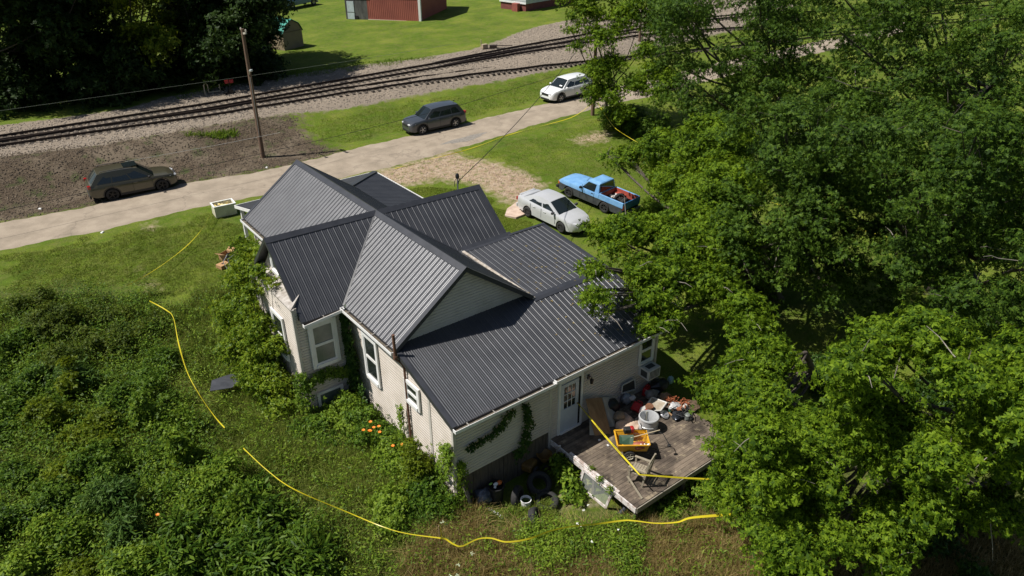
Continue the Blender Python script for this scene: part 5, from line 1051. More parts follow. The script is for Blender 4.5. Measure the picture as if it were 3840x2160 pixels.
m_ = MB(); m_.quad(*[p + Vector((0, .01, 0)) for p in a]); m_.build('mesh', mat('dark_mesh', (.03, .03, .03), rough=.8), wf)
# air conditioner
acm = mat('ac_shell', (.55, .56, .55), (.47, .48, .46), scale=3, rough=.5); ac = thing('air_conditioner', 'boxy white air conditioner sticking out of the back window', 'air conditioner', (5.78, -8.80, .66))
m_ = MB(); m_.box((0, -.24, .0), (.60, .52, .42)); m_.build('shell', acm, ac, bevel=.012); m_ = MB(); m_.box((0, -.503, .0), (.50, .008, .33)); m_.box((-.303, -.26, 0), (.008, .3, .26)); m_.box((0, -.26, .213), (.36, .22, .006)); m_.build('grille', mat('ac_grille', (.05, .055, .055), rough=.7), ac)
m_ = MB()
for k in range(7): m_.box((-.21 + k * .07, -.51, 0), (.012, .012, .33))
m_.build('fin', acm, ac)
# washing machine drum
dc = at_z(2434, 1560, DK + .56); drum = thing('metal_drum', 'open grey washing machine drum standing on the deck', 'drum', (dc.x, dc.y, DK)); r_ = .345
MB().lathe([(.001, .03), (r_ - .05, .03), (r_ - .05, .54), (r_ - .03, .57), (r_, .56), (r_ + .012, .52), (r_ - .005, .50), (r_ - .01, .28), (r_ + .005, .27), (r_ - .01, .26), (r_ - .01, .06), (r_ - .03, 0), (.001, 0)], 40).build('shell', mat('enamel', (.52, .53, .54), (.44, .45, .46), scale=3, rough=.35, metal=.2), drum, smooth=35)
m_ = MB(); m_.box((.16, .25, .28), (.05, .03, .50), R(-30)); m_.build('baffle', mat('cream_strip', (.55, .52, .42), rough=.6), drum)
# yellow cart
ym = mat('yellow_cart', (.62, .33, .02), (.50, .24, .02), scale=3, rough=.5, lo=.5, hi=.75); P0 = [at_z(x_, y_, DK + .66) for x_, y_ in ((2324, 1672), (2446, 1670), (2413, 1612), (2296, 1614))]
cc = sum(P0, Vector()) / 4; ux = (P0[1] - P0[0] + P0[2] - P0[3]); ux.z = 0; lx = ux.length / 2; ux.normalize(); ly = ((P0[3] - P0[0]).length + (P0[2] - P0[1]).length) / 2 * .97; an = math.atan2(ux.y, ux.x)
cart = thing('garden_cart', 'yellow garden cart loaded with tools on the deck', 'cart', (cc.x, cc.y, DK), an); m_ = MB(); hb, ht = .34, .66
lo = [(-lx * .44, -ly * .40, hb), (lx * .44, -ly * .40, hb), (lx * .44, ly * .40, hb), (-lx * .44, ly * .40, hb)]; up = [(-lx / 2, -ly / 2, ht), (lx / 2, -ly / 2, ht), (lx / 2, ly / 2, ht), (-lx / 2, ly / 2, ht)]
li = [(x_ * .95, y_ * .95, z_ + .03) for x_, y_, z_ in lo]; ui = [(x_ * .96, y_ * .96, z_) for x_, y_, z_ in up]
m_.add(lo + up + li + ui, [(3, 2, 1, 0), (8, 9, 10, 11)] + [(i, (i + 1) % 4, 4 + (i + 1) % 4, 4 + i) for i in range(4)] + [(8 + (i + 1) % 4, 8 + i, 12 + i, 12 + (i + 1) % 4) for i in range(4)] + [(4 + i, 4 + (i + 1) % 4, 12 + (i + 1) % 4, 12 + i) for i in range(4)]); m_.build('tray', ym, cart)
m_ = MB()
for i in range(4): m_.beam(up[i], up[(i + 1) % 4], .05, .03)
m_.build('rim', ym, cart)
for s in (-1, 1): wheel(cart, -.1, s * (ly * .5 - .02), .20, s, mat('cream_hub', (.6, .55, .42), rough=.5), 0 + 5, w=.10)
m_ = MB(); m_.tube([(-.1, -ly * .5, .2), (-.1, ly * .5, .2)], .015); m_.box((0, 0, .28), (.8, .3, .05)); m_.tube([(lx * .4, 0, .3), (lx * .9, 0, .12)], .02); m_.build('axle', black_m, cart)
def on_cart(x_, y_, z_): q = Matrix.Rotation(an, 3, 'Z') @ Vector((x_, y_, z_)); return Vector((cc.x + q.x, cc.y + q.y, DK + q.z))
t = thing('string_trimmer', 'red and black string trimmer lying across the yellow cart', 'trimmer', on_cart(-.12, .22, .80), an + .12, rot=None); m_ = MB(); m_.box((0, 0, 0), (.26, .20, .20)); m_.build('engine', plast, t, bevel=.04); m_ = MB(); m_.box((.15, 0, .01), (.14, .2, .2)); m_.build('housing', mat('red_plastic', (.32, .02, .02), rough=.35), t, bevel=.04)
m_ = MB(); m_.tube([(.2, 0, 0), (.6, -.05, -.01), (.95, -.12, -.03), (1.15, -.25, -.10), (1.28, -.5, -.32)], .013); m_.tube([(.5, -.03, 0), (.5, .12, .02), (.48, .14, .12), (.46, .04, .16), (.47, -.08, .10), (.5, -.03, 0)], .012); m_.lathe([(.06, 0), (.06, .05), (0, .06)], 12, (1.29, -.52, -.4)); m_.build('shaft', plast, t, smooth=50)
slabq('green_sheet', 'dark green folded sheet in the left half of the yellow cart', 'sheet', [on_cart(-lx * .42, -ly * .30, .62), on_cart(lx * .0, -ly * .38, .52), on_cart(lx * .05, ly * .05, .74), on_cart(-lx * .40, ly * .12, .70)], mat('dark_green', (.015, .05, .025), (.03, .07, .04), scale=4, rough=.6), .03)
blob('leather_bag', 'rust red bag in the front of the yellow cart', 'bag', on_cart(.22, -.24, .40), (.5, .3, .26), mat('rust_leather', (.25, .06, .035), (.32, .10, .06), scale=6, rough=.6), 5, rot=an)
m_ = MB(); 
for k in range(9): m_.tube([(-.2 + k * .05, -.16, 0), (-.2 + k * .05, .16, .02)], .005, 5)
for s in (-.16, .16): m_.tube([(-.2, s, 0), (.2, s, 0)], .007, 5)
o = m_.build('wire_rack', chrome); o.location = on_cart(.28, .0, .66); o.rotation_euler = (.25, .1, an); tag(o, 'bent chrome wire rack lying over the red bag in the cart', 'wire rack')
for k in range(7): o = MB().box((0, 0, 0), (.08, .05, .03)).build('foil_scrap', chrome if k % 2 else white, bevel=.01); o.location = on_cart(.12 + .06 * k, -.36 + .02 * (k % 3), .62 + .01 * k); o.rotation_euler = (k, .5 * k, k); tag(o, 'shiny foil scrap at the front rim of the yellow cart, ' + ('first', 'second', 'third', 'fourth', 'fifth', 'sixth', 'seventh')[k] + ' from the left', 'scrap', 'foil scraps in the cart')
tag(MB().tube([on_cart(-.05, -.05, .70), on_cart(.95, .20, .80)], .014, 6).build('wooden_stick', mat('pale_stick', (.5, .42, .28), rough=.8)), 'pale wooden stick laid across the yellow cart', 'stick')
# wooden chair
wg = mat('grey_teak', (.20, .17, .125), (.32, .28, .21), scale=6, rough=.95, stretch=(1, 6, 6)); chc = at_z(2396, 1798, DK); ch = thing('wooden_chair', 'weathered slatted wooden armchair on the deck near the corner', 'chair', chc, R(112))
# local: x forward
for sx, sy in ((.24, .27), (.24, -.27)): m_ = MB(); m_.box((sx, sy, .31), (.055, .055, .62)); m_.build('leg', wg, ch)
for sy in (.27, -.27): m_ = MB(); m_.beam((-.20, sy, 0), (-.36, sy, 1.02), .055, .05, up=Vector((0, 1, 0))); m_.build('leg', wg, ch); m_ = MB(); m_.box((-.02, sy, .64), (.62, .085, .03)); m_.build('armrest', wg, ch, bevel=.005)
m_ = MB()
for k in range(6): m_.box((-.20 + k * .085, 0, .41), (.072, .52, .022))
m_.box((.24, 0, .36), (.03, .5, .08)); m_.build('seat', wg, ch)
m_ = MB()
for k in range(8): m_.beam((-.245, -.21 + k * .06, .46), (-.345, -.21 + k * .06, .95), .012, .045, up=Vector((1, 0, .2)))
m_.beam((-.352, -.25, .97), (-.352, .25, .97), .035, .09); m_.beam((-.25, -.25, .48), (-.25, .25, .48), .03, .05); m_.build('backrest', wg, ch)
tag(MB().beam(at_z(2352, 1785, DK + .32), at_z(2408, 1870, DK + .02), .06, .03).build('loose_slat', wg), 'loose grey wooden slat propped from the chair down to the deck boards', 'slat')
# scrap pile
redp = mat('red_plastic_can', (.42, .015, .02), (.34, .012, .015), scale=3, rough=.35)
def fuel_can(label, px_, py_, rz, rx=0., z=0.):
    p = at_z(px_, py_, DK + .15); t = thing('fuel_can', label, 'fuel can', (p.x, p.y, DK + z), rot=(rx, 0, rz), group='red fuel cans'); m_ = MB(); m_.box((0, 0, .17), (.42, .24, .34), taper=.85); m_.build('can', redp, t, bevel=.05)
    m_ = MB(); m_.tube([(-.1, 0, .33), (-.1, 0, .40), (.08, 0, .40), (.08, 0, .33)], .02, 8); m_.build('handle', redp, t, smooth=50); m_ = MB(); m_.lathe([(.035, 0), (.035, .06), (0, .07)], 12, (.15, 0, .33)); m_.build('cap', plast, t); return t
fuel_can('red fuel can lying tilted behind the metal drum', 2385, 1535, R(100), R(38), .05); fuel_can('red fuel can against the back wall below the air conditioner', 2425, 1465, R(20))
fuel_can('partly hidden red fuel can beside the tilted one', 2398, 1552, R(60), R(60), .12)
o = sheetmesh('crumpled_cloth', 1.0, .75, .10, mat('beige_cloth', (.50, .38, .29), (.40, .29, .22), scale=3, rough=.9), 3); o.location = at_z(2358, 1600, DK + .02); o.rotation_euler = (0, 0, .4); tag(o, 'crumpled beige cloth on the deck left of the metal drum', 'cloth')
blob('bag', 'grey plastic bag in the shade behind the leaning boards', 'bag', at_z(2348, 1505, DK + .1) + Vector((0, 0, -.1)), (.4, .35, .45), mat('grey_bag', (.26, .29, .33), (.16, .18, .2), scale=6, rough=.5), 7)
blob('bag', 'brown paper sack slumped against the pale panel', 'bag', at_z(2320, 1570, DK + .1) + Vector((0, 0, -.1)), (.45, .35, .4), mat('sack', (.24, .19, .13), (.15, .12, .08), scale=6, rough=.8), 8)
wp = mat('white_enamel', (.60, .60, .58), (.45, .42, .38), scale=4, rough=.4)
slabq('appliance_panel', 'white rimmed tray panel lying on the scrap behind the drum', 'panel', [at_z(2410, 1540, DK + .3), at_z(2478, 1540, DK + .3), at_z(2500, 1510, DK + .35), at_z(2445, 1490, DK + .35)], mat('tray', (.30, .24, .17), (.4, .36, .3), scale=6, rough=.7), .03)
m_ = MB(); q = [at_z(2410, 1540, DK + .33), at_z(2478, 1540, DK + .33), at_z(2500, 1510, DK + .38), at_z(2445, 1490, DK + .38)]
for i in range(4): m_.tube([q[i], q[(i + 1) % 4]], .028, 8)
tag(m_.build('bent_tubing', wp, smooth=50), 'white bent metal frame around the tray on the scrap pile', 'frame')
slabq('appliance_panel', 'curved white panel propped behind the metal drum', 'panel', [at_z(2395, 1548, DK + .25), at_z(2420, 1535, DK + .35), at_z(2430, 1518, DK + .45), at_z(2403, 1528, DK + .4)], wp, .02)
def ring(name, label, px_, py_, r, z, m, rot=(0, 0, 0), group=None, prof=None):
    o = MB().lathe(prof or [(.001, .03), (r * .3, .04), (r * .35, .01), (r * .8, .03), (r, 0), (r * .97, -.02), (.001, -.02)], 24).build(name, m, smooth=40); o.location = at_z(px_, py_, DK + z); o.rotation_euler = rot; return tag(o, label, 'hub cap' if 'cap' in name else 'pan', group)
ring('hub_cap', 'shiny round hub cap leaning right of the metal drum', 2493, 1553, .19, .12, mat('brushed', (.6, .6, .62), rough=.3, metal=.7), (R(25), R(10), 0))
o = blob('metal_bowl', 'dark bent sheet of metal with a bright edge on the scrap pile', 'metal sheet', at_z(2542, 1560, DK + .02), (.62, .42, .16), mat('dark_steel', (.035, .04, .05), (.09, .10, .12), scale=5, rough=.3, metal=.7), 9, .3, rot=.5)
ring('frying_pan', 'rust brown round pan upside down behind the metal drum', 2436, 1527, .16, .42, mat('rusty_pan', (.12, .05, .025), (.22, .10, .05), scale=8, rough=.7), (R(10), 0, 0), prof=[(.001, .08), (.13, .08), (.16, 0), (.14, 0), (.12, .06), (.001, .06)])
blob('jug', 'small white jug at the right end of the scrap pile', 'jug', at_z(2568, 1535, DK + .1), (.2, .16, .24), wp, 12)
blob('rag', 'white and grey rag on top of the scrap pile', 'rag', at_z(2528, 1528, DK + .2), (.42, .3, .16), mat('rag', (.6, .6, .6), (.15, .15, .16), scale=7, rough=.8), 13, .35)
t = thing('ball_valve', 'small grey motor at the scrap pile edge', 'motor', at_z(2578, 1572, DK), .7); MB().lathe([(.001, 0), (.11, 0), (.12, .05), (.12, .20), (.08, .24), (.001, .24)], 16).build('casing', mat('motor_grey', (.12, .14, .13), (.25, .26, .24), scale=6, rough=.5), t, smooth=40); t.name = 'motor'
copper = mat('copper_wire', (.42, .14, .06), (.25, .08, .04), scale=9, rough=.5, metal=.3); random.seed(21)
for nm_, lb, px_, py_, m_c in (('wire_tangle', 'tangle of orange brown wire at the back of the scrap pile', 2518, 1508, copper), ('wire_tangle', 'second orange wire coil nearer the deck corner of the scrap pile', 2556, 1520, copper), ('cable_tangle', 'black cable tangle beside the dark metal sheet', 2565, 1556, plast)):
    P = [Vector((random.gauss(0, .16), random.gauss(0, .14), abs(random.gauss(.08, .06)) + .02)) for _ in range(22)]; o = MB().tube(spl(P, 6), .013, 5).build(nm_, m_c, smooth=50); o.location = at_z(px_, py_, DK + .12); tag(o, lb, 'wire' if 'wire' in nm_ else 'cable')
for k in range(9):
    L_ = random.uniform(.3, .6); o = MB().box((0, 0, 0), (L_, .06, .02)).build('wood_scrap', wood_br if k % 2 else wg); o.location = at_z(2500 + k * 10, 1512 + (k * 37) % 70, DK + .04 + .03 * (k % 3)); o.rotation_euler = (0, random.uniform(-.15, .15), random.uniform(0, 3)); tag(o, ('brown' if k % 2 else 'grey') + ' broken wood strip, ' + ('first', 'second', 'third', 'fourth', 'fifth', 'sixth', 'seventh', 'eighth', 'last')[k] + ' from the left across the scrap pile', 'wood strip', 'wood strips in the scrap pile')
blob('plastic_jug', 'pale blue plastic jug in the shade at the house corner', 'jug', at_z(2513, 1440, DK), (.26, .22, .36), mat('pale_blue', (.25, .42, .46), rough=.4), 15)
blob('bin_bag', 'black bin bag heaped by the wall right of the red fuel can', 'bag', at_z(2470, 1462, DK), (.8, .6, .5), bagm, 16)
for k, (px_, py_) in enumerate(((2248, 1650), (2280, 1670))): o = MB().box((0, 0, 0), (.09, .07, .04)).build('paper_scrap', white, bevel=.012); o.location = at_z(px_, py_, DK + .03); o.rotation_euler = (.3, .2, k); tag(o, ('left', 'right')[k] + ' white crumpled scrap of the two on the deck boards beside the tape', 'scrap', 'crumpled scraps on the deck')
# ------------------------------------------------------------------ yard below the deck
tyre('grey worn tyre lying flat in the weeds with grass growing through it', at_g(2050, 1893) + Vector((0, 0, .12)), (R(5), R(-6), 0), .40, .13, 'tyres in the back yard')
tyre('grey tyre standing tilted below the white bucket', at_g(2008, 1968) + Vector((0, 0, .26)), (R(62), R(20), R(35)), .36, .12, 'tyres in the back yard')
tyre('big dark tyre lying in the house shade above the flat grey tyre', at_g(2022, 1835) + Vector((0, 0, .25)), (R(25), R(-10), 0), .42, .14, 'tyres in the back yard')
tyre('dark tyre standing upright in the shade left of the white bucket', at_g(1940, 1885) + Vector((0, 0, .3)), (R(85), 0, R(30)), .34, .11, 'tyres in the back yard')
p = at_g(1972, 1906); bk = thing('bucket', 'white bucket full of green water beside the flat grey tyre', 'bucket', p); MB().lathe([(.001, .0), (.145, 0), (.165, .38), (.180, .38), (.180, .40), (.155, .40), (.150, .30), (.001, .29)], 28).build('pail', white, bk, smooth=35); MB().lathe([(.151, .315), (.001, .315)], 28).build('water', mat('green_water', (.03, .06, .01), rough=.08), bk)
p = at_g(1862, 1876); bn = thing('rubbish_bin', 'dark bin of orange and white rubbish against the back wall', 'bin', p); MB().lathe([(.001, 0), (.20, 0), (.25, .62), (.28, .63), (.28, .67), (.24, .67), (.23, .5), (.001, .5)], 28).build('barrel', plast, bn, smooth=35)
for nm_, lb, m_c, q, d in (('orange_jug', 'orange plastic jug lying in the dark bin', mat('orange_plastic', (.65, .16, .03), rough=.4), (.14, .02, .6), (.2, .16, .14)), ('white_carton', 'white carton on top of the dark bin', white, (0, .02, .63), (.17, .12, .12)), ('paper_cup', 'small white cup in the dark bin beside the carton', white, (-.09, -.06, .62), (.09, .09, .11)), ('green_bottle', 'lime green bottle at the back of the dark bin', mat('lime', (.3, .5, .08), rough=.4), (-.10, .15, .63), (.14, .07, .07))): blob(nm_, lb, nm_.split('_')[1], p + Vector(q), d, m_c, len(nm_), .1)
blob('bin_bag', 'grey shiny rubbish bag left of the dark bin by the wall', 'bag', at_g(1815, 1885), (.6, .5, .55), mat('grey_shiny_bag', (.07, .08, .10), (.16, .17, .2), scale=6, rough=.3), 22, .3)
tag(MB().beam(at_y(1735, 1806, -8.9), at_g(1776, 1918), .19, .03).build('plank', mat('old_plank', (.17, .145, .11), (.28, .25, .20), scale=4, rough=.95, stretch=(1, 5, 5))), 'old grey plank leaning against the back corner of the house', 'plank')
ylm = mat('old_yellow', (.20, .11, .02), (.13, .07, .02), scale=4, rough=.6); p = at_g(1985, 1772); t = thing('garden_tiller', 'old yellow garden machine with a round wheel in the deep shade by the wall', 'garden machine', p, .4); m_ = MB(); m_.box((0, 0, .35), (.5, .4, .3)); m_.build('hood', ylm, t, bevel=.06); wheel(t, -.1, -.3, .22, -1, ylm, 5, .1); wheel(t, -.1, .3, .22, 1, ylm, 5, .1)
p = at_g(2040, 1752); t = thing('toy_wagon', 'second dull yellow object in the deep shade beside the deck post', 'garden machine', p, -.3); t.name = 'garden_spreader'; m_ = MB(); m_.lathe([(.08, .25), (.28, .6), (.26, .6), (.06, .27)], 16); m_.build('hopper', ylm, t); m_ = MB(); m_.tube([(-.2, 0, .12), (0, 0, .3), (.2, 0, .12)], .02); m_.build('frame', black_m, t); wheel(t, 0, -.2, .13, -1, ylm, 5, .06); wheel(t, 0, .2, .13, 1, ylm, 5, .06)
# storm window leaning on the deck edge
q = [at_x(2190, 1762, 1.24), at_x(2294, 1850, 1.24), at_g(2272, 1903, .05), at_g(2170, 1822, .05)]; t = thing('storm_window', 'peeling white storm window with glass leaning on the left edge of the deck', 'window'); m_ = MB()
for i, w in ((0, .10), (1, .09), (2, .09), (3, .12)): m_.beam(q[i], q[(i + 1) % 4], w, .05, up=(q[1] - q[0]).cross(q[3] - q[0]).normalized())
m_.build('frame', peel, t)
clr = bpy.data.materials.new('clear_glass'); clr.use_nodes = True; cb_ = clr.node_tree.nodes['Principled BSDF']; cb_.inputs['Base Color'].default_value = (.85, .9, .85, 1); cb_.inputs['Roughness'].default_value = .08; cb_.inputs['Alpha'].default_value = .22
m_ = MB(); m_.quad(*q); m_.build('pane', clr, t)
tag(MB().beam(at_x(2098, 1672, 1.22), at_g(2082, 1716), .09, .05).build('post', peel), 'pale peeling post standing at the wall end of the deck edge', 'post')
tag(MB().tube([at_g(1703, 1972, .08), at_g(1722, 1940, .12), at_g(1752, 1915, .15)], .05, 8).build('drain_pipe', plast, smooth=50), 'black plastic pipe lying in the weeds by the house corner', 'pipe')
tag(MB().tube([at_g(1722, 1920, .12), at_g(1752, 1908, .15)], .05, 8).build('teal_pipe', mat('teal_plastic', (.25, .55, .42), rough=.5), smooth=50), 'short teal pipe end in the weeds by the house corner', 'pipe')
tag(MB().tube([at_g(2320, 1932, .1), at_g(2352, 1898, .25)], .09, 12).build('stove_pipe', mat('dark_pipe', (.05, .055, .065), rough=.35, metal=.4), smooth=50), 'dark round pipe sticking out from under the deck corner', 'pipe')
m_ = MB(); random.seed(4)
for k in range(70):
    u = random.random(); p = at_g(1803 + 110 * u + random.gauss(0, 3), 1895 + 58 * u + random.gauss(0, 2), .04); m_.box(p, (.05, .04, .03), random.uniform(0, 3))
tag(m_.build('plaster_crumbs', white), 'line of white crumbs spilled in the weeds behind the house', 'crumbs', kind='stuff')

for nm_, lb, ct, px_, py_, z_, d, m_c, sd_ in (
    ('cushion', 'dirty grey cushion behind the white rimmed tray', 'cushion', 2440, 1490, .05, (.5, .4, .3), mat('grey_cushion', (.16, .15, .14), (.27, .25, .22), scale=5, rough=.9), 31), ('paper_bag', 'torn brown paper bag on the scrap pile left of the orange wire', 'bag', 2492, 1500, .05, (.4, .3, .3), mat('brown_paper', (.30, .20, .12), (.20, .13, .08), scale=6, rough=.9), 32),
    ('plastic_bag', 'small white plastic bag between the two red fuel cans', 'bag', 2372, 1500, .2, (.26, .2, .2), mat('pale_plastic_bag', (.6, .58, .55)), 33), ('cloth_bundle', 'blue grey cloth bundle in front of the red fuel can by the wall', 'cloth', 2450, 1478, .02, (.45, .35, .22), mat('blue_cloth', (.12, .15, .19), (.2, .23, .27), scale=6, rough=.9), 34),
    ('leaf_heap', 'brown leaf heap at the right end of the scrap pile', 'leaves', 2590, 1530, .0, (.7, .5, .18), mat('leaf_heap', (.07, .045, .025), (.15, .10, .06), scale=14, rough=.95, bump=1, bscale=20), 35), ('helmet', 'small round black object right of the beige cloth', 'helmet', 2386, 1580, .02, (.2, .2, .16), bagm, 36),
    ('glass_jar', 'dull green jar beside the shiny hub cap', 'jar', 2512, 1548, .02, (.12, .12, .2), mat('green_jar', (.04, .12, .09), rough=.2), 37), ('rag', 'rust stained rag hanging over the right end of the scrap pile', 'rag', 2548, 1535, .18, (.3, .22, .12), mat('rust_rag', (.34, .13, .06), (.18, .08, .05), scale=8, rough=.9), 38)):
    blob(nm_, lb, ct, at_z(px_, py_, DK + z_), d, m_c, sd_, .3)
# ------------------------------------------------------------------ vegetation
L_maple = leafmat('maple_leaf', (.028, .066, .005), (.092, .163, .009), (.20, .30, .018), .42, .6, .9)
L_dark_shaded = leafmat('shaded_dark_leaf', (.010, .024, .005), (.018, .040, .007), (.034, .064, .010), .22, .55, .2)  # dark species; backlit shade and corner darkening are also put into the colour
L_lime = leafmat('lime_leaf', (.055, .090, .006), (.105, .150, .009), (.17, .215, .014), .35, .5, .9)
L_shrub = leafmat('shrub_leaf', (.024, .058, .006), (.060, .122, .010), (.13, .205, .020), .3, .5, .8)
L_bram = leafmat('bramble_leaf', (.028, .052, .005), (.060, .095, .008), (.12, .15, .016), .25, .55, 1.2)
L_blue = leafmat('bluish_leaf', (.030, .072, .012), (.062, .120, .020), (.10, .17, .032), .3, .5, .8)
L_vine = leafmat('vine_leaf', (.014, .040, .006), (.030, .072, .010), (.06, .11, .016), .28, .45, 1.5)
L_grass = leafmat('grass_blade', (.075, .120, .014), (.150, .200, .028), (.26, .285, .075), .35, .6, .6)
L_lawn = leafmat('lawn_blade', (.080, .130, .012), (.145, .205, .020), (.23, .27, .045), .35, .6, .4)
L_weed = leafmat('weed_leaf', (.045, .095, .008), (.11, .185, .015), (.20, .285, .028), .33, .5, .7)
L_straw = leafmat('straw_blade', (.16, .125, .040), (.27, .205, .072), (.42, .33, .15), .3, .8, .9)
bark = mat('bark', (.045, .036, .028), (.12, .10, .08), scale=6, rough=.95, stretch=(3, 3, .6), bump=.6)
twig_m = mat('bare_twig', (.30, .27, .23), (.18, .16, .13), scale=5, rough=.9)
def unit(v): return v / np.maximum(np.linalg.norm(v, axis=-1, keepdims=True), 1e-9)
def frames(N, roll=None):
    N = unit(N); a = rng.normal(size=N.shape); T = unit(a - (a * N).sum(-1, keepdims=True) * N); B = np.cross(N, T); return T, B, N
def kites(P, T, B, N, size, parts):
    """parts: list of (angle, length, width, offset) lobes, each a folded kite quad"""
    out = []
    for an, ln, wd_, of in parts:
        c, s = math.cos(an), math.sin(an); D = T * c + B * s; Q = -T * s + B * c; sz = size[:, None]
        base = P + D * sz * of; out.append(np.stack([base, base + (D * ln * .5 + Q * wd_ / 2 - N * .06) * sz, base + (D * ln - N * .18) * sz, base + (D * ln * .5 - Q * wd_ / 2 - N * .06) * sz], 1))
    return np.concatenate(out, 1).reshape(-1, 3)
MAPLE = [(0, 1., .42, 0), (.95, .78, .34, 0), (-.95, .78, .34, 0), (2.0, .42, .25, 0), (-2.0, .42, .25, 0)]
TRI = [(0, 1., .5, 0), (1.2, .75, .4, 0), (-1.2, .75, .4, 0)]
OVAL = [(0, 1., .5, 0)]
PINN = [(0, .45, .16, .75)] + [(s * 1.1, .38, .13, .12 + .15 * k) for k in range(5) for s in (1, -1)]
def sprays(lobes, n, per, sr, up=.55, flat=.8, droop=.5, shell=(.42, 1.15), dens=None):
    lo = np.array(lobes, float); w = lo[:, 3] ** 2; w /= w.sum(); k = rng.choice(len(lo), n, p=w)
    d = unit(rng.normal(size=(n, 3)) + np.array([0, 0, .25])); u = rng.uniform(shell[0], shell[1], n) ** .7; rr = lo[k, 3][:, None] * d * u[:, None] * np.array([1, 1, flat]); c = lo[k, :3] + rr
    out = unit(d * np.array([1, 1, .4])); P = []; N = []
    t = np.clip(rng.beta(1.3, 1.3, (n, per)), 0, 1); lat = rng.normal(size=(n, per, 3)) * (sr * .33) * (1.1 - .5 * t[..., None]); lat[..., 2] *= .5
    P = c[:, None, :] + out[:, None, :] * (t[..., None] - .6) * sr * 1.35 + lat; P[..., 2] -= droop * sr * t ** 2
    N = rng.normal(size=(n, per, 3)) * .55 + rng.normal(size=(n, 1, 3)) * .35 + np.array([-.12, .05, up]) + out[:, None, :] * .45 + d[:, None, :] * .3
    return P.reshape(-1, 3), N.reshape(-1, 3)
def foliage(name, lobes, n, per, sr, size, parts, m, parent, **kw):
    P, N = sprays(lobes, n, per, sr, **kw); g_ = gz(P[:, 0], P[:, 1]) + .03; P[:, 2] = np.maximum(P[:, 2], g_ + rng.uniform(0, .25, len(P)))
    T, B, N = frames(N); S_ = size * rng.uniform(.65, 1.25, len(P)); return np_mesh(name, kites(P, T, B, N, S_, parts), 4, m, parent)
def branchy(parent, base, lobes, r0, m=bark, name='trunk', split=.45, seed=1, twigs=0, bname='branch'):
    r_ = random.Random(seed); base = Vector(base); top = sum((Vector(l_[:3]) for l_ in lobes), Vector()) / len(lobes); top = base.lerp(top, .75); top.x = base.x * .6 + top.x * .4; top.y = base.y * .6 + top.y * .4
    mid = base.lerp(top, .5) + Vector((r_.uniform(-.3, .3), r_.uniform(-.3, .3), 0)); P = spl([base - Vector((0, 0, .3)), mid, top], 5); n_ = len(P); MB().tube(P, [r0 * (1.15 - 1.0 * i / n_) for i in range(n_)], 10).build(name, m, parent, smooth=60)
    mb = MB()
    for l_ in lobes:
        e = Vector(l_[:3]); hgt = r_.uniform(.35, .95); s_ = P[min(int(hgt * n_), n_ - 1)]; md = s_.lerp(e, .5) + Vector((r_.uniform(-.3, .3), r_.uniform(-.3, .3), -.08 * (e - s_).length)); Q = spl([s_, md, e], 4); k = len(Q); rb = r0 * .32
        mb.tube(Q, [max(rb * (1 - .85 * i / k), .012) for i in range(k)], 6, cap=False)
        for _ in range(3):
            d = Vector((r_.gauss(0, 1), r_.gauss(0, 1), r_.gauss(.1, .6))).normalized() * l_[3] * .85; mb.tube([md.lerp(e, .6), e + d * .4, e + d], [.022, .014, .006], 5, cap=False)
    for _ in range(twigs):
        l_ = r_.choice(lobes); d = Vector((r_.gauss(-.4, 1), r_.gauss(-.4, 1), r_.gauss(.1, .5))).normalized(); a = Vector(l_[:3]) + d * l_[3] * .8; b_ = a + d * r_.uniform(.4, .9); mb.tube([l_[:3], a, a.lerp(b_, .5) + Vector((0, 0, .06)), b_], [.016, .014, .010, .004], 5, cap=False, mi=1)
    if mb.v: mb.build(bname, [m, twig_m], parent, smooth=60)
def PX(px_, py_, d_, r_): v = at_d(px_, py_, d_); return (v.x, v.y, v.z, r_)
def rlobes(poly, n, dist, r, seed, gaps=(), sep=.8):
    """crown lobes spread in the volume a picture region covers between two distances"""
    q = random.Random(seed); out = []; P = np.array(poly, float); tries = 0
    while len(out) < n and tries < n * 60:
        tries += 1; x_ = q.uniform(P[:, 0].min(), P[:, 0].max()); y_ = q.uniform(P[:, 1].min(), P[:, 1].max())
        if poly_sd(np.array([x_]), np.array([y_]), poly)[0] < 0: continue
        if any(math.hypot(x_ - g_[0], y_ - g_[1]) < g_[2] for g_ in gaps): continue
        dd = q.uniform(*dist); rr = q.uniform(*r); c = PX(x_, y_, dd, rr)
        if c[2] < float(gz(c[0], c[1])) + rr * .4: continue
        if any((Vector(c[:3]) - Vector(o_[:3])).length < sep * (rr + o_[3]) * .6 for o_ in out): continue
        out.append(c)
    return out
def tree(label, base, lobes, r0, n, per, sr, size, parts, m, group, name='maple_tree', twigs=0, seed=1, cat='tree', **kw):
    t = thing(name, label, cat, (0, 0, 0), group=group); b_ = Vector((base[0], base[1], float(gz(*base[:2])))); branchy(t, b_, lobes, r0, twigs=twigs, seed=seed); foliage('crown', lobes, n, per, sr, size, parts, m, t, **kw); return t
GR = 'broadleaf trees on the right'
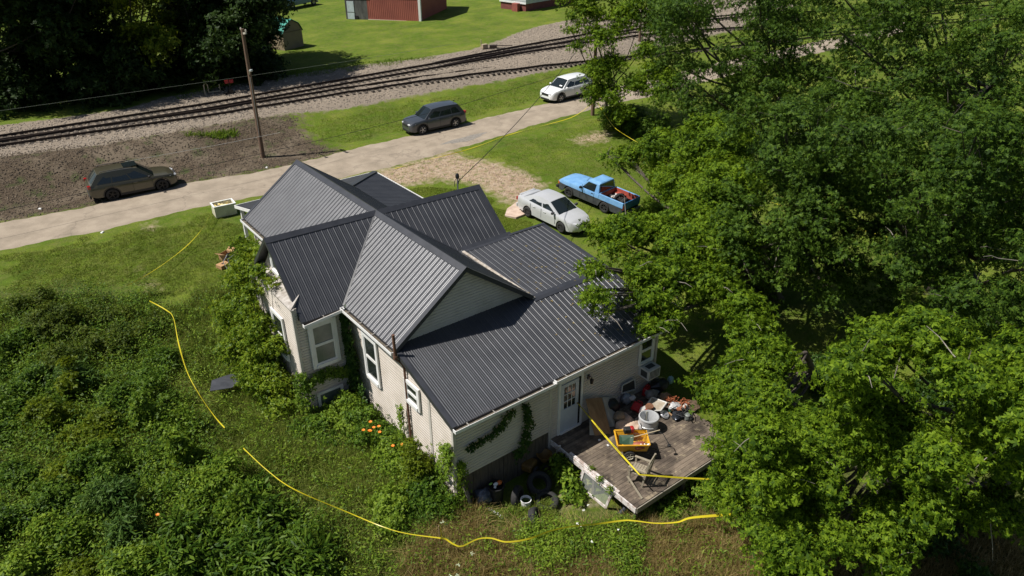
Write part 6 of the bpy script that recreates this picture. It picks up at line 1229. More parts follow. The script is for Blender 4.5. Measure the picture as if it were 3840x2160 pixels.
T1 = [PX(*a) for a in ((2350, 590, 41, .8), (2470, 560, 41, 1.3), (2275, 575, 42, .3), (2500, 680, 39, 1.0), (2600, 640, 38, 1.4), (2280, 880, 30, .6), (2350, 850, 30, .75), (2222, 845, 30.5, .28), (2440, 850, 31, .8), (2310, 930, 29, .4), (2232, 1005, 25.6, .34), (2205, 985, 25.8, .18), (2240, 1110, 25, .36), (2210, 1090, 25, .2), (2278, 1172, 25, .28), (2390, 1000, 27, .6), (2440, 1100, 27, .75), (2440, 1215, 26.5, .4),
    (2500, 1040, 28, 1.0), (2520, 1180, 27, .4), (2560, 930, 30, 1.1), (2600, 780, 33, 1.2), (2660, 1050, 29, 1.1), (2700, 900, 31, 1.5), (2720, 700, 34, 1.7), (2680, 540, 37, 1.8))]
tree('big leafy maple whose branches reach over the house roof', (17.0, -7.0), T1, .38, 1500, 30, .62, .155, MAPLE, L_maple, GR, twigs=26, seed=3)
T1b = [PX(*a) for a in ((2600, 1430, 25.5, .25), (2690, 1480, 25, .55), (2775, 1590, 24, .6), (2765, 1670, 23.6, .3), (2745, 1440, 26, .8), (2800, 1530, 24, .85), (2800, 1340, 27, .7), (2800, 1440, 25.5, 1.0), (2830, 1650, 23, .7), (2790, 1170, 28, .9), (2870, 1550, 24, 1.0), (2880, 1330, 26, .9))]
tree('maple with low branches hanging over the right end of the deck', (12.6, -12.0), T1b, .26, 620, 28, .55, .15, MAPLE, L_maple, GR, twigs=12, seed=5)
T2 = rlobes([(2720, 1620), (2950, 1560), (3150, 1640), (3400, 1700), (3420, 1900), (3300, 2160), (3100, 2230), (2960, 2200), (2900, 2020), (2860, 1930), (2730, 1830)], 19, (19.5, 23.5), (.45, .95), 4, gaps=((3120, 1500, 90), (3060, 1760, 60), (3260, 1900, 70), (3180, 2100, 60)), sep=.95)
tree('near maple filling the lower middle right, its drooping leaves in front of the brown field', (10.0, -16.5), T2, .24, 700, 30, .5, .15, MAPLE, L_maple, GR, twigs=12, seed=6)
T3 = rlobes([(3180, 1300), (3500, 1180), (3900, 1150), (3950, 1700), (3700, 1950), (3480, 1880), (3300, 1700), (3150, 1480)], 24, (18.5, 25), (.5, 1.1), 8, gaps=((3250, 1720, 90), (3480, 1500, 60), (3620, 1700, 60)), sep=.95)
tree('near maple at the lower right edge with bright yellowish green clumps', (12.0, -19.0), T3, .26, 800, 30, .52, .15, MAPLE, L_maple, GR, twigs=14, seed=7)
gp_ = ((3130, 830, 45), (2990, 790, 40), (3200, 1080, 50), (2930, 1180, 50), (3000, 1280, 50))
T4 = rlobes([(2760, 380), (3100, 420), (3250, 700), (3050, 900), (2900, 1100), (2780, 1050), (2720, 700)], 20, (30, 37), (1.1, 1.7), 9, gaps=gp_)
T4 += [PX(*a) for a in ((3120, 880, 34, 1.2), (3060, 980, 33, 1.1), (3190, 990, 33, 1.1), (3110, 1080, 32, .9), (3150, 940, 31, .8))]
L_shaded = leafmat('shaded_maple_leaf', (.018, .044, .006), (.045, .092, .010), (.10, .17, .018), .36, .6, .4)  # maple leaf darkened: shade of the right-hand trees put into the colour
tree('tall maple behind the roof-side maple, its dark trunk in the shade', (20.6, -6.2), T4, .36, 760, 30, .6, .155, MAPLE, L_shaded, GR, twigs=10, seed=8)
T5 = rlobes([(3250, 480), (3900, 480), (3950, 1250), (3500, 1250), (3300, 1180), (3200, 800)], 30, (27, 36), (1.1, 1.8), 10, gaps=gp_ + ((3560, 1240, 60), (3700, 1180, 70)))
tree('broad dark maple at the right edge with a leaning limb', (24.0, -11.0), T5, .40, 950, 30, .6, .155, MAPLE, L_shaded, GR, twigs=14, seed=9)
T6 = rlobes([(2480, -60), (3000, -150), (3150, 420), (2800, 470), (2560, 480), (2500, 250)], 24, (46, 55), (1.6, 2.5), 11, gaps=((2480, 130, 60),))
tree('tall maple at the top of the picture right of the street tree', (36.0, 6.0), T6, .42, 900, 28, .8, .19, MAPLE, L_shaded, GR, twigs=8, seed=10)
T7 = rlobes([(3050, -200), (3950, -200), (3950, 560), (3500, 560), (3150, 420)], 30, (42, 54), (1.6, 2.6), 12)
tree('dark maple in the top right corner', (42.0, -6.0), T7, .45, 950, 28, .8, .19, MAPLE, L_shaded, GR, twigs=8, seed=11)
T8 = [PX(*a) for a in ((2200, 50, 55, 1.2), (2250, 140, 54, 1.2), (2170, 170, 55, .5), (2240, 260, 54, 1.0), (2300, 230, 54, .9), (2330, 60, 55, 1.1), (2410, 30, 54, 1.3), (2470, 90, 54, .9), (2420, 180, 54, .75), (2290, 350, 54, 1.0), (2230, 340, 54, .8), (2390, 300, 54, 1.0), (2460, 260, 53, .9), (2340, 420, 54, .7), (2160, -60, 56, 1.6), (2320, -60, 56, 1.5), (2470, 340, 52, .7), (2520, 300, 52, .9), (2140, 110, 55, .35))]
tree('young leafy tree at the roadside partly hiding the white sport utility vehicle', (27.9, 16.2), T8, .16, 680, 26, .75, .19, MAPLE, L_maple, GR, name='roadside_tree', seed=12, twigs=6)
# understorey right
for lb, px_, py_, r_, h_, m_ in (('rounded green bush below the roadside tree', 2290, 470, 1.5, 1.3, L_shrub), ('darker bush right of the roadside bush', 2420, 500, 1.9, 1.5, L_shrub), ('low leafy bush between the pickup truck and the trees', 2450, 800, 1.3, 1.0, L_weed), ('green sapling clump beyond the house corner', 2560, 1000, 1.2, .9, L_shrub), ('leafy bush at the deck corner beside the yellow tape', 2660, 1850, .8, .7, L_weed), ('bright bush right of the deck in front of the brown field', 2780, 1880, .9, .8, L_shrub), ('small leafy bush at the foot of the deck corner post', 2500, 1930, .6, .4, L_weed), ('shaded bush under the right-hand maples', 2950, 1850, 1.0, .8, L_vine), ('shaded undergrowth bush among the right-hand trunks', 3130, 1450, 1.6, 1.0, L_vine), ('second shaded undergrowth bush farther right', 3500, 1500, 1.8, 1.0, L_vine), ('bush in the middle of the shaded trees', 3260, 760, 2.2, 1.4, L_shrub), ('bush in the shade at the bottom right corner', 3560, 2080, 1.4, .8, L_vine)):
    p = at_g(px_, py_); t = thing('bush', lb, 'bush', group='bushes on the right'); lo = [(p.x + random.gauss(0, r_ * .4), p.y + random.gauss(0, r_ * .4), p.z + h_ * random.uniform(.3, .75), r_ * random.uniform(.4, .6)) for _ in range(5)]
    foliage('foliage', lo, int(70 * r_ * r_ + 40), 22, .4, .12, TRI, m_, t); mb = MB()
    for l_ in lo: mb.tube([(p.x, p.y, p.z - .1), l_[:3]], [.03, .01], 5)
    mb.build('stem', bark, t)
# dark trees behind the railway
GL = 'dark trees behind the railway'
for i, (lb, poly, base, nl, m_, n_) in enumerate((
    ('dark tree at the far left edge behind the railway', [(-200, -200), (180, -200), (200, 300), (60, 400), (-200, 420)], (-13.5, 45.), 16, L_dark_shaded, 700),
    ('dark broad tree left of the yellow-green one', [(120, -200), (420, -200), (430, 330), (250, 370), (130, 300)], (-5, 46.), 17, L_dark_shaded, 750),
    ('sunlit yellow-green tree among the dark trees', [(430, -120), (640, -120), (690, 60), (660, 190), (520, 260), (430, 180)], (1.5, 47.), 14, L_lime, 420),
    ('dark bushy tree below the yellow-green one near the gravel', [(330, 180), (640, 230), (700, 290), (560, 330), (400, 350), (300, 340)], (0., 43.), 12, L_dark_shaded, 420),
    ('dark tall tree behind the nearest utility pole', [(620, -200), (900, -200), (930, 150), (900, 270), (720, 280), (650, 150)], (7.5, 46.5), 18, L_dark_shaded, 800),
    ('dark tree overhanging the green shed roof', [(860, -200), (990, -200), (1010, 30), (940, 140), (980, 230), (1000, 275), (900, 310), (850, 150)], (14.0, 47.5), 17, L_dark_shaded, 700))):
    lo = rlobes([(a_, b_2 - 15) for a_, b_2 in poly], nl, (67, 78), (1.6, 2.6), 30 + i, sep=.7); t = thing('dark_tree' if m_ is L_dark_shaded else 'sunlit_tree', lb, 'tree', group=GL); b_ = (base[0], base[1], float(gz(*base))); branchy(t, b_, lo, .3, seed=i); foliage('crown', lo, n_, 30, 1.15, .34, TRI, m_, t, droop=.6)
# climbing shrub on the left wall and other house plants
def shrub(label, lobes, n, per, sr, size, parts, m, name='shrub', group=None, stems=True, cat='shrub', **kw):
    t = thing(name, label, cat, group=group); foliage('foliage', lobes, n, per, sr, size, parts, m, t, **kw)
    if stems:
        mb = MB(); b0 = sum((Vector(l_[:3]) for l_ in lobes), Vector()) / len(lobes); g_ = float(gz(b0.x, b0.y))
        for l_ in lobes: mb.tube([(b0.x + (l_[0] - b0.x) * .4, b0.y + (l_[1] - b0.y) * .4, float(gz(l_[0], l_[1])) - .1), ((b0.x + l_[0]) / 2 * .5 + l_[0] * .5, (b0.y + l_[1]) / 2 * .5 + l_[1] * .5, (g_ + l_[2]) / 2), l_[:3]], [.035, .022, .008], 5)
        mb.build('stem', bark, t)
    return t
shrub('tall yellow-green climbing shrub covering the left wall of the house', [(-3.6, 5.6, 2.9, .55), (-3.5, 4.6, 3.1, .5), (-3.8, 5.0, 2.5, .5), (-4.3, 3.9, 2.6, .5), (-4.6, 3.0, 2.9, .55), (-4.9, 2.2, 3.3, .4), (-5.1, 2.9, 1.7, .75), (-5.0, 1.9, 2.3, .6), (-5.1, 1.3, 1.4, .75), (-5.2, .5, 1.3, .7), (-5.4, .1, .5, .8), (-5.2, -.6, .5, .7), (-5.3, -1.2, -.2, .6), (-5.5, 1.8, .6, .8), (-5.1, 3.3, 1.0, .6), (-5.4, .9, .0, .7), (-5.0, -.3, 1.5, .45), (-5.0, 1.3, 2.3, .45), (-3.6, 5.3, 1.6, .5), (-3.5, 3.5, 3.3, .5), (-4.8, 1.7, 3.9, .42), (-4.9, .8, 3.4, .42), (-5.0, .1, 2.3, .5), (-4.9, -.9, 1.9, .4), (-4.6, .5, 4.2, .25), (-4.5, -.4, 4.1, .18)], 980, 26, .42, .115, TRI, L_lime if 0 else leafmat('climber_leaf', (.045, .095, .007), (.11, .175, .012), (.22, .29, .022), .35, .45, .9), name='climbing_shrub', droop=.3)
# vines
def vine(label, path, w, n, size, m, nrm, name='vine'):
    """leaves hugging a wall along a path; nrm is the wall's outward normal"""
    t = thing(name, label, 'vine'); P = spl([Vector(p) for p in path], 12); P = np.array([tuple(p) for p in P]); k = rng.integers(0, len(P), n); ww = np.interp(k, [0, len(P) - 1], [w[0], w[1]]); nv = np.array(nrm, float)
    tg = np.cross(nv, [0, 0, 1.]); Q = P[k] + tg * rng.normal(size=(n, 1)) * ww[:, None] * .5 + np.array([0, 0, 1.]) * rng.normal(size=(n, 1)) * ww[:, None] * .4 + nv * rng.uniform(.02, .20, (n, 1)); N = rng.normal(size=(n, 3)) * .35 + nv + np.array([0, 0, .6]); T, B, N = frames(N)
    np_mesh('foliage', kites(Q, T, B, N, size * rng.uniform(.6, 1.2, n), TRI), 4, m, t); MB().tube([tuple(p + nv * .02) for p in P], .015, 5).build('stem', bark, t); return t
vine('dense dark ivy in the inner corner between bay and back block', [(-2.7, -2.25, 3.2), (-2.72, -2.35, 2.0), (-2.72, -2.5, .8), (-2.8, -2.7, -.6)], (.30, .65), 1500, .13, L_vine, (-1, 0, 0), 'ivy')
vine('leafy runner on the bay wall under the sash window', [(-4.55, -2.2, .7), (-3.9, -2.2, .95), (-3.2, -2.2, .75), (-2.8, -2.25, .6)], (.22, .3), 420, .12, L_weed, (0, -1, 0)); vine('vine climbing the outer corner of the bay', [(-4.6, -2.2, -1), (-4.62, -2.2, .3), (-4.6, -2.15, 1.2)], (.6, .2), 520, .12, L_weed, (-.7, -.7, 0))
vine('thin reddish green vine on the rusty drain pipe', [(-2.72, -5.9, -1.2), (-2.7, -5.92, 0), (-2.7, -5.9, 1.2)], (.28, .12), 330, .09, L_weed, (-1, 0, 0))
vine('creeper on the sunlit back corner of the left wall', [(-2.65, -7.2, -1.0), (-2.65, -8.0, -.2), (-2.65, -8.5, .7), (-2.65, -8.65, 1.3)], (.7, .25), 700, .10, L_weed, (-1, 0, 0)); vine('creeper wrapping the back corner boards', [(-2.5, -8.85, -1.0), (-2.5, -8.85, .1), (-2.45, -8.85, .7)], (.35, .12), 260, .10, L_weed, (0, -1, 0))
vine('dark vine running diagonally up the shaded back wall', [at_y(1745, 1682, -8.85), at_y(1800, 1652, -8.85), at_y(1850, 1618, -8.85), at_y(1880, 1590, -8.85), at_y(1905, 1545, -8.85)], (.03, .22), 110, .15, L_vine, (0, -1, 0)); vine('dark upright vine on the shaded back wall', [at_y(1945, 1700, -8.85), at_y(1960, 1650, -8.85), at_y(1975, 1580, -8.85), at_y(1965, 1520, -8.85)], (.30, .08), 200, .14, L_vine, (0, -1, 0))
# bushes along the back left wall
GB = 'bushes along the left wall'
for lb, lo, m_, n_ in (('leafy bush below the bay window', [(-3.9, -2.9, -.5, .6), (-3.3, -3.0, -.2, .6), (-3.6, -3.6, -.6, .6)], L_weed, 200), ('round green bush under the tall open window', [(-3.2, -3.8, -.3, .6), (-3.4, -4.5, -.5, .65), (-3.0, -4.9, -.4, .55)], L_shrub, 220), ('bush beneath the small back window', [(-3.1, -5.6, -.5, .6), (-3.3, -6.3, -.6, .6), (-3.0, -6.8, -.4, .5)], L_weed, 220),
    ('yellow-green sapling by the left wall near the back corner', [(-3.1, -7.3, -.1, .42), (-3.2, -7.5, .35, .35), (-3.3, -7.4, -.6, .4), (-3.2, -7.2, .65, .25)], L_lime, 150), ('leafy bush at the back left corner of the house', [(-3.3, -8.1, -.6, .6), (-3.1, -8.8, -.7, .5), (-3.6, -8.5, -.9, .5)], L_shrub, 200), ('broad leaved bush in the weeds outside the back corner', [(-4.3, -7.6, -.7, .65), (-4.6, -8.2, -.8, .55)], L_weed, 170), ('dense bush in front of the bay corner', [(-4.8, -3.0, -.7, .7), (-5.2, -2.6, -.8, .6), (-4.6, -3.8, -.8, .6)], L_shrub, 220)):
    shrub(lb, lo, n_, 20, .32, .10, TRI, m_, group=GB, up=.7)
shrub('bright green weeds at the left edge of the deck', [(1.0, -9.9, -.8, .38), (.85, -10.3, -.95, .38), (.7, -10.6, -1.15, .35), (1.05, -9.6, -.55, .25)], 120, 14, .28, .17, OVAL, L_lime if 0 else L_weed, name='weed_clump', up=.9); 
for lb, px_, py_ in (('small weed sprouting on the deck edge', 2220, 1762), ('second small weed on the deck edge nearer the corner', 2285, 1838), ('tiny weed on the deck edge between the two', 2250, 1800)): p = at_z(px_, py_, DT); shrub(lb, [(p.x, p.y, DT + .08, .13)], 14, 10, .12, .07, OVAL, L_weed, name='weed_clump', stems=False, shell=(.2, 1))
# orange lilies
def lily(label, px_, py_, n_, hh):
    p = at_g(px_, py_, hh); t = thing('lily', label, 'lily'); g_ = float(gz(p.x, p.y)); mb = MB(); mf = MB()
    for k in range(n_):
        q = p + Vector((random.gauss(0, .15), random.gauss(0, .12), random.gauss(0, .10))); mb.tube([(q.x, q.y, g_), q], .008, 5)
        for j in range(6): a = j * math.pi / 3 + k; d = Vector((math.cos(a), math.sin(a), .35)) * .065; s_ = Vector((-math.sin(a), math.cos(a), 0)) * .028; mf.quad(q, q + d * .6 + s_, q + d, q + d * .6 - s_)
    mb.build('stalk', L_weed, t); mf.build('petal', mat('orange_petal', (.85, .22, .02), rough=.5), t)
lily('cluster of orange lilies in the weeds near the small back window', 1398, 1615, 7, 1.25); lily('pair of faded orange lilies farther right in the weeds', 1502, 1668, 2, 1.1); lily('single orange lily among the dark weeds at the lower left', 597, 1930, 1, .9)
ORD = ('first', 'second', 'third', 'fourth', 'fifth', 'sixth', 'seventh', 'eighth')
def umbel(label, pts, m_, r_, nm='white_flower'):
    for i, (px_, py_) in enumerate(sorted(pts)):
        p = at_g(px_, py_, .75); t = thing(nm, label + f', {ORD[i]} from the left', 'flower', group=label + 's'); mb = MB(); mf = MB(); mb.tube([(p.x, p.y, p.z - .75), p], .006, 5)
        for k in range(12): a = random.uniform(0, 6.28); q = p + Vector((math.cos(a), math.sin(a), 0)) * r_ * random.uniform(.1, 1) + Vector((0, 0, random.uniform(-.01, .03))); mf.box(q, (.018, .018, .010), a)
        mb.build('stalk', L_weed, t); mf.build('bloom', m_, t)
wf_ = mat('white_petal', (.8, .8, .74), rough=.7)
umbel('small white flower head in the weeds below the deck', [(2188, 1912), (2205, 1895), (2165, 1965), (2180, 1972), (2318, 1988), (2220, 2032)], wf_, .04); umbel('pale round flower head at the bottom of the plot', [(1658, 1960), (1772, 2078), (1716, 2120), (1715, 2158), (1690, 2160), (2768, 1952)], mat('pale_bloom', (.55, .62, .42), rough=.8), .07, 'pale_flower')
# left field of shrubs
FIELD = [(-250, 1130), (60, 1120), (200, 1075), (420, 1090), (600, 1125), (650, 1200), (640, 1330), (700, 1450), (800, 1640), (940, 1800), (1120, 1930), (1280, 2010), (1260, 2300), (-300, 2300)]
q = random.Random(77); sh = []; tries = 0
kinds = [('dark green shrub', L_shrub, TRI, .10, (.7, 1.1), (.7, 1.2)), ('brown green bramble mound', L_bram, TRI, .085, (.9, 1.4), (.7, 1.1)), ('mid green weedy shrub', L_weed, OVAL, .13, (.6, 1.0), (.7, 1.1)), ('bluish green feathery shrub', L_blue, PINN, .34, (.6, .9), (.9, 1.4)), ('yellow-green shrub', L_lime, TRI, .105, (.8, 1.2), (.9, 1.3)), ('long leaved sumac shrub', L_shrub, PINN, .46, (.8, 1.1), (.9, 1.3))]
fixed = [(330, 1180, 1), (180, 1230, 1), (120, 1150, 1), (480, 1180, 1), (420, 1290, 1), (560, 1260, 0), (250, 1330, 1), (60, 1300, 0), (130, 1420, 0), (300, 1430, 3), (200, 1560, 4), (300, 1650, 4), (230, 1760, 4), (420, 1620, 4), (90, 1520, 0), (560, 1500, 0), (640, 1600, 2), (560, 1700, 2), (450, 1500, 0), (700, 1700, 2), (440, 1900, 3), (460, 2000, 3), (620, 1800, 2), (720, 1890, 2), (820, 1830, 2), (900, 1900, 5), (1000, 1980, 5), (860, 2060, 5), (980, 2120, 5), (700, 2020, 5), (1120, 2040, 0), (1150, 2140, 5), (560, 2080, 0), (300, 1920, 0), (150, 1900, 0), (60, 1780, 0), (200, 2040, 2), (80, 2120, 2), (340, 2130, 4), (480, 2150, 2), (-60, 1400, 0), (-40, 1620, 0), (-60, 1960, 2), (780, 1600, 2), (380, 1760, 0), (700, 2150, 0), (20, 1960, 0), (560, 1380, 0), (900, 1730, 2)]
DESC = {}
def where(px_, py_):
    v = 'top' if py_ < 1350 else 'upper part' if py_ < 1600 else 'middle' if py_ < 1850 else 'bottom'; h = 'far left' if px_ < 150 else 'left' if px_ < 400 else 'centre left' if px_ < 650 else 'right side' if px_ < 950 else 'far right'; return v, h
cnt = {}
TP2 = [(622, 1162), (650, 1192), (670, 1290), (702, 1395), (750, 1484), (805, 1562), (842, 1604), (912, 1680), (1000, 1762), (1100, 1833), (1285, 1913)]
for i, (px_, py_, kd) in enumerate(fixed):
    ty = np.interp(px_, [a_[0] for a_ in TP2], [a_[1] for a_ in TP2]); tx_ = np.interp(py_ - 60, [a_[1] for a_ in TP2], [a_[0] for a_ in TP2])
    if (px_ > 640 and -30 < py_ - ty < 150) or (1180 < py_ < 1650 and abs(px_ - tx_) < 95): continue
    nm_, m_, parts, sz, rr, hh = kinds[kd]; p = at_g(px_, py_, .5); p.z -= .5; r_ = q.uniform(*rr); h_ = q.uniform(*hh) * q.choice((.7, 1., 1.3)); v_, h2 = where(px_, py_); key = (nm_, v_, h2); cnt[key] = cnt.get(key, 0) + 1
    adj = ['', 'larger ', 'lower ', 'spreading ', 'ragged '][(cnt[key] - 1) % 5]; lab = f'{adj}{nm_} at the {h2} of the overgrown plot, {v_}'
    lo = [(p.x + q.gauss(0, r_ * .38), p.y + q.gauss(0, r_ * .38), p.z + h_ * q.uniform(.25, .85), r_ * q.uniform(.38, .55)) for _ in range(6)]
    n_ = int((150 if parts is not PINN else 34) * r_ * r_ + 60); shrub(lab, lo, n_, 20 if parts is not PINN else 6, .36, sz, parts, m_, name='shrub', group='shrubs in the overgrown plot', up=.75)
# ------------------------------------------------------------------ grass and weeds as ground cover
def scatter(polys, n, keep=lambda x_, y_: True):
    P = []; 
    for poly in polys:
        W_ = np.array(gp(poly)); a = W_.min(0); b_ = W_.max(0); k = rng.uniform(a, b_, (n * 6, 2)); sdv = poly_sd(k[:, 0], k[:, 1], W_) + .6 * np.sin(k[:, 0] * 1.7 + k[:, 1]) * np.sin(k[:, 1] * 2.3) - .25; s2 = poly_sd(k[:, 0], k[:, 1], HOUSEP); k = k[(sdv > 0) & (s2 < 0)]; P.append(k[:n])
    return np.concatenate(P)
HOUSEP = [(-4.5, -2.1), (-2.6, -2.1), (-2.6, -8.8), (6.3, -8.8), (6.3, -2), (4.5, -2), (4.5, 7), (-2.5, 7), (-2.5, 2.1), (-4.5, 2.1)]
def blades(name, XY, h, w, m, label, lean=.5, segs=2, cluster=0):
    n = len(XY)
    if cluster: c = rng.integers(0, n // cluster, n); XY = XY[c] + rng.normal(size=(n, 2)) * .10
    z = gz(XY[:, 0], XY[:, 1]); B0 = np.column_stack([XY, z - .02]); H = h * rng.uniform(.5, 1.25, n); an = rng.uniform(0, 2 * np.pi, n); ln = rng.normal(size=n) * lean; lx_ = np.cos(an) * ln; ly_ = np.sin(an) * ln; pa = rng.uniform(0, 2 * np.pi, n); wv = np.column_stack([np.cos(pa), np.sin(pa), np.zeros(n)]) * (w * rng.uniform(.6, 1.3, n) / 2)[:, None]
    def pt_(t): return B0 + np.column_stack([lx_ * H * t * t, ly_ * H * t * t, H * t * (1 - .35 * np.minimum(np.abs(ln), 1.2) * t)])
    A, M_, T_ = pt_(0), pt_(.55), pt_(1.)
    V = np.stack([A - wv, A + wv, M_ + wv * .8, M_ - wv * .8, M_ - wv * .8, M_ + wv * .8, T_ + wv * .15, T_ - wv * .15], 1).reshape(-1, 3); return tag(np_mesh(name, V, 4, m), label, 'grass' if 'weed' not in name else 'weeds', kind='stuff')
WEEDS = [(-200, 1150), (420, 1120), (640, 1130), (760, 1080), (860, 1100), (900, 1200), (1000, 1420), (1130, 1500), (1300, 1420), (1500, 1600), (1700, 1800), (1750, 1920), (2000, 1960), (2250, 1910), (2400, 1960), (2600, 1860), (2850, 1900), (2950, 2260), (-200, 2260)]
XY = scatter([WEEDS], 120000); blades('tall_grass', XY[:75000], .48, .020, L_grass, 'tall green grass standing through the overgrown plot', .6, cluster=5)
def weedleaves(name, XY, hmax, size, m, label, parts):
    n = len(XY); c = rng.integers(0, n // 14, n); X = XY[c] + rng.normal(size=(n, 2)) * .13; hc = hmax * (.35 + .65 * (np.sin(c * 12.9898) * .5 + .5)); z = gz(X[:, 0], X[:, 1]) + hc * rng.uniform(.15, 1, n) ** .8; N = rng.normal(size=(n, 3)) * .36 + np.array([-.15, .08, .9]); T, B, N = frames(N)
    return tag(np_mesh(name, kites(np.column_stack([X, z]), T, B, N, size * rng.uniform(.6, 1.3, n), parts), 4, m), label, 'weeds', kind='stuff')
weedleaves('weeds', XY[75000:], .75, .12, L_weed, 'mixed leafy weeds covering the overgrown plot', [(0, 1., .32, 0)])
NEARW = [(860, 1500), (1000, 1500), (1300, 1440), (1500, 1620), (1700, 1830), (1700, 1960), (1500, 1950), (1200, 1850), (950, 1700)]
XY = scatter([NEARW], 60000); weedleaves('weeds', XY[:18000], .6, .10, L_weed, 'fresh green weeds between the yellow tape and the left wall of the house', [(0, 1., .34, 0)]); blades('tall_grass', XY[18000:], .6, .02, L_grass, 'pale tall grass leaning among the weeds beside the left wall', .8, cluster=4)
BROWN = [(1560, 2000), (1750, 1900), (1900, 1960), (2050, 1990), (2250, 1960), (2330, 2010), (2700, 1950), (2830, 1960), (2930, 2120), (2960, 2260), (1450, 2260), (1500, 2120)]
XY = scatter([BROWN], 46000); blades('dry_grass', XY, .62, .017, L_straw, 'dry brown meadow grass at the bottom of the picture', .75, cluster=5)
XY = scatter([[(2900, 1950), (3400, 1900), (3900, 2000), (3900, 2260), (2950, 2260)]], 9000); blades('dry_grass', XY, .5, .018, L_straw, 'shaded dry grass under the lower right trees', .7)
LAWN = [(0, 960), (400, 885), (800, 800), (930, 830), (960, 1000), (860, 1080), (640, 1120), (420, 1080), (0, 1110)]; LAWN2 = [(1450, 690), (1700, 700), (1850, 740), (1960, 820), (2080, 930), (1900, 900), (1700, 800)]; LAWN3 = [(1720, 590), (2200, 450), (2420, 500), (2450, 700), (2500, 900), (2300, 850), (2100, 720), (2050, 680), (1900, 620)]
LAWN4 = [(600, 1120), (860, 1090), (960, 1400), (880, 1560), (760, 1480), (680, 1300)]
XY = scatter([LAWN, LAWN2, LAWN3], 26000); blades('lawn_grass', XY, .09, .022, L_lawn, 'short mown lawn grass around the house and drive', .7)
XY = scatter([LAWN4], 22000); blades('tall_grass', XY, .26, .02, L_grass, 'uncut grass along the yellow tape left of the house', .9, cluster=6)
VERGE = [(1130, 480), (1300, 425), (1600, 370), (1900, 312), (2150, 262), (2180, 330), (1950, 395), (1700, 455), (1400, 520), (1270, 548)]; RBANK = [(690, 505), (800, 492), (920, 478), (935, 505), (850, 515), (740, 525)]
XY = scatter([VERGE], 16000); blades('lawn_grass', XY, .11, .03, L_lawn, 'rough verge grass between the railway gravel and the road', .7); XY = scatter([RBANK, [(960, 455), (1075, 450), (1080, 520), (990, 530)]], 330); blades('verge_weeds', XY, .3, .05, L_weed, 'thin green weeds scattered on the dark bank', .9, cluster=3); XY = scatter([ [(1640, 222), (1400, 255), (1150, 290), (900, 320), (640, 380), (620, 365), (900, 290), (1300, 240), (1640, 205)]], 2600); blades('verge_weeds', XY, .22, .04, L_weed, 'green weeds along the gravel edge beyond the tracks', .6)
random.seed(5)
tw_ = [(1720, 1905), (1790, 1920), (1900, 1900)]
XY = scatter([BROWN], 16000); weedleaves('weeds', XY, .5, .09, L_weed, 'green weeds growing through the dry meadow grass', [(0, 1., .3, 0)])

for k, (px_, py_, r_) in enumerate(((-60, 415, 2.2), (60, 405, 2.0), (190, 385, 2.3), (320, 362, 1.9), (440, 345, 2.1), (560, 330, 1.8), (690, 300, 2.0), (800, 280, 1.9), (900, 262, 1.7), (975, 240, 1.6))):
    p = at_g(px_, py_ - 12); nm_ = ('first', 'second', 'third', 'fourth', 'fifth', 'sixth', 'seventh', 'eighth', 'ninth', 'last')[k]; lo = [(p.x + random.gauss(0, r_ * .5), p.y + abs(random.gauss(0, r_ * .4)), p.z + random.uniform(.4, 1.4), r_ * random.uniform(.4, .6)) for _ in range(5)]
    shrub(f'dark bush at the gravel edge under the far trees, {nm_} from the left', lo, 70, 22, .8, .26, TRI, L_dark_shaded, name='dark_bush', group='dark bushes under the far trees')

XY = scatter([[(1690, 1900), (1850, 1915), (1960, 1925), (2080, 1930), (2160, 1900), (2250, 1915), (2330, 1950), (2340, 2010), (1700, 2010)], [(1930, 1905), (2000, 1850), (2110, 1800), (2160, 1830), (2130, 1900), (2090, 1945), (1990, 1935)]], 6000); blades('tall_grass', XY, .34, .02, L_grass, 'short rough grass growing around the tyres and bucket', .7, cluster=4); weedleaves('weeds', XY[::4], .35, .09, L_weed, 'small weeds around the tyres behind the house', [(0, 1., .32, 0)])

XY = scatter([FIELD], 60000); weedleaves('weeds', XY[40000:], 1.15, .12, L_weed, 'brighter weeds mixed through the plot', [(0, 1., .3, 0)]); weedleaves('weeds', XY[:40000], 1.0, .13, L_shrub, 'tall leafy undergrowth between the shrubs of the plot', [(0, 1., .36, 0)])
XY = scatter([LAWN, LAWN3], 9000); blades('lawn_grass', XY, .16, .02, L_grass, 'taller grass tufts dotted over the lawn', .8, cluster=9)
def stones(name, poly, n, size, m, label):
    W_ = np.array(poly); k = rng.uniform(W_.min(0), W_.max(0), (n * 6, 2)); k = k[poly_sd(k[:, 0], k[:, 1], W_) > .2][:n]; n = len(k); S_ = (size * rng.uniform(.4, 1.3, n))[:, None]; P = np.column_stack([k, gz(k[:, 0], k[:, 1])])
    N = rng.normal(size=(n, 3)) * .3 + np.array([0, 0, 1.]); T, B, N = frames(N); a = P + (T + B * .7) * S_ * .5; b_ = P + (-T * .8 + B) * S_ * .5; c_ = P + (-T - B * .9) * S_ * .5; d_ = P + (T * .9 - B) * S_ * .5; h = N * S_ * .45; z_ = .62
    A, B_, C_, D_ = [P + (q_ - P) * z_ + h for q_ in (a, b_, c_, d_)]
    V = np.stack([A, B_, C_, D_, a, b_, B_, A, b_, c_, C_, B_, c_, d_, D_, C_, d_, a, A, D_], 1).reshape(-1, 3); return tag(np_mesh(name, V, 4, m), label, 'stones', kind='stuff')
bst = mat('ballast_stone', (.12, .10, .08), (.46, .39, .315), scale=3.1, rough=.95, detail=8); dst = mat('dirt_clod', (.032, .024, .017), (.20, .155, .11), scale=2.7, rough=.98, detail=8)
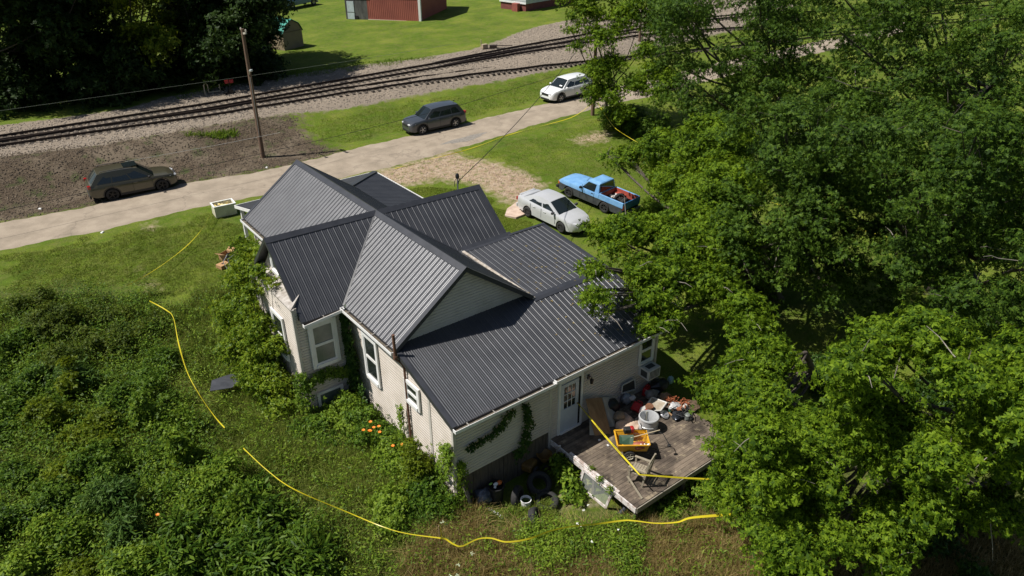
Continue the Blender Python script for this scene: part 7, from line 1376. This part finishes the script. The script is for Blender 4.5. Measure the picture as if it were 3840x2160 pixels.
stones('ballast_stones', BALL, 26000, .10, bst, 'loose pale stones of the railway ballast'); stones('dirt_clods', DIRT, 8000, .085, dst, 'clods and stones on the dirt bank')
stones('drive_gravel', DRIVE, 1500, .07, mat('drive_stone', (.25, .17, .12), (.55, .43, .34), scale=3, rough=.95), 'loose gravel on the dirt drive')
# fallen leaves on the roof below the overhanging branches
k_ = 110; fx_ = rng.uniform(3.2, 6.4, k_) - np.abs(rng.normal(0, .5, k_)); fy_ = rng.uniform(-8.9, -3.0, k_); fz_ = np.array([(zL(a_, b_2) if b_2 > -5.98 else zS(a_, b_2)) + .03 for a_, b_2 in zip(fx_, fy_)]); T, B, N = frames(rng.normal(size=(k_, 3)) * .15 + np.array([0, 0, 1.]))
tag(np_mesh('fallen_leaves', kites(np.column_stack([fx_, fy_, fz_]), T, B, N, rng.uniform(.04, .09, k_), TRI), 4, mat('dry_leaf', (.30, .24, .08), (.16, .10, .04), scale=5, rough=.8)), 'dry leaves scattered on the roof under the maple branches', 'leaves', kind='stuff')

XY = scatter([[(1900, 1985), (2120, 1975), (2350, 1990), (2450, 2080), (2350, 2200), (2000, 2200)], [(1500, 2000), (1720, 1960), (1800, 2050), (1650, 2200), (1450, 2200)], [(2560, 1900), (2820, 1880), (2830, 1960), (2600, 1960)]], 9000); weedleaves('weeds', XY, .75, .11, L_weed, 'patches of tall green weeds among the dry grass', [(0, 1., .3, 0)])
for k, (px_, py_, lb) in enumerate(((700, 1760, 'tall bright sapling just outside the middle of the yellow tape'), (560, 1620, 'tall light green sapling among the dark shrubs left of the tape'), (300, 1500, 'tall yellow-green sapling in the left of the plot, above the lime shrubs'), (900, 2000, 'tall leafy sapling near the bottom of the plot'))):
    p = at_g(px_, py_); shrub(lb, [(p.x + random.gauss(0, .15), p.y + random.gauss(0, .15), p.z + h_, .45 - .12 * j) for j, h_ in enumerate((.6, 1.1, 1.55))], 75, 20, .3, .12, TRI, L_lime if k == 2 else L_weed, name='sapling', group='saplings in the plot')
